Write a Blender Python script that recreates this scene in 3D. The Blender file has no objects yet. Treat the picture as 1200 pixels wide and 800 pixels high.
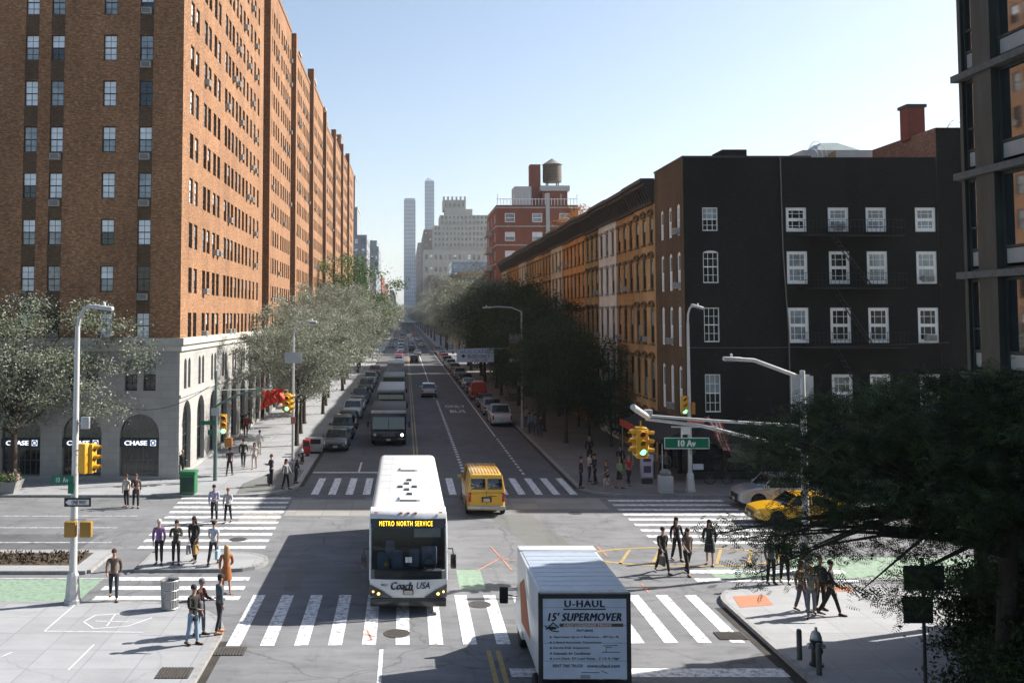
import bpy, bmesh, math, random
from mathutils import Vector, Matrix, Euler
R = math.radians
# ------------------------------------------------------------------ camera, sky, sun, exposure
scene = bpy.context.scene
F, CX, HY, PITCH, CAMZ = 1120.0, 475.0, 370.0, 3.1, 10.0     # calibrated on the 1200x800 photograph
TP = math.tan(R(PITCH))
CY = HY - F * TP
cam = bpy.data.cameras.new('camera'); camo = bpy.data.objects.new('camera', cam)
scene.collection.objects.link(camo); scene.camera = camo
camo.location = (0, 0, CAMZ); camo.rotation_euler = (R(90 + PITCH), 0, 0)
cam.sensor_width = 36; cam.lens = F * 36 / 1200
cam.shift_x = (600 - CX) / 1200; cam.shift_y = (CY - 400) / 1200
cam.clip_start = .1; cam.clip_end = 9000
SUN_EL, SUN_AZ = 37.0, 19.0            # azimuth measured from +X towards +Y
sv = Vector((math.cos(R(SUN_AZ)) * math.cos(R(SUN_EL)), math.sin(R(SUN_AZ)) * math.cos(R(SUN_EL)), math.sin(R(SUN_EL))))
world = bpy.data.worlds.new('World'); scene.world = world; world.use_nodes = True
nt = world.node_tree; nt.nodes.clear()
sky = nt.nodes.new('ShaderNodeTexSky'); sky.sky_type = 'NISHITA'; sky.sun_disc = False
sky.sun_elevation = R(SUN_EL); sky.sun_rotation = R(90 - SUN_AZ); sky.air_density = 1.0; sky.dust_density = 1.7; sky.ozone_density = 1.0
bg = nt.nodes.new('ShaderNodeBackground'); bg.inputs[1].default_value = 0.068
wo = nt.nodes.new('ShaderNodeOutputWorld')
nt.links.new(sky.outputs[0], bg.inputs[0]); nt.links.new(bg.outputs[0], wo.inputs[0])
sl = bpy.data.lights.new('sun', 'SUN'); sl.energy = 4.7; sl.angle = R(.5); sl.color = (1, .95, .87)
slo = bpy.data.objects.new('sun', sl); scene.collection.objects.link(slo)
slo.rotation_euler = sv.to_track_quat('Z', 'Y').to_euler(); slo.location = (40, 60, 120)
scene.view_settings.view_transform = 'Standard'; scene.view_settings.look = 'None'
scene.view_settings.exposure = 1.4; scene.view_settings.gamma = 1; scene.view_settings.use_curve_mapping = False
scene.cycles.max_bounces = 6; scene.cycles.diffuse_bounces = 3; scene.cycles.volume_bounces = 0
scene.cycles.transparent_max_bounces = 8

def gp(px, py, z=0.0):                 # photo pixel -> point on the ground (height z)
    d = (CAMZ - z) / 1.0
    a, b = (px - CX) / F, -(py - CY) / F
    c, s = math.cos(R(PITCH)), math.sin(R(PITCH))
    dx, dy, dz = a, c - b * s, s + b * c
    t = -d / dz
    return (dx * t, dy * t)
def zp(py, Y):                          # photo row -> height on a plane at distance Y
    b = -(py - CY) / F; c, s = math.cos(R(PITCH)), math.sin(R(PITCH))
    return CAMZ + (s + b * c) / (c - b * s) * Y

# ------------------------------------------------------------------ materials
MATS = {}
KA = .78
def mat(name, col, rough=.75, metal=0.0, var=.18, scale=2.0, emit=0, ior=1.45, coat=0, bump=0, streak=None, translucent=0, coords='Position'):
    if name in MATS: return MATS[name]
    m = bpy.data.materials.new(name); m.use_nodes = True; n = m.node_tree.nodes; L = m.node_tree.links
    b = n['Principled BSDF']
    b.inputs['Roughness'].default_value = rough; b.inputs['Metallic'].default_value = metal; b.inputs['IOR'].default_value = ior
    if coat: b.inputs['Coat Weight'].default_value = coat; b.inputs['Coat Roughness'].default_value = .06
    if not emit: col = tuple(c * KA for c in col)
    c4 = (*col, 1)
    if var > 0:
        g = n.new('ShaderNodeNewGeometry'); mp = n.new('ShaderNodeMapping'); L.new(g.outputs['Position'], mp.inputs[0])
        if streak: mp.inputs['Scale'].default_value = streak
        t = n.new('ShaderNodeTexNoise'); t.inputs['Scale'].default_value = scale; t.inputs['Detail'].default_value = 6; t.inputs['Roughness'].default_value = .65
        L.new(mp.outputs[0], t.inputs[0])
        r = n.new('ShaderNodeMapRange'); r.inputs[1].default_value = .3; r.inputs[2].default_value = .7
        r.inputs[3].default_value = 1 - var; r.inputs[4].default_value = 1 + var; L.new(t.outputs[0], r.inputs[0])
        mx = n.new('ShaderNodeVectorMath'); mx.operation = 'SCALE'; mx.inputs[0].default_value = col; L.new(r.outputs[0], mx.inputs['Scale'])
        L.new(mx.outputs[0], b.inputs['Base Color'])
        if bump:
            bp = n.new('ShaderNodeBump'); bp.inputs['Strength'].default_value = bump; bp.inputs['Distance'].default_value = .02
            L.new(t.outputs[0], bp.inputs['Height']); L.new(bp.outputs[0], b.inputs['Normal'])
    else: b.inputs['Base Color'].default_value = c4
    if emit: b.inputs['Emission Color'].default_value = c4; b.inputs['Emission Strength'].default_value = emit
    if translucent:
        tr = n.new('ShaderNodeBsdfTranslucent'); ms = n.new('ShaderNodeMixShader'); ms.inputs[0].default_value = translucent
        if var > 0: L.new(mx.outputs[0], tr.inputs[0])
        else: tr.inputs[0].default_value = c4
        L.new(b.outputs[0], ms.inputs[1]); L.new(tr.outputs[0], ms.inputs[2]); L.new(ms.outputs[0], n['Material Output'].inputs[0])
    MATS[name] = m; return m

def brick(name, c1, c2, mortar, bw=.22, bh=.075, big=.25, spots=None, spot_amt=.5):
    if name in MATS: return MATS[name]
    c1, c2, mortar = (tuple(c * KA for c in q) for q in (c1, c2, mortar)); spots = spots and tuple(c * KA for c in spots)
    m = bpy.data.materials.new(name); m.use_nodes = True; n = m.node_tree.nodes; L = m.node_tree.links
    b = n['Principled BSDF']; b.inputs['Roughness'].default_value = .9; b.inputs['Specular IOR Level'].default_value = .2
    g = n.new('ShaderNodeNewGeometry'); sp = n.new('ShaderNodeSeparateXYZ'); L.new(g.outputs['Position'], sp.inputs[0])
    ad = n.new('ShaderNodeMath'); ad.operation = 'ADD'; L.new(sp.outputs[0], ad.inputs[0]); L.new(sp.outputs[1], ad.inputs[1])
    cb = n.new('ShaderNodeCombineXYZ'); L.new(ad.outputs[0], cb.inputs[0]); L.new(sp.outputs[2], cb.inputs[1])
    t = n.new('ShaderNodeTexBrick'); L.new(cb.outputs[0], t.inputs[0])
    t.inputs['Color1'].default_value = (*c1, 1); t.inputs['Color2'].default_value = (*c2, 1); t.inputs['Mortar'].default_value = (*mortar, 1)
    t.inputs['Scale'].default_value = 1; t.inputs['Brick Width'].default_value = bw; t.inputs['Row Height'].default_value = bh; t.inputs['Mortar Size'].default_value = .008
    out = t.outputs[0]
    if spots:                           # courses of odd coloured bricks
        mp = n.new('ShaderNodeMapping'); mp.inputs['Scale'].default_value = (3.2, 8.0, 1); L.new(cb.outputs[0], mp.inputs[0])
        ns = n.new('ShaderNodeTexNoise'); ns.inputs['Scale'].default_value = 1.2; ns.inputs['Detail'].default_value = 5; ns.inputs['Roughness'].default_value = .8; L.new(mp.outputs[0], ns.inputs[0])
        rr = n.new('ShaderNodeMapRange'); rr.inputs[1].default_value = .51; rr.inputs[2].default_value = .64; rr.inputs[4].default_value = spot_amt; L.new(ns.outputs[0], rr.inputs[0])
        mx = n.new('ShaderNodeMixRGB'); L.new(rr.outputs[0], mx.inputs[0]); L.new(out, mx.inputs[1]); mx.inputs[2].default_value = (*spots, 1); out = mx.outputs[0]
    ns = n.new('ShaderNodeTexNoise'); ns.inputs['Scale'].default_value = .35; ns.inputs['Detail'].default_value = 7; ns.inputs['Roughness'].default_value = .7
    mp2 = n.new('ShaderNodeMapping'); mp2.inputs['Scale'].default_value = (1, 1, .45); L.new(g.outputs['Position'], mp2.inputs[0]); L.new(mp2.outputs[0], ns.inputs[0])
    r = n.new('ShaderNodeMapRange'); r.inputs[1].default_value = .3; r.inputs[2].default_value = .7; r.inputs[3].default_value = 1 - big; r.inputs[4].default_value = 1 + big; L.new(ns.outputs[0], r.inputs[0])
    vm = n.new('ShaderNodeVectorMath'); vm.operation = 'SCALE'; L.new(out, vm.inputs[0]); L.new(r.outputs[0], vm.inputs['Scale']); L.new(vm.outputs[0], b.inputs['Base Color'])
    bp = n.new('ShaderNodeBump'); bp.inputs['Strength'].default_value = .25; bp.inputs['Distance'].default_value = .01; L.new(t.outputs[1], bp.inputs['Height']); bp.invert = True
    L.new(bp.outputs[0], b.inputs['Normal'])
    MATS[name] = m; return m

def paving(name, col, slab=(1.5, 1.5), var=.12, joint=.72, crack=0.0, stain=(.85, 1.08), rough=.85, fine=.1):
    if name in MATS: return MATS[name]
    m = bpy.data.materials.new(name); m.use_nodes = True; n = m.node_tree.nodes; L = m.node_tree.links
    b = n['Principled BSDF']; b.inputs['Roughness'].default_value = rough; b.inputs['Specular IOR Level'].default_value = .35
    g = n.new('ShaderNodeNewGeometry'); cur = None
    def mul(a, c):
        q = n.new('ShaderNodeMath'); q.operation = 'MULTIPLY'
        if a is None: return c
        L.new(a, q.inputs[0]); L.new(c, q.inputs[1]); return q.outputs[0]
    if slab:
        t = n.new('ShaderNodeTexBrick'); L.new(g.outputs['Position'], t.inputs[0]); t.offset = 0
        t.inputs['Color1'].default_value = (1 - var,) * 3 + (1,); t.inputs['Color2'].default_value = (1 + var * .4,) * 3 + (1,); t.inputs['Mortar'].default_value = (joint,) * 3 + (1,)
        t.inputs['Scale'].default_value = 1; t.inputs['Brick Width'].default_value = slab[0]; t.inputs['Row Height'].default_value = slab[1]; t.inputs['Mortar Size'].default_value = .02
        cur = t.outputs[0]
    for sc, lo, hi, st in ((.23, stain[0], stain[1], (1, 1, 1)), (1.7, 1 - fine, 1 + fine, (.25, 1, 1)), (26, 1 - fine * .9, 1 + fine * .9, (1, 1, 1))):
        mp = n.new('ShaderNodeMapping'); mp.inputs['Scale'].default_value = st; L.new(g.outputs['Position'], mp.inputs[0])
        t = n.new('ShaderNodeTexNoise'); t.inputs['Scale'].default_value = sc; t.inputs['Detail'].default_value = 8; t.inputs['Roughness'].default_value = .68; L.new(mp.outputs[0], t.inputs[0])
        r = n.new('ShaderNodeMapRange'); r.inputs[1].default_value = .3; r.inputs[2].default_value = .7; r.inputs[3].default_value = lo; r.inputs[4].default_value = hi; L.new(t.outputs[0], r.inputs[0])
        cur = mul(cur, r.outputs[0])
    if not slab:                      # oil blots and tyre grime in the lanes
        for sc, lo_, st in ((.75, .74, (1, 1, 1)), (.5, .84, (1.6, .22, 1))):
            mp = n.new('ShaderNodeMapping'); mp.inputs['Scale'].default_value = st; mp.inputs['Location'].default_value = (7 * sc, 3, 0); L.new(g.outputs['Position'], mp.inputs[0])
            t = n.new('ShaderNodeTexNoise'); t.inputs['Scale'].default_value = sc; t.inputs['Detail'].default_value = 9; t.inputs['Roughness'].default_value = .72; L.new(mp.outputs[0], t.inputs[0])
            r = n.new('ShaderNodeMapRange'); r.inputs[1].default_value = .55; r.inputs[2].default_value = .66; r.inputs[3].default_value = 1.03; r.inputs[4].default_value = lo_; L.new(t.outputs[0], r.inputs[0]); cur = mul(cur, r.outputs[0])
    if crack:
        t = n.new('ShaderNodeTexVoronoi'); t.feature = 'DISTANCE_TO_EDGE'; t.inputs['Scale'].default_value = .17
        nz = n.new('ShaderNodeTexNoise'); nz.inputs['Scale'].default_value = .6; nz.inputs['Detail'].default_value = 5; L.new(g.outputs['Position'], nz.inputs[0])
        va = n.new('ShaderNodeVectorMath'); va.operation = 'MULTIPLY_ADD'; va.inputs[1].default_value = (2.2, 2.2, 0); L.new(nz.outputs[1], va.inputs[0]); L.new(g.outputs['Position'], va.inputs[2])
        L.new(va.outputs[0], t.inputs[0])
        r = n.new('ShaderNodeMapRange'); r.inputs[1].default_value = .002; r.inputs[2].default_value = .009; r.inputs[3].default_value = 1 - crack; r.inputs[4].default_value = 1; L.new(t.outputs[0], r.inputs[0])
        cur = mul(cur, r.outputs[0])
    vm = n.new('ShaderNodeVectorMath'); vm.operation = 'SCALE'; vm.inputs[0].default_value = col; L.new(cur, vm.inputs['Scale']); L.new(vm.outputs[0], b.inputs['Base Color'])
    MATS[name] = m; return m

def paint(name, col, wear=.5):          # worn road paint: asphalt shows through in flecks
    if name in MATS: return MATS[name]
    m = bpy.data.materials.new(name); m.use_nodes = True; n = m.node_tree.nodes; L = m.node_tree.links
    b = n['Principled BSDF']; b.inputs['Roughness'].default_value = .7
    g = n.new('ShaderNodeNewGeometry')
    t = n.new('ShaderNodeTexNoise'); t.inputs['Scale'].default_value = 5; t.inputs['Detail'].default_value = 9; t.inputs['Roughness'].default_value = .75; L.new(g.outputs['Position'], t.inputs[0])
    r = n.new('ShaderNodeMapRange'); r.inputs[1].default_value = .56 - .12 * wear; r.inputs[2].default_value = .7 - .1 * wear; r.inputs[4].default_value = wear; L.new(t.outputs[0], r.inputs[0])
    mx = n.new('ShaderNodeMixRGB'); mx.inputs[1].default_value = (*col, 1); mx.inputs[2].default_value = (.13, .13, .135, 1); L.new(r.outputs[0], mx.inputs[0]); L.new(mx.outputs[0], b.inputs['Base Color'])
    MATS[name] = m; return m

# ------------------------------------------------------------------ mesh builder
class MB:
    def __init__(s, m=None): s.v = []; s.f = []; s.fm = []; s.sm = []; s.mats = []; s.i = 0; s.smooth = False; (s.use(m) if m else None)
    def use(s, m, smooth=None):
        if m not in s.mats: s.mats.append(m)
        s.i = s.mats.index(m)
        if smooth is not None: s.smooth = smooth
        return s
    def add(s, vs, fs):
        o = len(s.v); s.v.extend(tuple(p) for p in vs)
        for f in fs: s.f.append(tuple(o + i for i in f)); s.fm.append(s.i); s.sm.append(s.smooth)
        return s
    def quad(s, a, b, c, d): return s.add((a, b, c, d), ((0, 1, 2, 3),))
    def box(s, x0, x1, y0, y1, z0, z1, T=None):
        vs = [(x, y, z) for z in (z0, z1) for y in (y0, y1) for x in (x0, x1)]
        if T: vs = [T @ Vector(p) for p in vs]
        return s.add(vs, ((0, 2, 3, 1), (4, 5, 7, 6), (0, 1, 5, 4), (2, 6, 7, 3), (0, 4, 6, 2), (1, 3, 7, 5)))
    def rbox(s, x0, x1, y0, y1, z0, z1, r=.03, seg=2, T=None):
        bm = bmesh.new(); bmesh.ops.create_cube(bm, size=1)
        for v in bm.verts: v.co = Vector(((x0 + x1) / 2 + v.co.x * (x1 - x0), (y0 + y1) / 2 + v.co.y * (y1 - y0), (z0 + z1) / 2 + v.co.z * (z1 - z0)))
        bmesh.ops.bevel(bm, geom=list(bm.edges), offset=r, segments=seg, affect='EDGES', profile=.5)
        if T: bm.transform(T)
        bm.verts.index_update(); s.add([v.co for v in bm.verts], [[v.index for v in f.verts] for f in bm.faces]); bm.free(); return s
    def tube(s, pts, r, n=8, cap=True):
        pts = [Vector(p) for p in pts]; rr = r if isinstance(r, (list, tuple)) else [r] * len(pts)
        vs = []; fs = []; up = None
        for i, p in enumerate(pts):
            d = (pts[min(i + 1, len(pts) - 1)] - pts[max(i - 1, 0)]).normalized()
            if up is None: up = Vector((0, 0, 1)) if abs(d.z) < .9 else Vector((1, 0, 0))
            a = d.cross(up).normalized(); b = a.cross(d).normalized(); up = b
            for k in range(n):
                t = 2 * math.pi * k / n; vs.append(p + a * (math.cos(t) * rr[i]) + b * (math.sin(t) * rr[i]))
        for i in range(len(pts) - 1):
            for k in range(n): fs.append((i * n + k, i * n + (k + 1) % n, (i + 1) * n + (k + 1) % n, (i + 1) * n + k))
        if cap: fs.append(tuple(range(n - 1, -1, -1))); fs.append(tuple((len(pts) - 1) * n + k for k in range(n)))
        return s.add(vs, fs)
    def lathe(s, prof, c=(0, 0, 0), n=12, axis='Z', cap=True):
        vs = []; fs = []; c = Vector(c)
        for r, h in prof:
            for k in range(n):
                t = 2 * math.pi * k / n; a, b = r * math.cos(t), r * math.sin(t)
                vs.append(c + Vector({'Z': (a, b, h), 'X': (h, a, b), 'Y': (b, h, a)}[axis]))
        for i in range(len(prof) - 1):
            for k in range(n): fs.append((i * n + k, i * n + (k + 1) % n, (i + 1) * n + (k + 1) % n, (i + 1) * n + k))
        if cap: fs.append(tuple(range(n - 1, -1, -1))); fs.append(tuple((len(prof) - 1) * n + k for k in range(n)))
        return s.add(vs, fs)
    def ball(s, c, r, n=10):
        rx, ry, rz = r if isinstance(r, tuple) else (r, r, r)
        vs = []; fs = []; m = max(4, n // 2 + 1)
        for i in range(m + 1):
            a = math.pi * i / m
            for k in range(n): t = 2 * math.pi * k / n; vs.append((c[0] + rx * math.sin(a) * math.cos(t), c[1] + ry * math.sin(a) * math.sin(t), c[2] + rz * math.cos(a)))
        for i in range(m):
            for k in range(n): fs.append((i * n + k, (i + 1) * n + k, (i + 1) * n + (k + 1) % n, i * n + (k + 1) % n))
        return s.add(vs, fs)
    def prism(s, poly, z0, z1, T=None):
        n = len(poly); vs = [(x, y, z0) for x, y in poly] + [(x, y, z1) for x, y in poly]
        if T: vs = [T @ Vector(p) for p in vs]
        return s.add(vs, [tuple(range(n - 1, -1, -1)), tuple(range(n, 2 * n))] + [(i, (i + 1) % n, n + (i + 1) % n, n + i) for i in range(n)])
    def loft(s, secs, closed=True, cap=True):
        n = len(secs[0]); vs = [p for q in secs for p in q]; fs = []
        for i in range(len(secs) - 1):
            for k in range(n if closed else n - 1): fs.append((i * n + k, i * n + (k + 1) % n, (i + 1) * n + (k + 1) % n, (i + 1) * n + k))
        if cap: fs.append(tuple(range(n - 1, -1, -1))); fs.append(tuple((len(secs) - 1) * n + k for k in range(n)))
        return s.add(vs, fs)
    def mesh(s, me, T=None):
        if me is None: return s
        o = len(s.v); T = T or Matrix()
        s.v.extend(tuple(T @ v.co) for v in me.vertices); mi = []
        for m in me.materials:
            if m not in s.mats: s.mats.append(m)
            mi.append(s.mats.index(m))
        for p in me.polygons: s.f.append(tuple(o + i for i in p.vertices)); s.fm.append(mi[p.material_index] if mi else s.i); s.sm.append(p.use_smooth)
        return s
    def data(s, name, ang=38):
        me = bpy.data.meshes.new(name); me.from_pydata(s.v, [], s.f)
        for m in s.mats: me.materials.append(m)
        me.polygons.foreach_set('material_index', s.fm); me.polygons.foreach_set('use_smooth', s.sm)
        me.update()
        if any(s.sm): me.set_sharp_from_angle(angle=R(ang))
        return me
    def build(s, name, parent=None, loc=(0, 0, 0), rz=0): return ob(name, s.data(name), parent, loc, rz)
COL = scene.collection
def ob(name, me, parent=None, loc=(0, 0, 0), rz=0):
    o = bpy.data.objects.new(name, me); COL.objects.link(o); o.location = loc; o.rotation_euler = (0, 0, rz)
    if parent: o.parent = parent
    return o
def tag(o, label, cat, group=None, kind=None):
    if label: o['label'] = label
    if cat: o['category'] = cat
    if group: o['group'] = group
    if kind: o['kind'] = kind
    return o
def thing(name, label, cat, loc=(0, 0, 0), rz=0, group=None):
    o = bpy.data.objects.new(name, None); COL.objects.link(o); o.location = loc; o.rotation_euler = (0, 0, rz); o.empty_display_size = .3
    return tag(o, label, cat, group)
def struct(mb, name): o = mb.build(name); o['kind'] = 'structure'; return o
def dup(root, loc, rz, label, recolor=None, scale=None):
    r = root.copy(); COL.objects.link(r); r.location = loc; r.rotation_euler = (0, 0, rz); r['label'] = label
    if scale: r.scale = (scale,) * 3
    def rec(a, b):
        for c in list(a.children):
            d = c.copy(); COL.objects.link(d); d.parent = b
            if recolor and d.data:
                for i, sl_ in enumerate(d.material_slots):
                    if sl_.material and sl_.material.name in recolor: sl_.link = 'OBJECT'; sl_.material = recolor[sl_.material.name]
            rec(c, d)
    rec(root, r)
    if recolor and r.data:
        for sl_ in r.material_slots:
            if sl_.material and sl_.material.name in recolor: m_ = recolor[sl_.material.name]; sl_.link = 'OBJECT'; sl_.material = m_
    return r
ORD = ['first', 'second', 'third', 'fourth', 'fifth', 'sixth', 'seventh', 'eighth', 'ninth', 'tenth', 'eleventh', 'twelfth', 'thirteenth', 'fourteenth', 'fifteenth', 'sixteenth', 'seventeenth', 'eighteenth', 'nineteenth', 'twentieth']

# ------------------------------------------------------------------ lettering (made while the scene is small)
def lettering(s, w, h, m, shear=0, bold=0.0, ext=.004, sp=1.0):
    cu = bpy.data.curves.new('t', 'FONT'); cu.body = s; cu.size = 1; cu.shear = shear; cu.offset = 0; cu.extrude = ext; cu.resolution_u = 3; cu.space_character = sp
    o = bpy.data.objects.new('t', cu); COL.objects.link(o); bpy.context.view_layer.update()
    me = bpy.data.meshes.new_from_object(o.evaluated_get(bpy.context.evaluated_depsgraph_get())); bpy.data.objects.remove(o); bpy.data.curves.remove(cu)
    xs = [v.co.x for v in me.vertices]; ys = [v.co.y for v in me.vertices]
    x0, x1, y0, y1 = min(xs), max(xs), min(ys), max(ys)
    for v in me.vertices: v.co = ((v.co.x - (x0 + x1) / 2) / (x1 - x0) * w, v.co.z, (v.co.y - (y0 + y1) / 2) / (y1 - y0) * h)   # upright in XZ, faces -Y
    me.materials.clear(); me.materials.append(m)
    if bold:                           # heavier strokes: the same glyphs again, a hair aside and behind
        mb = MB().use(m); e = bold * h * .9 if h < 1 else 0
        for q, k in ((-1, 1), (0, 0), (1, 2)): mb.mesh(me, Matrix.Translation((e * q * 1.6, k * .0012, e * q * .5)))
        me = mb.data('lettering')
    me.name = 'lettering'; return me

WHITE = mat('white_paint', (.72, .73, .73), .45, var=.06)
BLACK = mat('black_paint', (.018, .018, .02), .4, var=.1)
INK = mat('dark_ink', (.03, .03, .045), .6, var=0)
STEEL = mat('galvanised_steel', (.5, .51, .52), .45, .6, var=.14, scale=5)
POLE = mat('silver_pole_paint', (.55, .56, .56), .5, .2, var=.14, scale=3, streak=(1, 1, .15))
CHROME = mat('chrome', (.6, .6, .6), .15, 1, var=.05)
RUBBER = mat('rubber', (.016, .016, .017), .85, var=.2)
GLASS = mat('dark_glass', (.015, .02, .024), .06, ior=1.7, var=.1, scale=.6)
YEL = mat('signal_yellow', (.72, .38, .02), .5, var=.12)
GREEN = mat('sign_green', (0, .16, .08), .5, var=.05)
RED = mat('signal_red', (.5, .03, .02), .4, var=.05)
GLOW = mat('green_lens', (.1, .9, .45), .3, var=0, emit=2.5)
REDDARK = mat('red_lens', (.12, .01, .01), .3, var=0)
LEDS = mat('amber_display', (1, .55, .03), .5, var=0, emit=1.6)
BLUE = mat('logo_blue', (.02, .15, .5), .5, var=0)
RUST = mat('rust_orange', (.5, .12, .03), .6, var=.2)
LETW = mat('white_letters', (.85, .86, .88), .5, var=0)
LETB = mat('lit_white_letters', (.85, .9, 1), .5, var=0, emit=.5)
TX = {
 'chase': lettering('CHASE', 1.35, .27, LETB, 0, .05),
 'metro': lettering('METRO NORTH SERVICE', 1.8, .16, LEDS, 0, 0, .004, 1.25),
 'coach': lettering('Coach', .72, .25, INK, .25, .05), 'usa': lettering('USA', .44, .22, INK, .25, .014),
 'num': lettering('8021', .22, .07, INK),
 'uhaul': lettering('U-HAUL', .98, .16, INK, 0, .05, .004, 1.15), 'fifteen': lettering("15' SUPERMOVER", 1.8, .2, INK, .25, .045, .004, 1.12),
 'easy': lettering('EASY LOADING TRUCK', 1.2, .055, LETW, .2, .01), 'feat': lettering('FEATURING', .4, .055, INK, 0, .01),
 'l1': lettering('Apartment Up to 2 Bedrooms - 767 Cu. Ft.', 1.62, .065, INK, .2), 'l2': lettering('3-Speed Automatic Transmission', 1.2, .065, INK, .2),
 'l3': lettering('Gentle-Ride Suspension', .9, .065, INK, .2), 'l4': lettering('Automatic Air Conditioner', .93, .065, INK, .2),
 'l5': lettering('Low Deck, EZ-Load Ramp - 2 1/2 ft. High', 1.62, .065, INK, .2), 'rent': lettering('RENT THIS TRUCK:', .75, .07, INK, .15, .008),
 'uh2': lettering('www.uhaul.com', .8, .08, INK, .15, .01),
 'av': lettering('10 Av', .68, .25, LETW, 0, .04), 'avs': lettering('10  Av', .42, .17, LETW), 'way': lettering('ONE WAY', .5, .13, INK, 0, .01),
 'b1': lettering('BUSES ONLY', 1.9, .3, INK, 0, .01), 'b2': lettering('BUS LANE', 2.6, .2, BLUE, 0, .01), 'b3': lettering('7 AM - 7 PM', 1.3, .2, INK),
 'rb1': lettering('BUS', 1.6, 2.6, WHITE, 0, .01, .001), 'rb2': lettering('ONLY', 2.2, 2.6, WHITE, 0, .01, .001),
}
# ------------------------------------------------------------------ people (meshes made while the scene is small)
SKIN = mat('skin', (.42, .24, .16), .6, var=.08); SKIN2 = mat('brown_skin', (.16, .08, .05), .6, var=.08)
HAIRM = mat('hair_dark', (.02, .014, .01), .6, var=.2); TOPM = mat('top_cloth', (.2, .2, .2), .85, var=.2, scale=9, bump=.4); LEGM = mat('trouser_cloth', (.04, .04, .05), .85, var=.2, scale=9, bump=.4)
SHOEM = mat('shoe_leather', (.03, .025, .02), .6, var=.1)
def skin_mesh(vs, es, rad, m, sub=1):
    me = bpy.data.meshes.new('s'); me.from_pydata(vs, es, []); o = bpy.data.objects.new('s', me); COL.objects.link(o)
    md = o.modifiers.new('k', 'SKIN'); md.use_smooth_shade = True; md.branch_smoothing = .5
    for i, r in enumerate(rad):
        me.skin_vertices[0].data[i].radius = r if isinstance(r, tuple) else (r, r)
    me.skin_vertices[0].data[0].use_root = True
    sb = o.modifiers.new('u', 'SUBSURF'); sb.levels = sub
    bpy.context.view_layer.update()
    out = bpy.data.meshes.new_from_object(o.evaluated_get(bpy.context.evaluated_depsgraph_get())); bpy.data.objects.remove(o)
    out.materials.clear(); out.materials.append(m)
    for p in out.polygons: p.use_smooth = True
    return out
def pose(stride=0.0, la=(.1, .2), ra=(-.1, .2), lean=0.0, skirt=False, hair='short', sleeves=True, hat=False, shorts=False, coat=False, hood=False, head=0.0, hip=0.0, knee=.15):
    # faces -Y.  la/ra = (shoulder swing forward, elbow bend)
    P = {}
    hz = .92 - .05 * abs(stride)
    def V(x, y, z): return Vector((x, y, z))
    P['pel'] = V(hip, 0, hz); P['waist'] = V(hip * .5, -.03 * lean, hz + .15); P['chest'] = V(0, -.28 * lean, hz + .36); P['neck'] = V(0, -.42 * lean, hz + .53); P['nk2'] = V(0, -.48 * lean - .015, hz + .6)
    P['hd'] = V(0.02 * head, -.53 * lean - .03, hz + .7)
    for sgn, nm, st in ((1, 'l', stride), (-1, 'r', -stride)):
        P[nm + 'hip'] = V(hip + .095 * sgn, 0, hz - .04)
        a = st * .5; kb = knee if st <= 0 else knee * .4 + .02
        kn = P[nm + 'hip'] + V(.01 * sgn, -math.sin(a) * .42, -math.cos(a) * .42)
        b = a - (kb if st < 0 else kb)
        an = kn + V(.005 * sgn, -math.sin(b) * .42, -math.cos(b) * .42)
        P[nm + 'kn'] = kn; P[nm + 'an'] = an; P[nm + 'toe'] = an + V(.025 * sgn, -.17, -.045 if st >= 0 else -.05)
        sh = V(.185 * sgn, P['chest'].y - .06 * lean, hz + .47); P[nm + 'sh'] = sh
        sw, eb = la if sgn > 0 else ra
        el = sh + V(.05 * sgn, -math.sin(sw) * .28, -math.cos(sw) * .28); wr = el + V(-.02 * sgn * (1 + 4 * (eb > 1)), -math.sin(sw + eb) * .25, -math.cos(sw + eb) * .25)
        P[nm + 'el'] = el; P[nm + 'wr'] = wr; d = (wr - el).normalized(); P[nm + 'hand'] = wr + d * .085; P[nm + 'd'] = d
    zmin = min(P['lan'].z, P['ran'].z) - .075
    for k in P:
        if len(k) > 2 or k in ('hd',): P[k] = P[k] - V(0, 0, zmin) if k not in ('ld', 'rd') else P[k]
    vs = []; es = []; rad = []
    def v(p, r): vs.append(tuple(p)); rad.append(r); return len(vs) - 1
    def chain(start, seq):
        c = start
        for p, r in seq: n = v(p, r); es.append((c, n)); c = n
        return c
    pel = v(P['pel'], .115); ch = chain(pel, [(P['waist'], .1), (P['chest'], .115)]); nk = chain(ch, [(P['neck'], .06), (P['nk2'], .048)])
    chain(nk, [(P['hd'] - V(0, .012, .035), .066), (P['hd'] + V(0, 0, .045), .082), (P['hd'] + V(0, .01, .1), .05)])
    for sgn, s in ((1, 'l'), (-1, 'r')):
        w = chain(ch, [(P[s + 'sh'], .056), (P[s + 'el'], .04), (P[s + 'wr'], .026), (P[s + 'wr'] + P[s + 'd'] * .06, (.036, .022))])
        side = V(0, -1, 0) if abs(P[s + 'd'].y) < .7 else V(sgn, 0, 0)
        base = P[s + 'wr'] + P[s + 'd'] * .06
        for k, (off, ln) in enumerate(((-.03, .06), (-.01, .075), (.012, .07), (.032, .055))):
            b0 = base + side * off + P[s + 'd'] * .03
            chain(w, [(b0, .009), (b0 + P[s + 'd'] * ln * .6 + V(-.006 * sgn, 0, 0), .008), (b0 + P[s + 'd'] * ln * .95 + V(-.022 * sgn, 0, 0), .007)])
        chain(w, [(base - P[s + 'd'] * .02 + side * .04, .011), (base + P[s + 'd'] * .02 + side * .055 + V(-.02 * sgn, 0, 0), .009)])
        chain(pel, [(P[s + 'hip'], .088), (P[s + 'kn'], .055), (P[s + 'an'], .036), (P[s + 'toe'], .03)])
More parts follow.
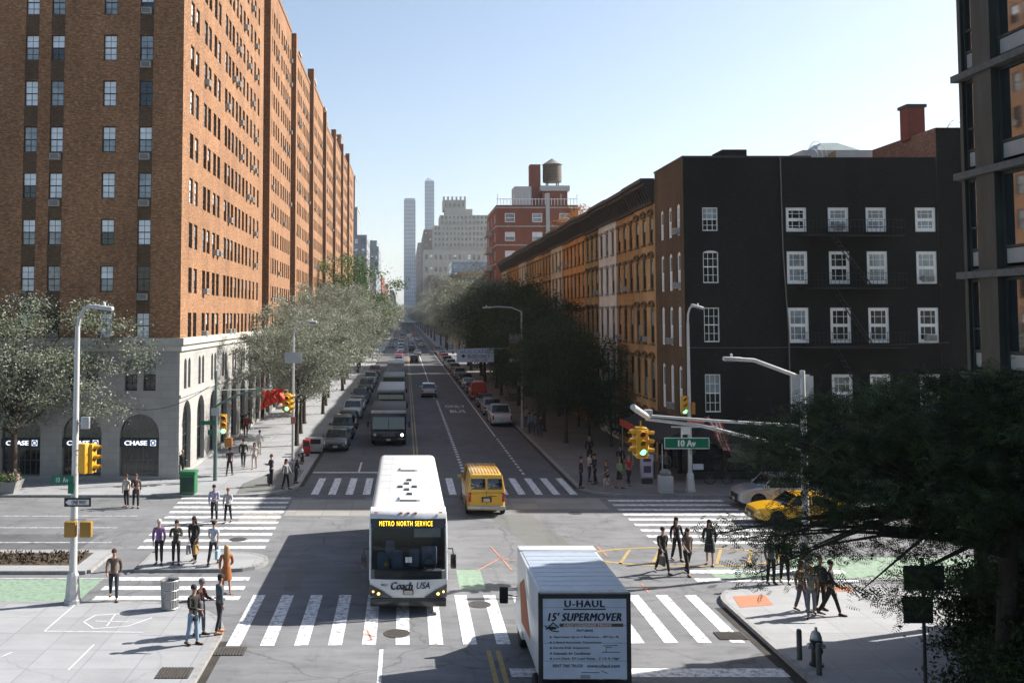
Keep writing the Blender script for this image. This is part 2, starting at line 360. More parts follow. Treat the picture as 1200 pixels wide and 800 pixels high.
    body = skin_mesh(vs, es, rad, SKIN)
    fb = MB().use(SKIN, True); H = P['hd']
    fb.mesh(body); fb.use(SKIN, True); fb.ball(H + V(0, -.092, .005), (.014, .02, .022), 8)
    for sgn in (1, -1): fb.ball(H + V(.078 * sgn, .01, .01), (.012, .022, .032), 8)
    fb.use(INK, True); [fb.ball(H + V(.032 * sgn, -.079, .03), (.012, .008, .007), 6) for sgn in (1, -1)]
    fb.use(mat('lips', (.35, .1, .08), .6, var=0), True); fb.ball(H + V(0, -.082, -.038), (.024, .008, .008), 6)
    out = {'body': fb.data('body', 60)}
    vs.clear(); es.clear(); rad.clear()
    w0 = v(P['pel'] + V(0, 0, -.06 - .2 * coat), .135 + .02 * coat); ch = chain(w0, [(P['pel'] + V(0, 0, .04), .135), (P['waist'], .128), (P['chest'] + V(0, 0, -.03), .142), (P['chest'] + V(0, 0, .06), .13), (P['neck'] + V(0, 0, -.02), .075 + .03 * hood)])
    mid = 4
    for s in 'lr':
        if sleeves: chain(mid, [(P[s + 'sh'], .072), (P[s + 'el'], .057), (P[s + 'wr'] - P[s + 'd'] * .01, .042)])
        else: chain(mid, [(P[s + 'sh'], .068), (P[s + 'sh'].lerp(P[s + 'el'], .6), .058)])
    out['top'] = skin_mesh(vs, es, rad, TOPM)
    if skirt:
        mb = MB().use(LEGM, True); p = P['pel']
        secs = []
        for t, r in ((.1, .13), (0, .165), (-.2, .19), (-.42, .215)):
            secs.append([(p.x + r * math.cos(a * math.pi / 7), p.y + (r * .75 + .0 * t) * math.sin(a * math.pi / 7) , p.z + t) for a in range(14)])
        mb.loft(secs); out['skirt'] = mb.data('skirt')
    else:
        vs.clear(); es.clear(); rad.clear()
        p0 = v(P['pel'] + V(0, 0, .03), .128)
        for s in 'lr':
            if shorts: chain(p0, [(P[s + 'hip'] + V(0, 0, -.03), .1), (P[s + 'hip'].lerp(P[s + 'kn'], .5), .088)])
            else: chain(p0, [(P[s + 'hip'] + V(0, 0, -.02), .1), (P[s + 'kn'], .07), (P[s + 'an'] + V(0, 0, .02), .056)])
        out['trousers'] = skin_mesh(vs, es, rad, LEGM)
    mb = MB().use(SHOEM, True)
    for s in 'lr':
        a, t = P[s + 'an'], P[s + 'toe']; d = (t - a); d.normalize()
        mb.loft([[tuple(q + Vector((math.cos(k * math.pi / 4) * w, 0, math.sin(k * math.pi / 4) * h))) for k in range(8)] for q, w, h in ((a + V(0, .06, -.035), .03, .035), (a + V(0, 0, -.025), .045, .05), (a + V(0, -.09, -.04), .048, .035), (t + V(0, -.0, -.0), .044, .028), (t + V(0, -.04, -.005), .02, .015))])
    out['shoes'] = mb.data('shoes')
    if hat:
        mb = MB().use(HAIRM, True); mb.lathe([(.1, .05), (.1, .08), (.085, .125), (.04, .15), (.005, .155)], H + V(0, .005, 0), 14); mb.ball(H + V(0, -.1, .06), (.07, .06, .01), 10); out['cap'] = mb.data('cap')
        mb = MB().use(HAIRM, True); mb.ball(H + V(0, .03, .01), (.083, .075, .085), 12); out['hair'] = mb.data('hair')
    else:
        mb = MB().use(HAIRM, True); mb.ball(H + V(0, .022, .05), (.093, .1, .095), 14)
        if hair == 'long':
            secs = [[tuple(H + V(math.cos(k * math.pi / 5) * w, .055 + yy + math.sin(k * math.pi / 5) * h, z)) for k in range(10)] for z, w, h, yy in ((.08, .07, .05, 0), (0, .098, .062, .0), (-.12, .11, .055, .01), (-.26, .1, .045, .03), (-.38, .05, .025, .03))]
            mb.loft(secs)
        if hair == 'bun': mb.ball(H + V(0, .11, .09), .045, 10)
        out['hair'] = mb.data('hair')
    out['P'] = P
    return out
POSES = {
 'walk': pose(.7, (-.45, .3), (.4, .5)), 'walk2': pose(-.6, (.35, .4), (-.35, .2), sleeves=False), 'stand': pose(.08, (.05, .15), (0, .25)),
 'phone': pose(.1, (.35, 1.7), (.3, 1.5), head=1), 'woman': pose(.35, (.2, .6), (-.2, .2), hair='long', hip=.02), 'womanw': pose(-.65, (-.3, .4), (.3, .8), hair='long', sleeves=False),
 'skirt': pose(.3, (.1, .3), (.15, .9), hair='long', skirt=True), 'shorts': pose(.85, (.4, .9), (-.5, .5), hair='long', shorts=True, sleeves=False, knee=.4),
 'cap': pose(.2, (.25, 1.2), (-.1, .3), hat=True, hood=True), 'coat': pose(.25, (.1, .4), (.2, 1.3), coat=True, hood=True), 'slouch': pose(.05, (.3, 1.3), (.1, .2), lean=.35, hood=True), 'bun': pose(-.4, (.3, .9), (.1, .2), hair='bun'),
}
def bag(kind, m):
    mb = MB()
    if kind == 'tote': mb.use(m).rbox(-.17, .17, -.06, .06, -.36, 0, .02, 1); mb.tube([(-.1, 0, 0), (-.08, 0, .16), (0, 0, .2), (.08, 0, .16), (.1, 0, 0)], .008, 5)
    elif kind == 'pack': mb.use(m, True).rbox(-.15, .15, -.09, .09, -.2, .24, .07, 3)
    elif kind == 'case': mb.use(m).rbox(-.2, .2, -.12, .12, .06, .62, .04, 2); mb.tube([(-.12, .1, .6), (-.12, .1, 1.0), (.12, .1, 1.0), (.12, .1, .6)], .012, 5); [mb.lathe([(.04, -.02), (.04, .02)], (x, 0, .04), 8, 'X') for x in (-.16, .16)]
    return mb.data(kind)
def person(pz, px, py, deg, label, top, leg, hair=(.02, .014, .01), shoe=(.03, .025, .02), h=1.0, skin=SKIN, bags=(), z=.13, group=None, xy=None):
    D = POSES[pz]; x, y = xy if xy else gp(px, py, z)
    r = thing('person', label, 'person', (x, y, z), R(deg), group); r.scale = (h, h, h)
    cm = {TOPM: top, LEGM: leg, HAIRM: hair, SHOEM: shoe}
    for k, me in D.items():
        if k == 'P': continue
        o = ob(k, me, r)
        m0 = me.materials[0]
        if m0 in cm:
            c = cm[m0]; nm = {'top': 'top', 'trousers': 'trousers', 'skirt': 'skirt', 'shoes': 'shoes', 'hair': 'hair', 'cap': 'cap'}[k]
            key = '%s %d %d %d' % (nm, c[0] * 999, c[1] * 999, c[2] * 999)
            o.material_slots[0].link = 'OBJECT'; o.material_slots[0].material = mat(key, c, .85, var=.22, scale=9, bump=.3 if k in ('top', 'trousers') else 0)
        elif skin is not SKIN: o.material_slots[0].link = 'OBJECT'; o.material_slots[0].material = skin
    M_ = Matrix.Translation((x, y, z)) @ Matrix.Rotation(R(deg), 4, 'Z') @ Matrix.Scale(h, 4)
    for bk, side, bc, bl, bn in bags:
        P = D['P']
        loc = {'l': P['lhand'] + Vector((.03, 0, -.17)), 'r': P['rhand'] + Vector((-.03, 0, -.17)), 'back': P['chest'] + Vector((0, .19, 0)), 'hipl': P['lhip'] + Vector((.14, 0, .1)), 'hipr': P['rhip'] + Vector((-.14, 0, .1)), 'floor': Vector((-.45, .1, 0))}[side]
        b = ob(bn, bag(bk, mat('bag %s' % bn + str(bc), bc, .7, var=.15)), None, M_ @ loc, R(deg) + (R(90) if side in 'lr' or 'hip' in side else 0)); tag(b, bl, bn.replace('_', ' '))
    return r

# ------------------------------------------------------------------ trees
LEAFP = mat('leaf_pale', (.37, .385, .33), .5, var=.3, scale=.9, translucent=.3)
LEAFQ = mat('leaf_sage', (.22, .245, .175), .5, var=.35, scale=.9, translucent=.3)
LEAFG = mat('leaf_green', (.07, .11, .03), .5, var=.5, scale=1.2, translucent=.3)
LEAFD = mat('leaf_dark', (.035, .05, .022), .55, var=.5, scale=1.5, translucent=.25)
LEAFY = mat('leaf_yellow', (.3, .2, .04), .55, var=.4, scale=1.5, translucent=.3)
LEAFO = mat('leaf_orange', (.45, .16, .02), .55, var=.4, scale=1.5, translucent=.3)
LEAFB = mat('leaf_bright', (.09, .16, .03), .5, var=.5, scale=1.2, translucent=.3)
BARK = mat('bark', (.06, .045, .035), .9, var=.4, scale=6, streak=(1, 1, .2), bump=.6)
def tree_meshes(seed, H, rad, z0, n, ls, mats, tr=.16, clumps=60, flat=.9, lean=(0, 0), spread=.16, shape=None, limbs=14, leaflets=False, branchy=True):
    rnd = random.Random(seed); cz = (H + z0) / 2; rz = (H - z0) / 2
    cl = []
    while len(cl) < clumps:
        x, y, z = (rnd.uniform(-1, 1) for _ in range(3)); d = x * x + y * y + z * z
        if d > 1 or d < .18 * rnd.random(): continue
        if z < -.3 and d < .3: continue
        k = 1 + .18 * math.sin(3 * math.atan2(y, x) + seed) + .1 * rnd.uniform(-1, 1)
        cl.append(Vector((x * rad * k + lean[0] * (z + 1) / 2, y * rad * k + lean[1] * (z + 1) / 2, cz + z * rz * (1 + .12 * rnd.uniform(-1, 1)))))
    if shape: cl = [c for c in cl if shape(c)]
    tm = MB().use(BARK, True)
    fork = Vector((lean[0] * .1, lean[1] * .1, z0 * .82))
    tm.tube([(0, 0, 0), (.02, 0, .25), (0, .03, z0 * .45), fork, fork + Vector((lean[0] * .15, lean[1] * .15, (H - z0) * .35)), Vector((lean[0] * .5, lean[1] * .5, z0 + (H - z0) * .72))], [tr * 1.5, tr * 1.1, tr, tr * .85, tr * .5, tr * .15], 9)
    ends = rnd.sample(cl, min(limbs, len(cl)))
    for e in ends:
        b = fork + Vector((0, 0, rnd.uniform(0, (H - z0) * .3)))
        m1 = b.lerp(e, .35) + Vector((rnd.uniform(-.2, .2), rnd.uniform(-.2, .2), -.05 * rad)); m2 = b.lerp(e, .7) + Vector((rnd.uniform(-.2, .2), rnd.uniform(-.2, .2), .08 * rad))
        tm.tube([b, m1, m2, e], [tr * .42, tr * .3, tr * .17, tr * .05], 6)
        if branchy:
            for _ in range(3):
                q = rnd.choice(cl)
                if (q - m2).length < rad * .7: tm.tube([m2, m2.lerp(q, .5) + Vector((0, 0, .1)), q], [tr * .12, tr * .08, tr * .03], 4)
    vs = []; fs = []; mi = []
    per = n // len(cl)
    for c in cl:
        s = spread * rad * rnd.uniform(.7, 1.35); bias = rnd.random()
        for _ in range(int(per * rnd.uniform(.5, 1.5))):
            g = Vector((rnd.gauss(0, s), rnd.gauss(0, s), rnd.gauss(0, s * .62 * flat)))
            p = c + g; a = Euler((rnd.gauss(0, .7), rnd.gauss(0, .7), rnd.uniform(0, 6.3))).to_matrix(); L_ = ls * rnd.uniform(.6, 1.4); w = L_ * rnd.uniform(.3, .5)
            o = len(vs); m = rnd.choices(range(len(mats)), [1.0 if k == int(bias * len(mats)) else .45 for k in range(len(mats))])[0]
            if leaflets:       # pinnate leaf: a spray of small leaflets along a stalk
                for j in range(6):
                    for sg in (-1, 1):
                        o = len(vs); t = (j - 3) * L_ * .3; q = [Vector((t, 0, 0)), Vector((t + w * .3, sg * w * .5, .006)), Vector((t + w * .28, sg * w * 1.15, -.012)), Vector((t - w * .02, sg * w * .55, 0))]
                        vs.extend(tuple(p + a @ u) for u in q); fs.append((o, o + 1, o + 2, o + 3)); mi.append(m)
            else:
                q = [Vector((-L_ / 2, 0, 0)), Vector((0, -w / 2, L_ * .06)), Vector((L_ / 2, 0, -L_ * .08)), Vector((0, w / 2, L_ * .06))]
                vs.extend(tuple(p + a @ u) for u in q); fs.append((o, o + 1, o + 2, o + 3)); mi.append(m)
    me = bpy.data.meshes.new('crown'); me.from_pydata(vs, [], fs)
    for m in mats: me.materials.append(m)
    me.polygons.foreach_set('material_index', mi); me.update()
    return tm.data('trunk', 60), me
def plant_tree(meshes, x, y, z, label, rz=0, sc=(1, 1, 1), group=None, name='street_tree', cat='tree'):
    t = thing(name, label, cat, (x, y, z), rz, group); t.scale = sc
    ob('trunk', meshes[0], t); ob('crown', meshes[1], t); return t
# ------------------------------------------------------------------ ground, roads, pavements
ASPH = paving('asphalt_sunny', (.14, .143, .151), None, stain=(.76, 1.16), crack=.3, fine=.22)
ASPH2 = paving('asphalt_dark', (.088, .09, .095), None, stain=(.75, 1.2), crack=.3, fine=.2)  # darker copy for the shaded street, its shade deepened in the colour
ASPHP = paving('asphalt_patch', (.12, .123, .118), None, stain=(.9, 1.08), fine=.08)
CONC = paving('concrete_patch', (.24, .235, .22), (1.4, 1.1), var=.1)
WALK = paving('pavement_concrete', (.27, .276, .29), (1.52, 1.52), var=.09, joint=.74, stain=(.85, 1.07), crack=.12)
WALKR = paving('pavement_corner', (.285, .29, .3), (1.52, 1.52), var=.07, joint=.8, stain=(.88, 1.05))
KERB = mat('granite_kerb', (.3, .295, .29), .8, var=.25, scale=4)
PW = paint('worn_white_paint', (.68, .69, .71), .88); PY = paint('worn_yellow_paint', (.36, .25, .07), .75); PG = paint('worn_green_paint', (.2, .3, .21), .85)
PWW = paint('thin_white_paint', (.45, .46, .47), .95)
IRON = mat('cast_iron', (.12, .11, .1), .6, .5, var=.3, scale=9)
XL, XR, YN, YF, YB = -6.2, 10.0, 33.7, 53.4, 58.5       # kerbs of the street, kerbs of the avenue, far building line
BL, BR = -13.75, 17.1                                    # building lines of the street
SW = .13
def sheet(name, m, rects, z):
    mb = MB().use(m)
    for r in rects:
        if len(r) == 4 and not isinstance(r[0], tuple): x0, x1, y0, y1 = r; mb.quad((x0, y0, z), (x1, y0, z), (x1, y1, z), (x0, y1, z))
        else: mb.add([(x, y, z) for x, y in r], [tuple(range(len(r)))])
    return struct(mb, name)
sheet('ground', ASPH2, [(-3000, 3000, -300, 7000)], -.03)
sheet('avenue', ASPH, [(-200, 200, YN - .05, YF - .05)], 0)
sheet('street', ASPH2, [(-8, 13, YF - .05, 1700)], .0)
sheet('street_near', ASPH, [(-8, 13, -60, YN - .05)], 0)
def arc(cx, cy, r, a0, a1, n=8): return [(cx + r * math.cos(R(a0 + (a1 - a0) * i / n)), cy + r * math.sin(R(a0 + (a1 - a0) * i / n))) for i in range(n + 1)]
def walk(name, poly, m, kerb_to):
    mb = MB().use(m); mb.prism(poly, -.02, SW); struct(mb, name)
    kb = MB().use(KERB)                                   # kerb stones along the road side of the outline, proud of the slab
    for a, b in zip(kerb_to, kerb_to[1:]):
        a, b = Vector((*a, 0)), Vector((*b, 0)); d = (b - a).normalized(); n = Vector((d.y, -d.x, 0)); e = .003
        kb.add([tuple(p) for z in (-.02, SW + .004) for p in ((a - n * .16 + Vector((0, 0, z))), (a + n * e + Vector((0, 0, z))), (b + n * e + Vector((0, 0, z))), (b - n * .16 + Vector((0, 0, z))))], ((0, 1, 5, 4), (1, 2, 6, 5), (2, 3, 7, 6), (3, 0, 4, 7), (4, 5, 6, 7)))
    struct(kb, name.replace('pavement', 'kerb'))
c1 = arc(-9.1, 30.3, 3.4, 0, 90); l = [(-5.7, -60)] + c1 + [(-200, 33.7)]; walk('pavement_near_left', l + [(-200, -60)], WALK, l)
c2 = arc(13.2, 33.6, 2.2, 90, 180); l = [(200, 35.8)] + c2 + [(11.0, -60)]; walk('pavement_near_right', l + [(200, -60)], WALKR, l)
c3 = arc(XL - 3.2, YF + 3.2, 3.2, -90, 0); l = [(-200, YF)] + c3 + [(XL, 318)]; walk('pavement_far_left', l + [(-200, 318)], WALK, l)
c4 = arc(XR + 2.6, YF + 2.6, 2.6, 180, 270); l = [(XR, 210)] + c4 + [(200, YF)]; walk('pavement_far_right', l + [(200, 210)], paving('pavement_dark', (.16, .157, .155), (1.52, 1.52), var=.12, joint=.7, stain=(.75, 1.15), crack=.12), l)  # dark paving, its tone also lowered to deepen the corner's shade
l = [(-200, 344), (XL, 344), (XL, 1700)]; walk('pavement_distant_left', l + [(-200, 1700)], WALK, l)
l = [(XR, 1700), (XR, 242), (200, 242)]; walk('pavement_distant_right', l + [(200, 1700)], WALK, l)
# the refuge island between the bike lane and the avenue, with its planting bed
isl = arc(-20.6, 39.35, 1.55, 90, 270, 10) + [(-12.4, 37.8), (-12.4, 40.9)]; l = isl + [isl[0]]
walk('pavement_island', isl, WALKR, l[::-1])
isl2 = [(-10.6, 37.9)] + arc(-6.9, 39.3, 1.35, -90, 90, 8) + [(-10.6, 40.7)]; walk('pavement_island_end', isl2, WALKR, (isl2 + [isl2[0]]))
sheet('soil_bed', paving('soil', (.06, .045, .03), None, fine=.4), [(-18.6, -13.0, 38.5, 40.5)], SW + .006)
Z1, Z2 = .004, .008
sheet('road_patch', ASPHP, [[gp(570, 603), gp(622, 603), gp(672, 640), gp(620, 640)], [gp(400, 668), gp(425, 668), gp(424, 690), gp(402, 690)], [gp(336, 668), gp(357, 668), gp(353, 693), gp(332, 693)], [gp(585, 735), gp(640, 735), gp(645, 760), gp(600, 760)]], Z1)
sheet('concrete_slab', CONC, [(-6.1, -1.5, 48.5, 52.6), (4.3, 10.6, 50.2, 53.1), (-8.2, -6.3, 46.5, 50)], Z1)
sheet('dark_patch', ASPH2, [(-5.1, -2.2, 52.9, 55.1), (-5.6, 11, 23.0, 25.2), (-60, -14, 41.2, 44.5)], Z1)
# zebra crossings
r_ = []; y = 34.3
while y < 53.0:
    k = (y - 35) / 18; xl = -11.1 - 1.2 * k; xr = -5.9 - .4 * k
    if not 37.6 < y < 40.9 : r_.append((xl, xr, y, y + .47))
    y += 1.24
sheet('crosswalk_left', PW, r_, Z2)
r_ = []; y = 36.6
while y < 53:
    if not 38.6 < y < 42.2: r_.append((11.0, 17.2, y, y + .47))
    y += 1.2
sheet('crosswalk_right', PW, r_, Z2)
sheet('crosswalk_far', PW, [(x, x + .42, 54.2, 59.6) for x in [-5.3 + .97 * i for i in range(16)]], Z2)
sheet('crosswalk_near', PW, [(x, x + .43, 29.6 + .02 * i, 34.9) for i, x in enumerate([-5.45 + 1.03 * j for j in range(16)])], Z2)
sheet('stop_line', PW, [(2.95, 10.7, 27.1, 27.75), (-5.9, .4, 61.6, 61.95)], Z2)
sheet('gutter_shade_dirt', mat('gutter_shade_dirt', (.035, .03, .026), .9, var=.5, scale=1.5), [(10.62, 10.998, 8, 33.4), (-5.7, -5.45, 5, 30), (XL, XL + .25, 56.6, 310), (XR - .25, XR, 56, 205)], Z1 + .001)  # dark strips: shade of the kerb face put into colour, plus gutter dirt
sheet('yellow_centre_line', PY, [(2.42, 2.56, -20, 29.2), (2.7, 2.84, -20, 29.2), (.57, .67, 61.6, 700), (.82, .92, 61.6, 700)], Z2)
sheet('lane_line', PW, [(-.78, -.66, 10, 29.3), (-3.05, -2.93, 62, 66)] + [(3.62, 3.84, 62 + 1.25 * i, 62.65 + 1.25 * i) for i in range(42)] + [(3.45, 3.6, 116, 900)] + [(7.4, 7.52, 80, 900)] + [(7.4, 7.56, 61 + 1.3 * i, 61.7 + 1.3 * i) for i in range(14)], Z2)
sheet('avenue_lane_line', PWW, [(-90, -13.4, 48.4, 48.55), (-80, -13.6, 45.75, 45.9), (-90, -13, 42.8, 42.95), (18.5, 90, 48.4, 48.55), (18.5, 90, 45.7, 45.85), (-90, -11.3, 37.0, 37.12), (12, 60, 36.9, 37.05)], Z2)
sheet('bike_lane', PG, [(-90, -11.5, 34.1, 36.95), (2.0, 2.95, 35.6, 38.3), (11.9, 14.5, 37.1, 38.5), (15.2, 60, 37.1, 40.3)], Z1)
mb = MB().use(PY)                                          # painted ring and hatching of the right refuge
ring = [(11.6 + 4.2 * math.cos(a * math.pi / 16), 40.4 + 1.65 * math.sin(a * math.pi / 16)) for a in range(33)]
for (a, b) in zip(ring, ring[1:]):
    k = .93; mb.add([(a[0], a[1], Z2), (b[0], b[1], Z2), (11.6 + (b[0] - 11.6) * k, 40.4 + (b[1] - 40.4) * .9, Z2), (11.6 + (a[0] - 11.6) * k, 40.4 + (a[1] - 40.4) * .9, Z2)], ((0, 1, 2, 3),))
for x in (8.6, 9.9, 11.2, 12.5, 13.8): mb.add([(x, 39.2, Z2), (x + .14, 39.2, Z2), (x + 1.1, 41.6, Z2), (x + .96, 41.6, Z2)], ((0, 1, 2, 3),))
struct(mb, 'hatched_marking')
mb = MB().use(paint('chalk_white', (.6, .6, .62), .6))
for a, b in (((92, 709), (52, 744)), ((52, 744), (222, 746)), ((98, 733), (110, 741)), ((110, 741), (150, 738)), ((150, 738), (178, 728)), ((98, 733), (112, 725)), ((112, 725), (170, 722)), ((112, 732), (150, 733)), ((125, 738), (135, 724)), ((0, 775), (14, 769)), ((110, 760), (80, 790))):
    p, q = Vector((*gp(*a), 0)), Vector((*gp(*b), 0)); d = (q - p).normalized() * .022; n_ = Vector((-d.y, d.x, SW + .005)); mb.quad(tuple(p + n_), tuple(q + n_), tuple(q - Vector((-d.y, d.x, -SW - .005))), tuple(p - Vector((-d.y, d.x, -SW - .005))))
struct(mb, 'pavement_marking')
mb = MB().use(paint('survey_orange', (.5, .22, .13), .93))
for a, b in (((560, 668), (590, 652)), ((575, 640), (600, 668)), ((585, 655), (606, 657)), ((747, 688), (775, 690)), ((752, 684), (760, 694)), ((425, 742), (440, 746)), ((430, 738), (436, 750)), ((700, 640), (712, 652))):
    p, q = Vector((*gp(*a), 0)), Vector((*gp(*b), 0)); d = (q - p).normalized() * .035; n_ = Vector((-d.y, d.x, Z2 + .003)); mb.quad(tuple(p + n_), tuple(q + n_), tuple(q - Vector((-d.y, d.x, -Z2 - .003))), tuple(p - Vector((-d.y, d.x, -Z2 - .003))))
struct(mb, 'utility_marking')
ob_ = struct(MB().use(PW).mesh(TX['rb1'], Matrix.Translation((5.5, 101, Z2)) @ Matrix.Rotation(R(-90), 4, 'X')).use(PW).mesh(TX['rb2'], Matrix.Translation((5.5, 106.5, Z2)) @ Matrix.Rotation(R(-90), 4, 'X')), 'lane_lettering')
sheet('tactile_ramp', mat('orange_tactile', (.48, .2, .11), .8, var=.15, scale=12), [[(11.35, 33.0), (12.6, 33.3), (12.75, 34.5), (11.55, 34.3)], [(14.6, 34.9), (16.2, 34.9), (16.2, 35.6), (14.6, 35.6)]], SW + .007)
sheet('light_slab', WALKR, [[gp(283, 560), gp(315, 560), gp(318, 549), gp(291, 549)], (-8.2, -6.0, 30.2, 31.6)], SW + .006)
sheet('asphalt_corner_fill', ASPHP, [[(XL - .3, 56.3), (XL - .3, 62), (XL - 1.9, 62), (XL - 3.4, 57.0), (XL - 3.2, YF + .25), (XL - 1.4, 54.3)]], SW + .006)
# manholes and gratings
def cover(px, py, r, label, z=.01):
    x, y = gp(px, py); mb = MB().use(IRON); mb.lathe([(r, 0), (r, .004), (r * .9, .007), (r * .9, .002)], (0, 0, 0), 20)
    for k in range(5): mb.box(-r * .7, r * .7, -r * .6 + k * r * .3, -r * .6 + k * r * .3 + .04, .003, .006)
    tag(mb.build('manhole_cover', None, (x, y, z)), label, 'manhole cover', 'manhole covers in the roadway')
cover(465, 742, .42, 'round iron manhole cover in the near zebra crossing before the bus'); cover(562, 708, .4, 'round iron manhole cover between zebra bars left of the moving truck')
cover(674, 601, .35, 'round manhole cover in the open junction right of the yellow van'); cover(592, 571, .3, 'small manhole cover at the shaded far crossing'); cover(279, 632, .4, 'manhole cover in the left zebra crossing', .014)
def grate(x, y, w, d, label, z=.012):
    mb = MB().use(IRON); mb.box(-w / 2, w / 2, -d / 2, d / 2, 0, .004)
    n = int(w / .09)
    for k in range(n): mb.box(-w / 2 + k * w / n, -w / 2 + k * w / n + .045, -d / 2, d / 2, .004, .022)
    tag(mb.build('drain_grate', None, (x, y, z)), label, 'drain grate', 'iron drain grates')
grate(*gp(270, 763), .9, .7, 'iron drain grate at the left kerb beside the man in blue jeans'); grate(*gp(857, 745), .9, .7, 'iron drain grate at the right kerb below the orange tactile ramp'); grate(*gp(205, 794), .9, .8, 'dark utility grate in the near left pavement', SW + .01)

# ------------------------------------------------------------------ walls and windows
def wall(mb, o, d, n, z0, z1, L, ops, dep=.14):
    """wall from o along d (unit, horizontal) with real openings (u0,u1,z0,z1,arch) and their reveals; n points outwards"""
    o, d, n = Vector((*o, 0)), Vector((*d, 0)), Vector((*n, 0))
    us = sorted({0, L} | {round(q[0], 4) for q in ops} | {round(q[1], 4) for q in ops}); zs = sorted({z0, z1} | {round(q[2], 4) for q in ops} | {round(q[3], 4) for q in ops})
    ui = {u: i for i, u in enumerate(us)}; zi = {z: i for i, z in enumerate(zs)}
    hole = set()
    for q in ops:
        for a in range(ui[round(q[0], 4)], ui[round(q[1], 4)]):
            for b in range(zi[round(q[2], 4)], zi[round(q[3], 4)]): hole.add((a, b))
    def P(u, z, k=0): return tuple(o + d * u + Vector((0, 0, z)) - n * k)
    for b in range(len(zs) - 1):
        a = 0
        while a < len(us) - 1:
            if (a, b) in hole: a += 1; continue
            e = a
            while e < len(us) - 1 and (e, b) not in hole: e += 1
            mb.quad(P(us[a], zs[b]), P(us[e], zs[b]), P(us[e], zs[b + 1]), P(us[a], zs[b + 1])); a = e
    for q in ops:
        u0, u1, a0, a1 = q[:4]; r = (u1 - u0) / 2; ar = len(q) > 4 and q[4]
        if ar:
            k = 10; f = ar if ar < 1 else 1; pts = [(u0 + r - r * math.cos(math.pi * i / k), a1 - r * f + r * f * math.sin(math.pi * i / k)) for i in range(k + 1)]
            for i in range(k):
                cu = u0 if i < k / 2 else u1
                mb.add([P(*pts[i]), P(*pts[i + 1]), P(cu, a1)], ((0, 1, 2),)); mb.quad(P(*pts[i]), P(*pts[i], dep), P(*pts[i + 1], dep), P(*pts[i + 1]))
            at = a1 - r * f
        else: at = a1; mb.quad(P(u0, a1), P(u0, a1, dep), P(u1, a1, dep), P(u1, a1))
        mb.quad(P(u0, a0), P(u1, a0), P(u1, a0, dep), P(u0, a0, dep)); mb.quad(P(u0, a0), P(u0, a0, dep), P(u0, at, dep), P(u0, at)); mb.quad(P(u1, a0), P(u1, at), P(u1, at, dep), P(u1, a0, dep))
    return mb
GPALE = mat('pane_with_blind', (.85, .92, .98), .3, ior=1.6, var=.25, scale=.9, coat=.8)
GMID = mat('pane_half_lit', (.28, .33, .36), .08, ior=1.8, var=.5, scale=1.3)
GDARK = mat('pane_dark', (.012, .016, .018), .07, ior=1.7, var=.4, scale=1.3)
GCURT = mat('pane_with_curtain', (.3, .3, .27), .4, ior=1.5, var=.35, scale=4, streak=(1, 1, .1))
FGREY = mat('grey_frame', (.16, .16, .15), .5, var=.2); FDARK = mat('bronze_frame', (.035, .033, .03), .5, var=.2); FWHITE = mat('white_frame', (1, 1, .98), .5, var=.08)
ACW = mat('air_conditioner_casing', (.42, .42, .4), .5, var=.2); ACD = mat('grille_dark', (.08, .08, .08), .6, var=.1)
WC = {}
def frame_mesh(w, h, f, grid, fm, arch=0, y=0.1):
    """sash frame with glazing bars; grid=(columns, rows per sash). origin at the bottom centre of the opening, facing -Y"""
    k = ('f', round(w, 2), round(h, 2), f, grid, fm.name, arch)
    if k in WC: return WC[k]
    mb = MB().use(fm)
    mb.box(-w / 2, -w / 2 + f, y - .03, y + .03, 0, h); mb.box(w / 2 - f, w / 2, y - .03, y + .03, 0, h); mb.box(-w / 2 + f, w / 2 - f, y - .03, y + .03, 0, f * 1.2); mb.box(-w / 2 + f, w / 2 - f, y - .03, y + .03, h - f * (1 + 1.5 * bool(arch)), h); mb.box(-w / 2 + f, w / 2 - f, y - .02, y + .025, h / 2 - f * .5, h / 2 + f * .5)
    c, r = grid; t = min(.028, f * .45)
    for i in range(1, c): x = -w / 2 + w * i / c; mb.box(x - t / 2, x + t / 2, y - .012, y + .02, f, h - f)
    for s in (0, 1):
        for i in range(1, r): z = h / 2 * s + h / 2 * i / r; mb.box(-w / 2 + f, w / 2 - f, y - .0115, y + .0195, z - t / 2, z + t / 2)
    WC[k] = mb.data('window_frame'); return WC[k]
def pane_mesh(w, h, mt, mb_, y=0.115):
    k = ('p', round(w, 2), round(h, 2), mt.name, mb_.name)
    if k in WC: return WC[k]
    mb = MB().use(mb_); mb.quad((-w / 2, y, 0), (w / 2, y, 0), (w / 2, y, h / 2), (-w / 2, y, h / 2)); mb.use(mt); mb.quad((-w / 2, y - .02, h / 2), (w / 2, y - .02, h / 2), (w / 2, y - .02, h), (-w / 2, y - .02, h))
    WC[k] = mb.data('pane'); return WC[k]
def win_mesh(w, h, f, grid, fm, g, arch=0):
    k = ('w', round(w, 2), round(h, 2), f, grid, fm.name, g[0].name, g[1].name, arch)
    if k not in WC: WC[k] = MB(fm).mesh(frame_mesh(w, h, f, grid, fm, arch)).mesh(pane_mesh(w, h, *g)).data('window')
    return WC[k]
def ac_mesh():
    if 'ac' in WC: return WC['ac']
    mb = MB().use(ACW); mb.box(-.3, .3, -.3, .12, 0, .38); mb.use(ACD)
    for i in range(5): mb.box(-.26, .26, -.305, -.3, .05 + i * .06, .085 + i * .06)
    WC['ac'] = mb.data('air_conditioner'); return WC['ac']
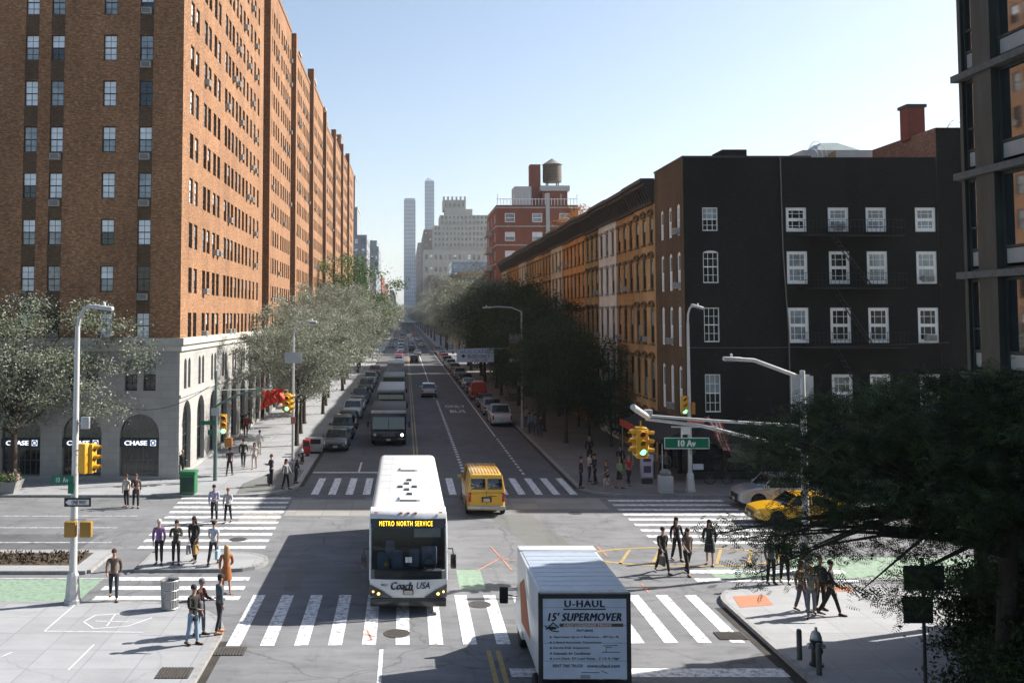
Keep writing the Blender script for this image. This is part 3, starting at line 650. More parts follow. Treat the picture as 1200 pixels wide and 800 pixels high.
def pix(p):   # rough size in the photograph of a 1 m thing at p (0 outside the frame)
    x, y, z = p
    if y < 3: return 0
    u = CX + F * x / y; v = HY - F * (z - CAMZ) / y
    return F / y if (-30 < u < 1230 and -30 < v < 830) else F / y * .01
def put_windows(root, specs, cap=96, split=False, name='window'):
    """specs: (loc, rz, w, h, frame width, grid, frame material, (upper, lower glass), arch). The largest are parts, the rest one part"""
    specs = sorted(specs, key=lambda s: -pix(s[0]) * s[2] * s[3] * (abs(s[0][0] / s[0][1]) if abs(math.cos(s[1])) < .5 else 1))
    rest = MB()
    for i, (loc, rz, w, h, f, grid, fm, g, arch) in enumerate(specs):
        if i < cap:
            if split: o = ob(name, frame_mesh(w, h, f, grid, fm, arch), root, loc, rz); ob('pane', pane_mesh(w, h, *g), o)
            else: ob(name, win_mesh(w, h, f, grid, fm, g, arch), root, loc, rz)
        else: rest.mesh(win_mesh(w, h, f, grid, fm, g, arch), Matrix.Translation(loc) @ Matrix.Rotation(rz, 4, 'Z'))
    if rest.v: o = rest.build(name + '_rest', root); o.name = 'windows'; o['kind'] = 'stuff'
def put_acs(root, locs, rz=None, cap=60):
    rest = MB(); locs = sorted(locs, key=lambda a: -pix(a[0]))
    for i, (loc, r) in enumerate(locs):
        if i < cap: ob('air_conditioner', ac_mesh(), root, loc, r)
        else: rest.mesh(ac_mesh(), Matrix.Translation(loc) @ Matrix.Rotation(r, 4, 'Z'))
    if rest.v: o = rest.build('air_conditioners', root); o['kind'] = 'stuff'
BRKL = brick('london_brick', (.35, .16, .075), (.165, .075, .038), (.27, .17, .1), spots=(.58, .4, .25), spot_amt=.75, big=.25)
LIME = paving('limestone', (.4, .39, .37), None, stain=(.85, 1.1), fine=.12)
LIMEV = brick('limestone_blocks', (.42, .41, .39), (.37, .36, .345), (.27, .26, .25), .9, .42, big=.14)
TRIM = mat('light_stone_trim', (.5, .48, .43), .8, var=.2)
ROOFM = mat('roof_felt', (.09, .09, .09), .9, var=.2, scale=1)
# ------------------------------------------------------------------ the long brick apartment row on the sunlit side
rnd = random.Random(5)
def glasses(p=(.45, .25, .2, .1)):
    k = rnd.random()
    if k < p[0]: return (GPALE, GPALE) if rnd.random() < .6 else (GPALE, GMID)
    if k < p[0] + p[1]: return (GMID, GMID)
    if k < p[0] + p[1] + p[2]: return (GPALE, GDARK)
    return (GDARK, GDARK)
FL = 2.87
def roof_box(mb, x0, x1, y0, y1, z, par=.9, t=.3):
    mb.quad((x0, y0, z - par), (x1, y0, z - par), (x1, y1, z - par), (x0, y1, z - par))
    # inner faces and coping of the parapet
    for a, b, c, d in ((x0, x1, y0, y0 + t), (x0, x1, y1 - t, y1), (x0, x0 + t, y0 + t, y1 - t), (x1 - t, x1, y0 + t, y1 - t)): mb.box(a + .002, b - .002, c + .002, d - .002, z - par, z)
def bulkhead(root, x0, x1, y0, y1, z, h, m, cap=TRIM):
    b = MB().use(m); b.box(x0, x1, y0, y1, z - 1, z + h); o = b.build('roof_bulkhead', root)
    c = MB().use(cap); c.box(x0 - .15, x1 + .15, y0 - .15, y1 + .15, z + h, z + h + .22); c.build('coping', o)
def chase_sign(root, x, y, z):
    s = MB().use(mat('sign_band', (.02, .025, .045), .4, var=.05)); s.box(x - 1.2, x + 1.2, y - .06, y, z - .24, z + .24); b = s.build('shop_sign', root)
    ob('lettering', TX['chase'], b, (x - .22, y - .075, z))
    g = MB().use(BLUE)
    for k in range(4):
        T = Matrix.Translation((x + .83, y - .075, z)) @ Matrix.Rotation(R(90 * k), 4, 'Y')
        g.add([tuple(T @ Vector(p)) for p in ((-.15, -.004, .06), (-.06, -.004, .15), (.13, -.004, .15), (.05, -.004, .065))], ((0, 1, 2, 3),))
    w = MB().use(LETB); w.box(x + .66, x + 1.0, y - .068, y - .062, z - .17, z + .17)
    w.build('logo_plate', b); g.build('logo', b)
LTG = 'brick apartment houses of the long sunlit row'
def terrace_block(i, y0, y1, H, label, west=False, cols=None, pent=None):
    r = thing('apartment_building', label, 'building', (0, 0, 0), 0, LTG)
    xf, xb = BL, BL - 21; zc = 8.35; D = 1
    rows = [10.2 + FL * k for k in range(int((H - 11.2) / FL) + 1)]
    w = MB().use(BRKL); sp = []; ac = []
    n = len(cols)
    ops = [(c - y0 - .5, c - y0 + .5, z - 1.62, z) for c in cols for z in rows]
    wall(w, (xf, y0), (0, 1), (1, 0), zc, H, y1 - y0, ops, .16)
    for c in cols:
        for z in rows:
            sp.append(((xf - .04, c, z - 1.62), R(90), 1.0, 1.62, .07, (2, 2) if i < 3 else (1, 1), FDARK, glasses((.12, .3, .18)), 0))
            if rnd.random() < .13: ac.append(((xf + .02, c, z - 1.6), R(90)))
    if west:
        wc = [-32.2, -30.4, -26.6, -23.15, -21.55, -18.3, -16.05]
        ops = [(c + 34.75 - .42, c + 34.75 + .42, z - 1.62, z) for c in wc for z in rows]
        wall(w, (-34.75, y0), (1, 0), (0, -1), zc, H, 21, ops, .16); xb = -34.75
        sooty = brick('sooty_brick', (.14, .085, .05), (.085, .05, .032), (.12, .09, .06), spots=(.22, .16, .1), spot_amt=.5)
        for c in (-26.6, -23.15, -21.55, -16.05):
            for z, z2 in zip(rows, rows[1:]): MB().use(sooty).box(c - .42, c + .42, y0 - .012, y0 - .002, z + .02, z2 - 1.64).build('sooty_panel', r)
        for c in wc:
            for z in rows:
                sp.append(((c, y0 + .04, z - 1.62), 0, .84, 1.62, .065, (2, 2), FDARK, glasses((.62, .14, .14)), 0))
                if c in (-21.55, -16.05, -30.4) and rnd.random() < .62: ac.append(((c, y0 - .0, z - 2.1 if rnd.random() < .6 else z - 1.6), 0))
    else: w.quad((xb, y0, 0), (xf, y0, 0), (xf, y0, H), (xb, y0, H))
    w.quad((xf, y1, 0), (xb, y1, 0), (xb, y1, H), (xf, y1, H)); w.quad((xb, y1, 0), (xb, y0, 0), (xb, y0, H), (xb, y1, H))
    w.build('wall', r)
    f = MB().use(ROOFM); roof_box(f, xb, xf, y0, y1, H - .001); f.build('roof', r)
    c = MB().use(mat('brick_coping', (.24, .12, .06), .85, var=.25)); c.box(xf, xf + .08, y0, y1, H - .3, H + .12); c.box(xf - .3, xf - .003, y0, y1, H + .001, H + .12)
    if i:
        for ya, pw, ph in ((y0 + .003, 1.2, 1.2),):
            p = MB().use(BRKL); p.box(xf + .001, xf + .4, ya, ya + pw, zc + .32, H + ph); p.box(xf - .5, xf, ya, ya + pw, H + .125, H + ph); p.build('pier', r)
    if west: c.box(-34.75, xf + .12, y0 - .12, y0 - .001, H - .5, H + .12)
    c.build('coping', r)
    # limestone base with tall arches, small paired arched windows above them
    b = MB().use(LIMEV); ops = []; arcs = []; ups = []
    na = max(3, int((y1 - y0) / 4.1)); st = (y1 - y0) / na
    for k in range(na):
        u = st * (k + .5); ops.append((u - 1.15, u + 1.15, .35, 4.7, 1)); arcs.append(u)
        for du in (-.55, .55): ops.append((u + du - .36, u + du + .36, 5.45, 7.35, 1)); ups.append(u + du)
    wall(b, (xf, y0), (0, 1), (1, 0), SW, zc, y1 - y0, ops, .3)
    base = []
    for u in arcs: sp2 = ((xf - .2, y0 + u, .35), R(90), 2.3, 4.35, .09, (3, 3), FDARK, (GDARK, GDARK), 1); base.append(sp2)
    for u in ups: base.append(((xf - .2, y0 + u, 5.45), R(90), .72, 1.9, .06, (1, 1), FDARK, (GMID, GDARK), 1))
    if west:
        ax = [-32.3, -28.75, -25.2, -21.65 - .15, -18.35 + .05, -14.95 - 1.15]; ax = [-31.0, -27.4, -23.9, -19.6, -16.2]; ops = []
        for a in (-30.7, -27.1, -23.35, -19.65, -16.15):
            ops.append((a + 34.75 - 1.2, a + 34.75 + 1.2, .3, 4.05, 1)); base.append(((a, y0 + .2, .3), 0, 2.4, 3.75, .07, (7, 2), FGREY, (GDARK, GDARK), 1))
            for du in (-.56, .56): ops.append((a + 34.75 + du - .39 + .0, a + 34.75 + du + .39, 5.45, 7.35, 1)); base.append(((a + du, y0 + .2, 5.45), 0, .78, 1.9, .05, (2, 2), FDARK, (GMID, GDARK), 1))
        wall(b, (-34.75, y0), (1, 0), (0, -1), SW, zc, 21, ops, .3)
    b.build('limestone_base', r)
    c = MB().use(TRIM); c.box(xf, xf + .28, y0, y1, zc - .12, zc + .3); c.box(xf, xf + .14, y0, y1, zc - .5, zc - .12); c.box(xf, xf + .1, y0, y1, 5.02, 5.18)
    if west: c.box(-34.75, xf + .28, y0 - .28, y0 - .002, zc - .12, zc + .3); c.box(-34.75, xf + .14, y0 - .14, y0 - .002, zc - .5, zc - .12)
    c.build('cornice', r)
    put_windows(r, sp, 96, split=west); put_windows(r, base, 24, name='arched_window'); put_acs(r, ac, 40)
    if west:
        for a in (-27.1, -23.35, -19.65, -16.15): chase_sign(r, a, y0 + .12, 2.3)
        s = MB().use(mat('shop_interior', (.1, .095, .09), .8, var=.5, scale=2))
        s.quad((-34, y0 + 5, 0), (-15, y0 + 5, 0), (-15, y0 + 5, 4), (-34, y0 + 5, 4)); s.build('shop_interior', r)
    for q in (pent or []): bulkhead(r, *q, H, q_h(q), BRKL) if False else bulkhead(r, q[0], q[1], q[2], q[3], H, q[4], BRKL)
    return r
terrace_block(0, YB, 91.6, 62.5, 'tall brick corner apartment tower with CHASE bank arches at its pale stone base', True,
    [61.0, 62.5, 65.1, 66.5, 68.4, 69.9, 72.6, 74.0, 75.5, 77.2, 78.8, 80.6, 82.4, 84.4, 86.4, 88.6])
names = ['orange brick apartment house joined right after the tall bank corner tower', 'second orange brick apartment house behind the corner tower, a dark slit on each side', 'third orange brick apartment house in the sunlit row', 'fourth orange brick apartment house in the sunlit row',
         'fifth orange brick apartment house, where the sunlit row narrows', 'sixth orange brick apartment house in the sunlit row', 'last and farthest brick apartment house at the end of the sunlit row']
yy = 93.4
for i in range(7):
    y1 = yy + 20.3 + (5 if i == 6 else 0); H = [44.4, 43.4, 44.8, 43.2, 44.6, 45.8, 47.5][i]
    n = 9; cols = [yy + 2.1 + 7.2 * k / 4 for k in range(5)] + [yy + 11.8 + 7.4 * k / 4 for k in range(5)]
    pt = [(BL - 9, BL - 2.4, yy + 5, yy + 10, 3.2), (BL - 6, BL - 1.2, y1 - 5, y1 - 1.5, [4.4, 2.2, 3.8, 5.2, 3.0, 6, 4][i]), (BL - 3.5, BL - .6, yy + 12, yy + 14, 2.0)]
    terrace_block(i + 1, yy, y1, H, names[i], False, cols, pt); yy = y1 + 1.9
# water tank on the far end of the row
def water_tank(label, x, y, z, s, m):
    t = thing('water_tank', label, 'water tank', (x, y, z)); t.scale = (s, s, s)
    b = MB().use(m, True); b.lathe([(1.9, 1.6), (1.95, 2.5), (1.9, 5.2)], (0, 0, 0), 18); b.build('barrel', t)
    h = MB().use(FDARK, True); [h.lathe([(1.97, z0), (1.99, z0 + .03), (1.97, z0 + .06)], (0, 0, 0), 18, cap=False) for z0 in (1.9, 2.5, 3.1, 3.8, 4.6)]; h.build('hoops', t)
    c = MB().use(mat('tank_roof', (.2, .19, .18), .7, var=.2)); c.lathe([(2.1, 5.2), (.1, 6.5), (.02, 6.6)], (0, 0, 0), 18); c.build('tank_roof', t)
    for a in range(4): l = MB().use(FDARK); q = R(45 + 90 * a); l.box(1.5 * math.cos(q) - .1, 1.5 * math.cos(q) + .1, 1.5 * math.sin(q) - .1, 1.5 * math.sin(q) + .1, -.5, 1.6); l.build('leg', t)
WOOD = mat('tank_wood', (.16, .12, .09), .85, var=.3, streak=(1, 1, .1), scale=5)
water_tank('pale rooftop water tank above the sunlit brick row', BL - 5, 176, 44.7, .8, mat('pale_tank', (.5, .5, .49), .7, var=.15))

# ------------------------------------------------------------------ black corner building
BLK = brick('black_painted_brick', (.021, .019, .016), (.016, .015, .0125), (.013, .012, .011), big=.35, spots=(.05, .043, .035), spot_amt=.6)
BRN = brick('brown_painted_brick', (.17, .11, .065), (.12, .08, .05), (.07, .045, .03), big=.4)
YBK = 65.2
def black_building():
    r = thing('corner_building', 'black painted brick corner building with white framed windows and a brown side wall', 'building')
    x0, x1, H = BR, 32.7, 19.75
    rows = [(15.15, 16.65, 0), (11.95, 13.95, 0), (8.35, 10.5, 0), (4.1, 6.45, 0)]
    w = MB().use(BLK); ops = []; sp = []
    wc = [(833.5, .95), (935, 1.28), (984.5, 1.28), (1029, 1.28), (1087, 1.28)]
    for j, (px, ww) in enumerate(wc):
        X = (px - CX) * YB / F
        for i, (a, b, _) in enumerate(rows):
            if j == 0: a, b = a + .05, b + (0 if i != 1 else .05)
            ar = .35 if (j == 0 and i in (1,)) else 0
            ops.append((X - x0 - ww / 2, X - x0 + ww / 2, a, b, ar)); sp.append(((X, YB, a), 0, ww, b - a, .06 if j == 0 else .19, (3, 2), FWHITE, [(GMID, GDARK), (GDARK, GDARK), (GMID, GMID), (GCURT, GMID)][rnd.randrange(4)], ar))
    wall(w, (x0, YB), (1, 0), (0, -1), 3.6, H, x1 - x0, ops, .1); w.build('wall', r)
    s = MB().use(BRN); ops = []
    for Y in (59.7, 61.55, 63.5):
        for i, (a, b) in enumerate(((15.0, 17.0), (11.6, 14.0), (8.1, 10.6), (4.0, 6.9))):
            ops.append((Y - YB - .4, Y - YB + .4, a, b, .5)); sp.append(((x0 + .0, Y, a), R(-90), .8, b - a, .1, (1, 1), FWHITE, (GMID, GPALE) if rnd.random() < .5 else (GPALE, GPALE), .5))
    wall(s, (x0, YBK), (0, -1), (-1, 0), 3.6, H, YBK - YB, [(YBK - YB - q[1], YBK - YB - q[0]) + q[2:] for q in ops], .1)
    s.quad((x1, YB, 0), (x1, YBK, 0), (x1, YBK, H), (x1, YB, H)); s.quad((x0, YBK, 0), (x1, YBK, 0), (x1, YBK, H), (x0, YBK, H)); s.build('side_wall', r)
    f = MB().use(ROOFM); roof_box(f, x0, x1, YB, YBK, H - .001, .4); f.build('roof', r)
    c = MB().use(mat('dark_coping', (.05, .05, .052), .5, var=.2)); c.box(x0 - .06, 25.0, YB - .06, YB - .002, H - .02, H + .09); c.box(x0 - .06, x0 - .002, YB, YBK, H - .02, H + .09); c.build('coping', r)
    d = MB().use(mat('faded_cable', (.18, .17, .15), .7, var=.1)); p = (917 - CX) * YB / F; d.tube([(p, YB - .08, H), (p + .05, YB - .08, 14), (p + .3, YB - .08, 9), (p + .3, YB - .08, 4)], .04, 5); d.build('drain_pipe', r)
    d = MB().use(BLK); d.box(20.05, 21.6, 60, 62, H - .4, H + .75); d.build('roof_bulkhead', r)
    # shop floor: columns, dark glazing and the awning over it
    g = MB().use(mat('shopfront_black', (.02, .018, .018), .5, var=.2)); g.box(x0, x1, YB, YB + .25, 2.9, 3.6); g.box(x0, x0 + .25, YB + .25, YBK, 2.9, 3.6)
    for k in range(8): q = x0 + .12 + (x1 - x0 - .3) * k / 7; g.box(q - .12, q + .12, YB + .01, YB + .24, SW, 2.9)
    for Y in (60.7, 62.9, 65.0): g.box(x0 + .01, x0 + .24, Y - .12, Y + .12, SW, 2.9)
    g.box(x0, x1, YB + .02, YB + .2, SW, .55); g.build('shopfront', r)
    q = MB().use(GLASS); q.quad((x0 + .2, YB + .15, .5), (x1, YB + .15, .5), (x1, YB + .15, 2.95), (x0 + .2, YB + .15, 2.95)); q.quad((x0 + .15, YB + .2, .3), (x0 + .15, YBK, .3), (x0 + .15, YBK, 2.95), (x0 + .15, YB + .2, 2.95)); q.build('shop_window', r)
    a = MB().use(mat('black_awning', (.025, .024, .026), .8, var=.15)); Z0, Z1_ = 2.5, 3.55
    a.loft([[(x0 - .05, YB - .01, Z1_), (x0 - .05, YB - 1.9, Z0 + .25), (x0 - .05, YB - 1.9, Z0), (x0 - .05, YB - .01, Z0 + .2)], [(27, YB - .01, Z1_), (27, YB - 1.9, Z0 + .25), (27, YB - 1.9, Z0), (27, YB - .01, Z0 + .2)]])
    a.loft([[(x0 - .01, YB - 1.9, Z1_), (x0 - 2.1, YB - 1.9, Z0 + .25), (x0 - 2.1, YB - 1.9, Z0), (x0 - .01, YB - 1.9, Z0 + .2)], [(x0 - .01, YBK + 2, Z1_), (x0 - 2.1, YBK + 2, Z0 + .25), (x0 - 2.1, YBK + 2, Z0), (x0 - .01, YBK + 2, Z0 + .2)]])
    a.build('awning', r)
    a = MB().use(mat('red_awning_cloth', (.42, .05, .03), .8, var=.2)); a.box(x0 - 2.14, x0 - 2.102, YB + 1.0, YBK + 2, Z0 - .1, Z0 + .36); a.build('red_valance', r)
    po = MB().use(STEEL); [po.tube([(x0 - 2.0, Y, SW), (x0 - 2.0, Y, Z0)], .03, 6) for Y in (YB - 1.8, 61, 64, 67)]; po.build('awning_posts', r)
    put_windows(r, sp, 96, split=True)
    for X, i, dx in ((984.5, 0, 0), (1087, 1, 0), (1087, 2, .05), (935, 3, 0)): ob('air_conditioner', ac_mesh(), r, ((X - CX) * YB / F + dx, YB, rows[i][0] + .12))
    for Y, z in ((59.7, 15.1), (59.7, 11.7), (61.55, 8.2), (61.55, 4.1)): ob('air_conditioner', ac_mesh(), r, (x0, Y, z), R(-90))
    # fire escape, black on black
    e = MB().use(mat('fire_escape_iron', (.02, .02, .02), .5, var=.1)); xa, xb = 24.1, 30.2
    for z in (14.9, 11.7, 8.1, 4.1):
        e.box(xa, xb, YB - 1.0, YB - .02, z - .06, z)
        for zz in (.45, .9): e.tube([(xa, YB - .02, z + zz), (xa, YB - 1.0, z + zz), (xb, YB - 1.0, z + zz), (xb, YB - .02, z + zz)], .014, 4)
        for k in range(25): q = xa + (xb - xa) * k / 24; e.box(q - .008, q + .008, YB - 1.01, YB - .99, z, z + .9)
    for z0, z1 in ((4.1, 8.1), (8.1, 11.7), (11.7, 14.9)):
        for yy_ in (YB - .75, YB - .25): e.tube([(28.3, yy_, z0), (26.0, yy_, z1)], .035, 4)
        for k in range(12): t = (k + .5) / 12; e.box(28.3 - 2.3 * t - .1, 28.3 - 2.3 * t + .1, YB - .75, YB - .25, z0 + (z1 - z0) * t - .01, z0 + (z1 - z0) * t + .01)
    fe = e.build('fire_escape', r)
black_building()
# taller dark house behind the black one, its brick flank above the roof
OLDB = brick('old_red_brick', (.3, .12, .06), (.2, .08, .045), (.25, .2, .16), spots=(.45, .4, .35), spot_amt=.7, big=.35)
def tall_neighbour():
    r = thing('tenement_building', 'taller dark tenement with patchy red brick flank beside the black building', 'building')
    w = MB().use(BLK); x0, x1, H = 32.75, 44, 21.6
    sp = []; ops = []
    for X in (35.5, 38.3, 41):
        for a, b in ((15.2, 16.8), (12, 13.9), (8.4, 10.5)): ops.append((X - x0 - .6, X - x0 + .6, a, b)); sp.append(((X, YB, a), 0, 1.2, b - a, .1, (2, 2), FWHITE, (GMID, GDARK), 0))
    wall(w, (x0, YB), (1, 0), (0, -1), 0, H, x1 - x0, ops, .1); w.build('wall', r)
    s = MB().use(OLDB); s.quad((x0, 66.5, 0), (x0, YB, 0), (x0, YB, H), (x0, 66.5, H)); s.quad((x1, YB, 0), (x1, 66.5, 0), (x1, 66.5, H), (x1, YB, H)); s.quad((x0, 66.5, 0), (x1, 66.5, 0), (x1, 66.5, H), (x0, 66.5, H)); s.build('brick_flank', r)
    f = MB().use(ROOFM); roof_box(f, x0, x1, YB, 66.5, H - .001, .3); f.build('roof', r)
    c = MB().use(brick('chimney_brick', (.3, .07, .04), (.24, .055, .035), (.2, .12, .1))); c.box(32.6, 33.7, 61.4, 62.4, H - .2, H + 1.9); o = c.build('chimney', r)
    c = MB().use(FDARK); c.box(32.5, 33.8, 61.3, 62.5, H + 1.9, H + 2.1); c.build('chimney_cap', o)
    put_windows(r, sp)
tall_neighbour()
def penthouse():
    r = thing('roof_conservatory', 'low white conservatory with stepped glass lantern roofs behind the black parapet', 'roof building')
    P1 = mat('penthouse_white', (.6, .6, .58), .7, var=.12)
    w = MB().use(P1); w.box(28.7, 38.5, 68.5, 74, 14, 21.95); w.build('wall', r)
    for (a, b, z, h, m) in ((28.8, 33.6, 21.97, .4, ROOFM), (29.9, 33.2, 22.0, .85, mat('lantern_green', (.22, .28, .26), .4, var=.2))):
        q = MB().use(m); c = (a + b) / 2; q.add([(a, 69, z), (b, 69, z), (b, 73.5, z), (a, 73.5, z), (c - .6, 70.6, z + h), (c + .6, 70.6, z + h), (c + .6, 71.8, z + h), (c - .6, 71.8, z + h)], ((0, 1, 5, 4), (1, 2, 6, 5), (2, 3, 7, 6), (3, 0, 4, 7), (4, 5, 6, 7))); q.build('lantern_roof', r)
    q = MB().use(mat('tan_board', (.4, .27, .12), .8, var=.2)); q.add([(29.3, 68.3, 20.9), (31, 68.3, 20.9), (31, 68.3, 21.9)], ((0, 1, 2),)); q.add([(29.3, 68.45, 20.9), (31, 68.45, 20.9), (31, 68.45, 21.9)], ((2, 1, 0),)); q.build('gable_board', r)
penthouse()
for (x, z, l) in ((26.9, 20.2, 'thin round wire trellis hoops on the black building roof'), (36.0, 21.6, 'thin wire hoops on the brick roof next to the chimney')):
    h = MB().use(mat('thin_wire', (.25, .25, .25), .5, var=0))
    for k in range(3): h.tube([(x + (.75 - .14 * k) * math.cos(a * math.pi / 10) * 1, 62 + .3 * k, z - .5 + (1.7 - .2 * k) * math.sin(a * math.pi / 10)) for a in range(11)], .018, 4)
    tag(h.build('wire_hoops'), l, 'wire hoops')

# ------------------------------------------------------------------ row houses down the shaded side
RH = []
def row_house(i, y0, y1, H, bm, label, fw=FDARK, nw=3, lintel=True, arches=False, detail=True):
    r = thing('row_house', label, 'house', (0, 0, 0), 0, 'attached row houses along the shaded pavement')
    x0, x1 = BR + (.02 if i % 2 else 0), BR + 15; L = y1 - y0; ops = []; sp = []
    rows = [(15.05, 16.9), (11.85, 13.95), (8.1, 10.55), (4.3, 7.0), (.9, 3.2)]
    lm = mat('lintel_' + bm.name, tuple(c * .75 for c in LINT[bm.name]), .8, var=.25)
    for k in range(nw):
        u = L * (k + .5) / nw
        for a, b in rows:
            ops.append((u - .5, u + .5, a, b, .4 if arches else 0)); sp.append(((x0, y1 - u, a), R(-90), 1.0, b - a, .07, (1, 1), fw, [(GDARK, GDARK), (GMID, GDARK), (GCURT, GDARK), (GDARK, GMID)][rnd.randrange(4)], .4 if arches else 0))
            k_ = ('hd', bm.name, arches, b)
            if k_ not in WC:
                hd = MB().use(lm); hd.box(-.14, -.002, -.62, .62, .04, .26)
                if arches: hd.tube([(-.1, .62 * math.cos(t * math.pi / 6), .15 + .3 * math.sin(t * math.pi / 6)) for t in range(7)], .09, 5)
                WC[k_] = hd.data('window_head'); WC[k_ + ('s',)] = MB().use(lm).box(-.12, -.002, -.58, .58, -.14, -.02).data('window_sill')
            ob('window_head', WC[k_], r, (x0, y1 - u, b)); ob('window_sill', WC[k_ + ('s',)], r, (x0, y1 - u, a))
    w = MB().use(bm); wall(w, (x0, y1), (0, -1), (-1, 0), 0, H, L, ops, .16)
    w.quad((x0, y0, 0), (x1, y0, 0), (x1, y0, H), (x0, y0, H)); w.quad((x1, y1, 0), (x0, y1, 0), (x0, y1, H), (x1, y1, H)); w.quad((x1, y0, 0), (x1, y1, 0), (x1, y1, H), (x1, y0, H)); w.build('wall', r)
    f = MB().use(ROOFM); f.quad((x0, y0, H + .3), (x1, y0, H - .5), (x1, y1, H - .5), (x0, y1, H + .3)); f.build('roof', r)
    cm = mat('dark_cornice', (.05, .042, .035), .7, var=.3); c = MB().use(cm); e = .004 * (i % 2)
    c.box(x0 - .95, x0 - .003, y0 + .01, y1 - .01, H + .12 + e, H + .38 + e); c.box(x0 - .75, x0 - .003, y0 + .02, y1 - .02, H - .12, H + .12 + e); c.box(x0 - .22, x0 - .003, y0 + .02, y1 - .02, H - 1.35, H - .12)
    nb = int(L / .75)
    for k in range(nb + 1):
        q = y0 + .15 + (L - .3) * k / nb; c.add([(x0 - .7, q - .09, H - .14), (x0 - .7, q + .09, H - .14), (x0 - .24, q + .09, H - 1.25), (x0 - .24, q - .09, H - 1.25), (x0 - .2, q - .09, H - .14), (x0 - .2, q + .09, H - .14)], ((0, 1, 2, 3), (0, 3, 4), (1, 5, 2), (0, 4, 5, 1)))
    c.build('cornice', r)
    put_windows(r, sp)
    if rnd.random() < .8: put_acs(r, [((x0, y1 - L * (rnd.randrange(nw) + .5) / nw, rows[rnd.randrange(4)][0] + .05), R(-90)) for _ in range(2)])
    # chimney and vent stacks
    ch = MB().use(BRN); ch.box(x0 + 2.2, x0 + 3.0, y0 + .3, y0 + 1.5, H - .3, H + 1.0 + .5 * rnd.random()); ch.build('chimney', r)
    v = MB().use(STEEL); q = y0 + L * .6; v.tube([(x0 + 1.6, q, H - .2), (x0 + 1.6, q, H + 1.1 + rnd.random() * .5)], .13, 8); v.lathe([(.2, 0), (.2, .22), (.02, .34)], (x0 + 1.6, q, H + 1.1), 8); v.build('roof_vent', r)
LINT = {'ochre_brick': (.2, .12, .05), 'white_painted_brick': (.4, .39, .37), 'olive_stone': (.14, .1, .05), 'orange_stone': (.25, .11, .03), 'cream_stone': (.4, .35, .27), 'umber_stone': (.17, .095, .045)}
OC = brick('ochre_brick', (.56, .35, .16), (.48, .29, .13), (.42, .3, .18), big=.45); WH = brick('white_painted_brick', (.85, .84, .81), (.78, .77, .75), (.4, .4, .39), big=.25)
OL = brick('olive_stone', (.4, .29, .14), (.34, .24, .12), (.18, .12, .06), .8, .35, big=.35); OR = brick('orange_stone', (.62, .32, .12), (.54, .27, .1), (.3, .16, .07), .8, .35, big=.35)
CR = brick('cream_stone', (.78, .7, .55), (.7, .62, .49), (.36, .31, .24), big=.25); UM = brick('umber_stone', (.46, .27, .12), (.4, .23, .1), (.2, .11, .05), .8, .35, big=.4)
spec = [(65.25, 71.3, OC, True), (71.35, 77.4, UM, False), (77.45, 84.3, WH, False), (84.35, 90.6, OL, True), (90.65, 97.2, OR, False), (97.25, 104, OR, False), (104.05, 112, CR, False), (112.05, 119.4, UM, False), (119.45, 127, OC, False), (127.05, 135, OL, False), (135.05, 144, CR, False), (144.05, 153, OR, False), (153.05, 161, UM, False), (161.05, 170, CR, False)]
lb = ['ochre brick row house with arched window heads next to the brown corner wall', 'umber row house between the ochre and the white one', 'white painted row house between umber and olive neighbours', 'olive brown row house just past the white painted one', 'nearer of the two bright orange row houses in the middle', 'farther of the two bright orange row houses, before the cream one', 'cream row house right after the orange pair', 'umber row house behind the first cream one', 'narrow ochre row house in the middle distance above the dark trees', 'olive row house in the distance', 'second cream row house, partly behind pale tree tops', 'far orange row house under the descending cornice', 'far umber row house near the end of the row', 'cream row house ending the row before the red brick block']
for i, (a, b, m, ar) in enumerate(spec): row_house(i, a, b, [18.95, 18.9, 18.95, 18.85][i % 4] + .1, m, lb[i], arches=ar)

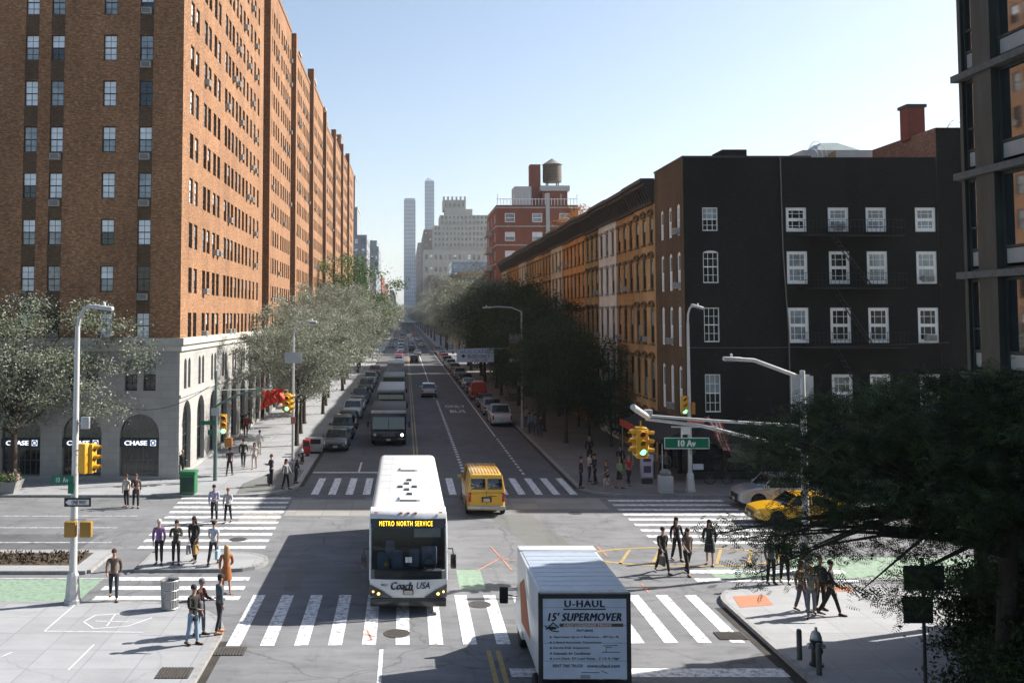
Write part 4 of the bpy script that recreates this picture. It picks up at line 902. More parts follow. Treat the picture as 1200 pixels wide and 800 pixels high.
# ------------------------------------------------------------------ generic distant buildings
def block(name, label, x0, x1, y0, y1, H, m, cols_w=0, cols_s=0, rows=0, ww=1.2, wh=1.8, z0=3.0, roof_h=0, fm=FDARK, steps=(), side='L', bands=0, cat='building', group=None, gl=(.3, .4, .1), arch=0):
    """side 'L': the face towards the street points +X (left of the street); 'R': it points -X"""
    r = thing(name, label, cat, (0, 0, 0), 0, group); w = MB().use(m); sp = []
    ops = [((x1 - x0) * (k + .5) / cols_w - ww / 2, (x1 - x0) * (k + .5) / cols_w + ww / 2, z0 + (H - z0 - .6) * (j + .25) / rows, z0 + (H - z0 - .6) * (j + .25) / rows + wh) for k in range(cols_w) for j in range(rows)]
    wall(w, (x0, y0), (1, 0), (0, -1), 0, H, x1 - x0, ops, .2)
    for q in ops: sp.append(((x0 + (q[0] + q[1]) / 2, y0, q[2]), 0, ww, wh, ww * .07, (1, 1), fm, glasses(gl), 0))
    xs = x1 if side == 'L' else x0; L = y1 - y0
    ops = [(L * (k + .5) / cols_s - ww / 2, L * (k + .5) / cols_s + ww / 2, z0 + (H - z0 - .6) * (j + .25) / rows, z0 + (H - z0 - .6) * (j + .25) / rows + wh) for k in range(cols_s) for j in range(rows)]
    if side == 'L': wall(w, (xs, y0), (0, 1), (1, 0), 0, H, L, ops, .2)
    else: wall(w, (xs, y1), (0, -1), (-1, 0), 0, H, L, ops, .2)
    for q in ops: u = (q[0] + q[1]) / 2; sp.append(((xs, y0 + u if side == 'L' else y1 - u, q[2]), R(90 if side == 'L' else -90), ww, wh, ww * .07, (1, 1), fm, glasses(gl), 0))
    xo = x0 if side == 'L' else x1
    w.quad((xo, y0, 0), (xo, y1, 0), (xo, y1, H), (xo, y0, H)); w.quad((x0, y1, 0), (x1, y1, 0), (x1, y1, H), (x0, y1, H)); w.build('wall', r)
    f = MB().use(ROOFM); roof_box(f, x0, x1, y0, y1, H - .001, .6); f.build('roof', r)
    if bands:
        c = MB().use(TRIM)
        for j in range(rows + 1): z = z0 + (H - z0 - .6) * j / rows; c.box(x0 - .06, x1 + .06, y0 - .12, y0 - .003, z, z + bands); c.box(*((x1 + .003, x1 + .12) if side == 'L' else (x0 - .12, x0 - .003)), y0, y1, z, z + bands)
        c.build('stone_bands', r)
    put_windows(r, sp, 96)
    for (a, b, c_, d, h0, h1, mm) in steps:
        s = MB().use(mm); s.box(a, b, c_, d, h0, h1); o = s.build('setback', r)
        s = MB().use(TRIM); s.box(a - .2, b + .2, c_ - .2, d + .2, h1, h1 + .5); s.build('coping', o)
    return r
RB = brick('red_block_brick', (.32, .1, .06), (.27, .085, .05), (.2, .1, .07), big=.2)
rb = block('apartment_block', 'red brick apartment block with pale bands and balconies rising above the row houses', BR, 32.5, 179, 199, 30.8, RB, 3, 3, 8, 1.9, 1.7, 2, side='R', bands=.22, fm=FWHITE, gl=(.6, .3, .05))
WS = mat('roof_white', (.55, .56, .57), .6, var=.15)
s = MB().use(RB); s.box(24.2, 26.2, 184, 186.5, 30.2, 39.3); s.build('chimney_stack', rb)
s = MB().use(WS); s.box(25.9, 31.5, 182, 188, 33.9, 34.9); s.box(20.8, 24.0, 181, 186, 30.2, 34.6); s.build('penthouse', rb)
s = MB().use(RB); s.box(26.3, 31.1, 182.4, 187.6, 30.2, 33.89); s.build('tank_house', rb)
s = MB().use(WS); s.box(26.4, 27.1, 178.6, 178.95, 22, 33); s.build('white_flue', rb)
s = MB().use(FWHITE)
for k in range(26): q = BR + .2 + 15 * k / 25; s.box(q, q + .09, 179.15, 179.24, 30.8, 32.1 + (.8 if k % 5 == 0 else 0))
s.box(BR, 32.4, 179.14, 179.25, 31.9, 32.0); s.build('roof_railing', rb)
for z in (12, 15.4, 18.8, 22.2, 25.6): s = MB().use(WS); s.box(BR - 1.3, BR - .15, 186, 193, z, z + .2); s.box(BR - 1.3, BR - 1.22, 186, 193, z + .2, z + 1.1); s.box(BR - 1.22, BR - .15, 185.99, 186.07, z + .2, z + 1.1); s.build('balcony', rb)
water_tank('weathered wooden water tank on the red brick block', 28.6, 185, 34.4, .95, WOOD)
BEI = brick('beige_brick', (.42, .37, .29), (.38, .34, .27), (.35, .3, .25), big=.12, bw=1.2, bh=.5)
GRY = brick('grey_stone', (.3, .32, .35), (.27, .29, .32), (.24, .26, .28), big=.12, bw=1.2, bh=.5)
BGL = mat('blue_glass_cladding', (.09, .17, .27), .2, ior=1.7, var=.3, scale=.08)
DKB = brick('dark_umber_brick', (.15, .09, .075), (.12, .075, .065), (.1, .07, .06), big=.2, bw=1, bh=.4)
# beyond the next avenue, left
block('apartment_block', 'tall grey stone block with thin tower behind the end of the sunlit row', -34, BL - .1, 342, 372, 39, GRY, 8, 9, 10, 1.3, 1.9, side='L', steps=((-34, -17.5, 346, 366, 38, 49, GRY), (-30, -18.5, 350, 362, 49, 61, GRY)))
block('apartment_block', 'paler grey block with flat green roof edge, right of the grey tower', -30, BL - .1, 495, 540, 46, GRY, 7, 12, 12, 1.4, 1.9, side='L', steps=((-28, -15, 500, 530, 46, 49, mat('copper_green', (.25, .36, .34), .7, var=.15)),))
for k, (a, b, h) in enumerate(((375, 400, 26), (402, 450, 20), (455, 492, 30), (560, 640, 34), (650, 760, 30), (780, 900, 36), (920, 1100, 34), (1120, 1400, 40))):
    block('distant_building', '%s low building along the left kerb beyond the sunlit row, mostly behind trees' % ORD[k], -34, BL - .05, a, b, h, [DKB, BEI, GRY, RB][k % 4], 5, min(10, int((b - a) / 4)), int(h / 3.6), 1.4, 1.9, side='L', group='distant low buildings on the left')
# beyond, right
block('apartment_block', 'big stepped beige apartment block with crowned top in the distance', BR, 82, 868, 930, 70, BEI, 15, 6, 6, 2.6, 4.4, side='R', bands=0, steps=((26, 82, 872, 925, 70, 92, BEI), (32, 76, 876, 920, 92, 102, BEI), (37, 62, 880, 915, 102, 108, BEI), (35, 56, 884, 905, 108, 117, BEI)) + tuple((35 + 3.9 * k, 36.6 + 3.9 * k, 883, 885, 108, 120, BEI) for k in range(6)), gl=(.1, .3, .1))
def step_windows():
    r = MB()
    for (a, b, y, z0, z1, n, m_) in ((26, 82, 872, 72, 92, 16, 4), (32, 76, 876, 93, 102, 12, 2), (35, 56, 884, 109, 117, 5, 1)):
        for i in range(n):
            for j in range(m_):
                x = a + (b - a) * (i + .5) / n; z = z0 + (z1 - z0) * (j + .3) / m_; r.use(GDARK).box(x - 1, x + 1, y - .05, y + .1, z, z + 2.8)
    return r
bb = [o for o in COL.objects if o.get('label', '').startswith('big stepped')][0]
o = step_windows().build('setback_windows', bb); o['kind'] = 'stuff'
def tower(label, x0, x1, y, d, H, m, fins, top=0, spire=None):
    r = thing('skyscraper', label, 'skyscraper'); w = MB().use(m); w.box(x0, x1, y, y + d, 0, H); w.build('shaft', r)
    f = MB().use(mat('tower_mullion', (.3, .36, .44), .5, var=.1))
    for k in range(fins + 1): q = x0 + (x1 - x0) * k / fins; f.box(q - .2, q + .2, y - .4, y - .01, 0, H)
    for k in range(int(H / 7)): f.box(x0 - .2, x1 + .2, y - .3, y - .015, k * 7 + 5, k * 7 + 5.8)
    f.build('facade_ribs', r)
    c = MB().use(mat('tower_crown', (.24, .3, .38), .4, var=.1))
    if top: c.add([(x0, y, H), (x1, y, H), (x1, y + d, H), (x0, y + d, H), (x0 + (x1 - x0) * .35, y + d / 2, H + top)], ((0, 1, 4), (1, 2, 4), (2, 3, 4), (3, 0, 4)))
    else: c.box(x0 + 1, x1 - 1, y + 1, y + d - 1, H, H + 4)
    c.build('crown', r)
tower('slim flat topped blue grey skyscraper above the street end', -2.5, 18, 1700, 22, 216, BGL, 6)
tower('taller tapering glass skyscraper with slanted top, farthest away', 36, 53, 1750, 22, 258, mat('pale_blue_glass', (.13, .22, .33), .2, ior=1.6, var=.2, scale=.08), 4, 8)
block('office_building', 'blue glazed box building in front of the stepped beige block', 30, 58, 620, 660, 45, BGL, 6, 5, 8, 3, 3, side='R', gl=(.1, .8, .05))
block('apartment_block', 'dark rust brick block with sloping skyline beyond the pale trees', 27, 52, 420, 450, 27, brick('rust_brick', (.3, .12, .07), (.26, .1, .06), (.2, .1, .08), bw=.8, bh=.3), 6, 6, 5, 1.3, 1.9, side='R', steps=((36, 47, 424, 444, 27, 32, DKB),))
for k, (x, a, b, h, m) in enumerate(((BR, 262, 300, 20, CR), (BR, 302, 340, 24, OR), (BR, 345, 415, 22, BEI), (BR, 455, 560, 27, RB), (BR, 565, 700, 34, BEI), (BR, 705, 860, 40, DKB), (BR + 1, 940, 1080, 95, DKB), (BR + .5, 1085, 1300, 78, brick('plum_brick', (.2, .12, .12), (.17, .1, .1), (.12, .08, .08), bw=1, bh=.4)), (BR, 1305, 1600, 110, DKB))):
    block('distant_building', '%s building along the right kerb past the red brick block, seen edge on' % ORD[k], x, x + 22, a, b, h, m, 5, min(12, int((b - a) / 4)), min(16, int(h / 3.4)), 1.5, 1.9, side='R', group='distant buildings on the right', gl=(.15, .4, .1))

# ------------------------------------------------------------------ dark modern building at the near right corner
def modern():
    r = thing('modern_building', 'dark metal and glass building with ribbed floor slabs at the right edge', 'building')
    DM = mat('dark_metal_cladding', (.06, .065, .058), .55, .2, var=.3, scale=3, streak=(1, 1, .2)); SL = mat('slab_concrete', (.12, .12, .115), .8, var=.3, scale=5)
    SP = mat('pale_spandrel', (.36, .36, .35), .6, var=.1); RG = mat('reflecting_glass', (.02, .026, .03), .035, ior=2.3, var=.25, scale=.8)
    X, YE, YW, H = 18.5, 31.5, 6.0, 46
    zs = [8.05 + 3.27 * k for k in range(-2, 12)]
    ys = [(31.32, 30.5), (29.55, 26.7), (26.4, 25.5), (24.6, 21.7), (21.4, 20.5), (19.6, 16.7), (16.4, 15.5), (14.6, 11.7)]
    b = MB().use(DM); b.box(X + .5, 42, YW, YE - .25, 0, H); b.build('core', r)
    c = MB().use(DM)
    for (y0, y1) in ((30.5, 29.55), (25.5, 24.6), (20.5, 19.6), (15.5, 14.6)): c.box(X - .18, X + .45, y1, y0, 0, H)
    for (y0, y1) in ((26.7, 26.4), (21.7, 21.4), (16.7, 16.4), (31.5, 31.32)): c.box(X - .05, X + .45, y1, y0, 0, H)
    c.build('columns', r)
    s = MB().use(SL)
    for z in zs: s.box(X - .27, X + .5, YW, YE + .1, z - .11, z + .11); s.box(X + .5, 42, YE - .24, YE + .1, z - .11, z + .11)
    s.build('floor_slabs', r)
    for i, (y0, y1) in enumerate(ys[:6]):
        for z in zs[1:]:
            if z > 44: continue
            f = MB().use(DM); xx = X + .12
            f.box(xx - .06, xx + .06, y1, y0, z + .12, z + .2); f.box(xx - .055, xx + .055, y1, y0, z + .78, z + .86); f.box(xx - .055, xx + .055, y1, y0, z + 3.05, z + 3.14)
            f.box(xx - .06, xx + .06, y1, y1 + .07, z + .2, z + 3.05); f.box(xx - .06, xx + .06, y0 - .07, y0, z + .2, z + 3.05)
            if i % 2 == 0: f.box(xx - .055, xx + .055, y1, y0, z + 1.5, z + 1.57)
            o = f.build('window', r)
            g = MB().use(RG if i % 2 or int(z) % 3 else mat('pale_reflecting_pane', (.22, .26, .26), .1, ior=2.2, var=.6, scale=1.2)); g.quad((xx, y0, z + .86), (xx, y1, z + .86), (xx, y1, z + 3.06), (xx, y0, z + 3.06)); g.build('pane', o)  # pale mottled base colour of the narrow panes stands in for reflected sky
            g = MB().use(SP); g.box(xx - .02, xx + .02, y1 + .05, y0 - .05, z + .3, z + .76); g.build('spandrel', o)
modern()
# ------------------------------------------------------------------ trees
big = tree_meshes(3, 11.2, 6.3, 3.6, 36000, .17, [LEAFP, LEAFQ, LEAFQ, LEAFG], .2, 120, spread=.088, limbs=26)
plant_tree(big, -22.4, 55.2, SW, 'broad pale leaved street tree at the bank corner behind the flower planter', .6, (1.12, 1, .98))
tv = [tree_meshes(11, 10.5, 4.7, 3.4, 22000, .19, [LEAFP, LEAFQ, LEAFQ], .17, 75, spread=.1, limbs=16), tree_meshes(12, 10.8, 4.5, 3.3, 22000, .19, [LEAFP, LEAFQ, LEAFG], .15, 70, spread=.1, limbs=16)]
tb = tree_meshes(15, 11, 4.8, 3.5, 16000, .22, [LEAFB, LEAFG, LEAFB], .17, 70, spread=.13)
G1 = 'pale street trees along the sunlit pavement'
ly = [73.5, 81, 88.5, 97, 106, 116, 127, 139, 152, 167, 184, 203, 226, 252, 290]
for i, y in enumerate(ly):
    s = [1.0, 1.03, 1.05, 1.1, 1.15, 1.2, 1.25, 1.3, 1.7, 1.4, 1.45, 1.4, 1.45, 1.4, 1.4][i]
    m = tb if i == 8 else tv[i % 2]
    lab = 'vivid green tree rising above the pale street trees on the left' if i == 8 else '%s street tree from the corner in the pale leafy row on the left pavement' % ORD[i]
    hv = [1.0, .9, 1.08, .86, 1.1, .93, 1.05, .88, 1.0, 1.1, .85, 1.05, .95, 1.1, .9][i]
    plant_tree(m, -8.3 - (i % 3) * .5, y, SW, lab, i * 1.3, (s * .97, s * .97, s * hv), G1)
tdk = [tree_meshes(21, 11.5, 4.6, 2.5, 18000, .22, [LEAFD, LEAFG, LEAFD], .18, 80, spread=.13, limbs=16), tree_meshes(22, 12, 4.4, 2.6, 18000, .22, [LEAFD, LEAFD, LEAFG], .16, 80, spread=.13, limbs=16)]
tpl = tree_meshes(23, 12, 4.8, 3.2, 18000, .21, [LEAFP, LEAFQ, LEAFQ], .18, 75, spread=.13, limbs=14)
G2 = 'street trees along the right pavement'
ry = [75, 82.5, 90, 98, 106, 119, 131, 144, 158, 173, 190, 210, 250, 272, 296, 322]
for i, y in enumerate(ry):
    s = min(1.55, .88 + .07 * i); m = tdk[i % 2] if i < 7 else tpl
    lab = ('%s dark leaved tree from the corner in the shade of the row houses' if i < 7 else '%s tree from the corner on the right pavement, a pale crown in the distance') % ORD[i]
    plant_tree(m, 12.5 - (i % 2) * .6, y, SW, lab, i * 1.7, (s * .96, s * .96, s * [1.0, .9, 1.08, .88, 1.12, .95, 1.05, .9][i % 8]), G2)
yt = tree_meshes(61, 6.4, 2.5, .9, 7000, .2, [LEAFD, LEAFG, LEAFD], .1, 50, spread=.14, limbs=8)
for i, y in enumerate((73, 79, 86.5, 94.5, 102, 110, 118, 127, 136, 146)):
    s = [.85, 1.05, .95, 1.2, 1.0, 1.25, 1.1, 1.3, 1.15, 1.3][i]
    plant_tree(yt, 15.6 - (i % 2) * .5, y, SW, '%s small dark front yard tree against the row houses, counted from the corner' % ORD[i], i * 2.1, (s, s, s), 'small yard trees by the row houses', 'yard_tree')
for i, y in enumerate((380, 430, 490, 560, 640, 740, 860, 1000)):
    for sd, x in ((0, -8.6), (1, 11.6)): plant_tree(tpl, x, y, SW, 'distant street tree on the %s kerb, %s beyond the cross avenue' % (['left', 'right'][sd], ORD[i]), i, (1.75, 1.75, 1.45), 'distant kerb trees')
# the dark tree close to the camera on the right
def interp(x, pts):
    for (a, b), (c, d) in zip(pts, pts[1:]):
        if x <= c: return b + (d - b) * (x - a) / (c - a)
    return pts[-1][1]
def near_tree():
    x0, y0 = 13.9, 22.5; rr = random.Random(8)
    hi = ((-7.2, 5.2), (-6.3, 6.3), (-5.2, 7.3), (-3.6, 8.05), (0, 8.6), (7, 9.1)); lo = ((-7.2, 4.4), (-6, 3.9), (-4.5, 4.1), (-3, 4.7), (0, 5.1), (7, 5.0))
    t = thing('street_tree', 'large dark leaved tree spreading over the near right corner, closest to the viewer', 'tree', (x0, y0, 0))
    cl = []
    while len(cl) < 700:       # the crown: a wide flat mass on the right, hanging boughs to the left, with gaps between them
        x, y, z = rr.uniform(-7.4, 6.5), rr.uniform(-4.0, 4.0), rr.uniform(2.6, 9.2)
        if (x / 7.6) ** 2 + (y / 4.3) ** 2 > 1: continue
        Y = y0 + y; u = CX + F * (x0 + x) / Y; v = HY - F * (z - CAMZ) / Y; pr = 0
        if u < 822: pr = 0
        elif u < 868: pr = .55 if 606 < v < 682 else (.2 if 515 < v < 545 and u > 850 else 0)
        elif u < 912: pr = .75 if 485 + (945 - u) * .2 < v < 545 else (.85 if 614 < v < 668 else 0)
        elif u < 945: pr = .75 if 480 < v < 668 else 0
        elif u < 1000: pr = 1 if 468 < v < 640 else (.12 if v < 680 and v > 600 else 0)
        else: pr = 1 if 452 - (u - 1000) * .06 < v < 622 else (.42 if 600 < v < 705 else 0)
        if v > 628 and rr.random() < .5: continue
        if u > 1000 and 628 < v < 660 and rr.random() < .4: continue
        if rr.random() > pr: continue
        cl.append(Vector((x, y, z)))
    k = MB().use(BARK, True); fork = Vector((.1, 0, 4.7))
    k.tube([(0, 0, .1), (.02, .02, .45), (-.05, 0, 2.3), fork, (.15, .1, 6.2), (.3, 0, 8)], [.36, .26, .22, .19, .12, .03], 10)
    for e in rr.sample(cl, 46) + [c for c in cl if c.x < -5.4][:14]:
        b = fork + Vector((0, 0, rr.uniform(-.3, 1.3))); m1 = b.lerp(e, .3) + Vector((0, 0, .35)); m2 = b.lerp(e, .65) + Vector((rr.uniform(-.25, .25), rr.uniform(-.25, .25), .3))
        k.tube([b, m1, m2, e], [.085, .06, .035, .01], 6)
        for _ in range(4):
            q = rr.choice(cl)
            if (q - m2).length < 2.6: k.tube([m2, m2.lerp(q, .5) + Vector((0, 0, .12)), q], [.022, .014, .006], 4)
    k.build('trunk', t)
    vs = []; fs = []; mi = []
    for c in cl:
        s = rr.uniform(.18, .36); n = int(rr.uniform(40, 86) * (.6 if c.x < -4.5 else 1.1)); bias = rr.random()
        for _ in range(n):
            p = c + Vector((rr.gauss(0, s), rr.gauss(0, s), rr.gauss(0, s * .55))); a = Euler((rr.gauss(0, .6), rr.gauss(.25, .5), rr.uniform(0, 6.3))).to_matrix(); L_ = rr.uniform(.11, .22); m = 2 if rr.random() < .2 + .25 * bias else 0
            for j in range(6):
                tt = (j - 3) * L_ * .28; w = L_ * .5 * (1 - abs(j - 2.5) / 5)
                for sg in (-1, 1):
                    o = len(vs); q = [Vector((tt, 0, 0)), Vector((tt + w * .3, sg * w * .5, .006)), Vector((tt + w * .26, sg * w * 1.1, -.014)), Vector((tt - w * .04, sg * w * .55, 0))]
                    vs.extend(tuple(p + a @ u) for u in q); fs.append((o, o + 1, o + 2, o + 3)); mi.append(m)
    me = bpy.data.meshes.new('crown'); me.from_pydata(vs, [], fs)
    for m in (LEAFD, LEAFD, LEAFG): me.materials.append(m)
    me.polygons.foreach_set('material_index', mi); me.update(); ob('crown', me, t)
near_tree()
sh = [tree_meshes(50 + k, 3.2, 1.5, .3, 9000, .13, [LEAFD, LEAFD, LEAFG], .06, 60, spread=.16, limbs=8) for k in range(2)]
for k, (x, y, s, l) in enumerate(((15.1, 25.4, .95, 'left'), (16.6, 26.6, 1.1, 'rear'), (16.1, 24.3, 1.05, 'middle'), (17.4, 25.2, 1.1, 'right'), (13.35, 20.9, .95, 'nearest'), (14.5, 21.9, 1.05, 'second nearest'))): plant_tree(sh[k % 2], x, y, SW, '%s one of the dark shrubs under the near tree by the modern building' % l, k, (s, s, s), 'dark shrubs at the near right corner', 'shrub', 'shrub')
# small roof trees
ro = tree_meshes(41, 4.2, 2.3, 1.2, 1500, .3, [LEAFO, LEAFY, LEAFO], .08, 24, spread=.2, limbs=6)
plant_tree(ro, 23.5, 128, 19.3, 'orange autumn tree on a roof terrace behind the cornice', 0, (1.4, 1.4, 1.3), name='roof_tree')
rg = tree_meshes(42, 3, 2, .6, 1200, .3, [LEAFG, LEAFB], .07, 20, spread=.2, limbs=6)
for x, y, z, l in ((20.6, 131, 19.3, 'small green roof bush left of the orange tree'), (21.5, 96, 18.8, 'low green bush showing just above the row house cornice')): plant_tree(rg, x, y, z, l, 0, (1, 1, .8), name='roof_bush', cat='bush')

# ------------------------------------------------------------------ vehicles
TYRE_ = {}
def wheel(parent, x, y, r, w=.22, side=1, rimm=STEEL):
    k = (r, w, side, rimm.name)
    if k not in TYRE_:
        t = MB().use(RUBBER, True).lathe([(r * .62, -w / 2), (r * .93, -w / 2), (r, -w / 2 + .03), (r, w / 2 - .03), (r * .93, w / 2), (r * .62, w / 2)], (0, 0, 0), 20, 'X').data('tyre')
        m = MB().use(rimm); m.lathe([(r * .64, side * w * .3), (r * .6, side * w * .42), (r * .2, side * w * .3), (r * .16, side * w * .46), (.01, side * w * .46)], (0, 0, 0), 16, 'X'); m.use(BLACK)
        for q in range(5): a = q * 2 * math.pi / 5; m.box(side * w * .37 - .012, side * w * .37 + .012, r * .4 * math.cos(a) - .045, r * .4 * math.cos(a) + .045, r * .4 * math.sin(a) - .045, r * .4 * math.sin(a) + .045)
        TYRE_[k] = (t, m.data('rim'))
    o = ob('wheel', TYRE_[k][0], parent, (x, y, r)); ob('rim', TYRE_[k][1], o); return o
HEADL = mat('headlight_lens', (.6, .62, .62), .15, var=.05, coat=.8); TAIL = mat('tail_light', (.4, .015, .01), .25, var=.05, coat=.6); PLATE = mat('number_plate', (.55, .52, .4), .5, var=.1)
CGL = mat('car_glass', (.012, .016, .018), .05, ior=1.9, var=.3, scale=1)
def paintm(n, c, r=.28, metal=.3): return mat('car_paint_' + n, c, r, metal, var=.06, coat=.8)
BASEP = paintm('silver', (.42, .43, .45))
CARS = {}
def car_meshes(kind):
    if kind in CARS: return CARS[kind]
    S = {'sedan': dict(L=4.8, W=1.82, hood=.92, belt=.93, roof=1.45, tail=1.0, w0=-1.05, w1=-.42, r1=.95, r0=1.75, wb=1.4, r=.33),
         'suv': dict(L=4.7, W=1.88, hood=1.05, belt=1.1, roof=1.72, tail=1.12, w0=-1.15, w1=-.6, r1=1.95, r0=2.25, wb=1.38, r=.37),
         'pickup': dict(L=5.5, W=1.95, hood=1.12, belt=1.12, roof=1.85, tail=1.15, w0=-1.2, w1=-.65, r1=.85, r0=1.15, wb=1.7, r=.4),
         'van': dict(L=5.4, W=2.0, hood=1.2, belt=1.25, roof=2.1, tail=1.25, w0=-1.75, w1=-1.15, r1=2.55, r0=2.66, wb=1.75, r=.38)}[kind]
    L, W, wb, r = S['L'], S['W'] / 2, S['wb'], S['r']; b = MB().use(BASEP, True); secs = []
    n = 56
    for i in range(n + 1):
        y = -L / 2 + L * i / n; t = y / (L / 2); e = abs(t)
        w = W * (1 - .16 * max(0, e - .72) ** 1.5 / .15) if e > .72 else W
        zb = .24 + .1 * max(0, (e - .85) / .15)
        for wy in (-wb, wb):
            d = abs(y - wy)
            if d < r + .07: zb = max(zb, math.sqrt((r + .07) ** 2 - d * d) + r * .95)
        if y < S['w0']: k = (y + L / 2) / (S['w0'] + L / 2); zt = S['hood'] * (.74 + .26 * min(1, k * 1.4) ** .5) + (S['belt'] - S['hood']) * k
        elif y > S['r0']: k = (y - S['r0']) / max(.01, L / 2 - S['r0']); zt = S['tail'] * (1 - .1 * k ** 3) if kind != 'van' else S['tail']
        else: zt = S['belt'] + (S['tail'] - S['belt']) * max(0, (y - S['w0']) / (S['r0'] - S['w0']))
        if i in (0, n): zt -= .12; zb += .06
        zb = min(zb, zt - .12); zm = max(zb + .04, zt * .62)
        secs.append([(0, y, zb), (w * .86, y, zb), (w * .985, y, zb + .04), (w, y, zm), (w * .965, y, max(zm + .01, zt - .07)), (w * .88, y, zt - .005), (0, y, zt + .025), (-w * .88, y, zt - .005), (-w * .965, y, max(zm + .01, zt - .07)), (-w, y, zm), (-w * .985, y, zb + .04), (-w * .86, y, zb)])
    b.loft(secs)
    rw = W * .76; ro = S['roof']; w0, w1, r1, r0 = S['w0'], S['w1'], S['r1'], S['r0']; zb_ = S['belt'] - .03
    # roof skin with rounded edges, pillars
    rs = []
    for y, k, dz in ((w1, .9, -.05), (w1 + .12, .98, -.015), ((w1 + r1) / 2, 1, 0), (r1 - .12, .98, -.015), (r1, .9, -.06)):
        q = rw * k; z = ro + dz; rs.append([(-q - .04, y, z - .07), (-q, y, z - .02), (-q * .8, y, z), (0, y, z + .015), (q * .8, y, z), (q, y, z - .02), (q + .04, y, z - .07), (0, y, z - .05)])
    b.loft(rs)
    bw = W * .93
    for sg in (1, -1):
        for (ya, yb_) in ((w0 + .03, w1 + .02), (r0 - .03, r1 - .02)): b.tube([(sg * bw * .97, ya, zb_), (sg * (rw + .01), yb_, ro - .06)], [.05, .035], 6)
        ym = (w1 + r1) / 2; b.tube([(sg * bw * .985, ym, zb_), (sg * (rw + .02), ym, ro - .06)], .035, 6)
        if kind in ('suv', 'van'): b.tube([(sg * bw * .985, r1 - .75, zb_), (sg * (rw + .02), r1 - .72, ro - .06)], .045, 6)
    # mirrors, bumpers
    for sg in (1, -1): b.rbox(sg * (W + .1) - .11, sg * (W + .1) + .11, w0 + .12, w0 + .24, S['belt'] - .02, S['belt'] + .14, .03, 2)
    if kind == 'van':      # solid panels where a cargo van has no glass
        for sg in (1, -1): b.add([(sg * bw * .995, w1 + 1.25, zb_), (sg * bw * .995, r0 - .03, zb_), (sg * (rw + .035), r1 - .02, ro - .05), (sg * (rw + .035), w1 + 1.15, ro - .05)], ((0, 1, 2, 3),))
        y0_ = r0 + .005; b.add([(-bw * .95, y0_, zb_), (bw * .95, y0_, zb_), (rw, r1 + .02, ro - .04), (-rw, r1 + .02, ro - .04)], ((0, 1, 2, 3),))
        for k in range(9): x = -rw + .12 + k * (2 * rw - .24) / 8; b.box(x - .015, x + .015, w1 + .2, r1 - .15, ro + .0, ro + .03)
    body = b.data('body', 35)
    g = MB().use(CGL)
    g.loft([[(-bw * .965, w0, zb_), (bw * .965, w0, zb_), (bw * .965, r0, zb_), (-bw * .965, r0, zb_)], [(-rw * .985, w1, ro - .05), (rw * .985, w1, ro - .05), (rw * .985, r1, ro - .05), (-rw * .985, r1, ro - .05)]], cap=False)
    glass = g.data('windows')
    p = MB().use(BLACK); p.box(-W * .55, W * .55, -L / 2 - .012, -L / 2 + .1, .42, S['hood'] * .68); p.box(-W * .8, W * .8, -L / 2 - .03, -L / 2 + .08, .25, .36)
    grille = p.data('grille')
    bu = MB().use(STEEL if kind in ('van', 'pickup') else BLACK, True).rbox(-W * .93, W * .93, L / 2 - .08, L / 2 + .09, .38, .56, .04, 2).data('rear_bumper')
    CARS[kind] = (body, glass, grille, bu, S); return CARS[kind]
DARKUND = mat('underbody', (.012, .012, .012), .9, var=0)
def car(kind, label, x, y, deg, pm, group=None, name='parked_car', cat='car', z=0, lights=False):
    body, glass, grille, bu, S = car_meshes(kind); L, W = S['L'], S['W'] / 2
    t = thing(name, label, cat, (x, y, z), R(deg), group)
    o = ob('body', body, t); o.material_slots[0].link = 'OBJECT'; o.material_slots[0].material = pm
    ob('windows', glass, t); ob('grille', grille, t); ob('rear_bumper', bu, t)
    if 'under' not in CARS: CARS['under'] = MB().use(DARKUND).box(-.62, .62, -2.0, 2.0, .22, .62).data('underbody'); CARS['hl'] = MB().use(HEADL, True).ball((0, 0, 0), (.2, .07, .085), 10).data('headlight'); CARS['tl'] = MB().use(TAIL, True).rbox(-.13, .13, -.04, .04, -.09, .09, .03, 2).data('tail_light'); CARS['tlv'] = MB().use(TAIL, True).rbox(-.07, .07, -.04, .04, -.22, .22, .02, 2).data('tail_light'); CARS['pl'] = MB().use(PLATE).box(-.16, .16, -.01, .01, -.08, .08).data('number_plate')
    ob('underbody', CARS['under'], t)
    for sg in (1, -1):
        ob('headlight', CARS['hl'], t, (sg * W * .74, -L / 2 + .12, S['hood'] * .68)); ob('tail_light', CARS['tlv' if kind in ('van', 'pickup') else 'tl'], t, (sg * W * .84, L / 2 - .02, S['tail'] * (.72 if kind != 'van' else .78)))
        for wy in (-S['wb'], S['wb']): wheel(t, sg * (W - .12), wy, S['r'], .22, sg)
    ob('number_plate', CARS['pl'], t, (0, L / 2 + (.1 if kind != 'van' else .06), .62 if kind != 'van' else .85)); ob('number_plate', CARS['pl'], t, (0, -L / 2 - .04, .42))
    return t
WHT = paintm('white', (.68, .69, .7), .3, 0); BLKP = paintm('black', (.012, .013, .015)); GRN = paintm('dark_green', (.02, .035, .03)); SIL = BASEP; GRYP = paintm('grey', (.1, .11, .12)); REDP = paintm('red', (.5, .06, .02), .3, .1); BLU = paintm('navy', (.02, .03, .06)); YELP = paintm('yellow', (.78, .42, .01), .35, 0); BEIP = paintm('champagne', (.38, .33, .26))
GL_ = 'cars parked along the left kerb'
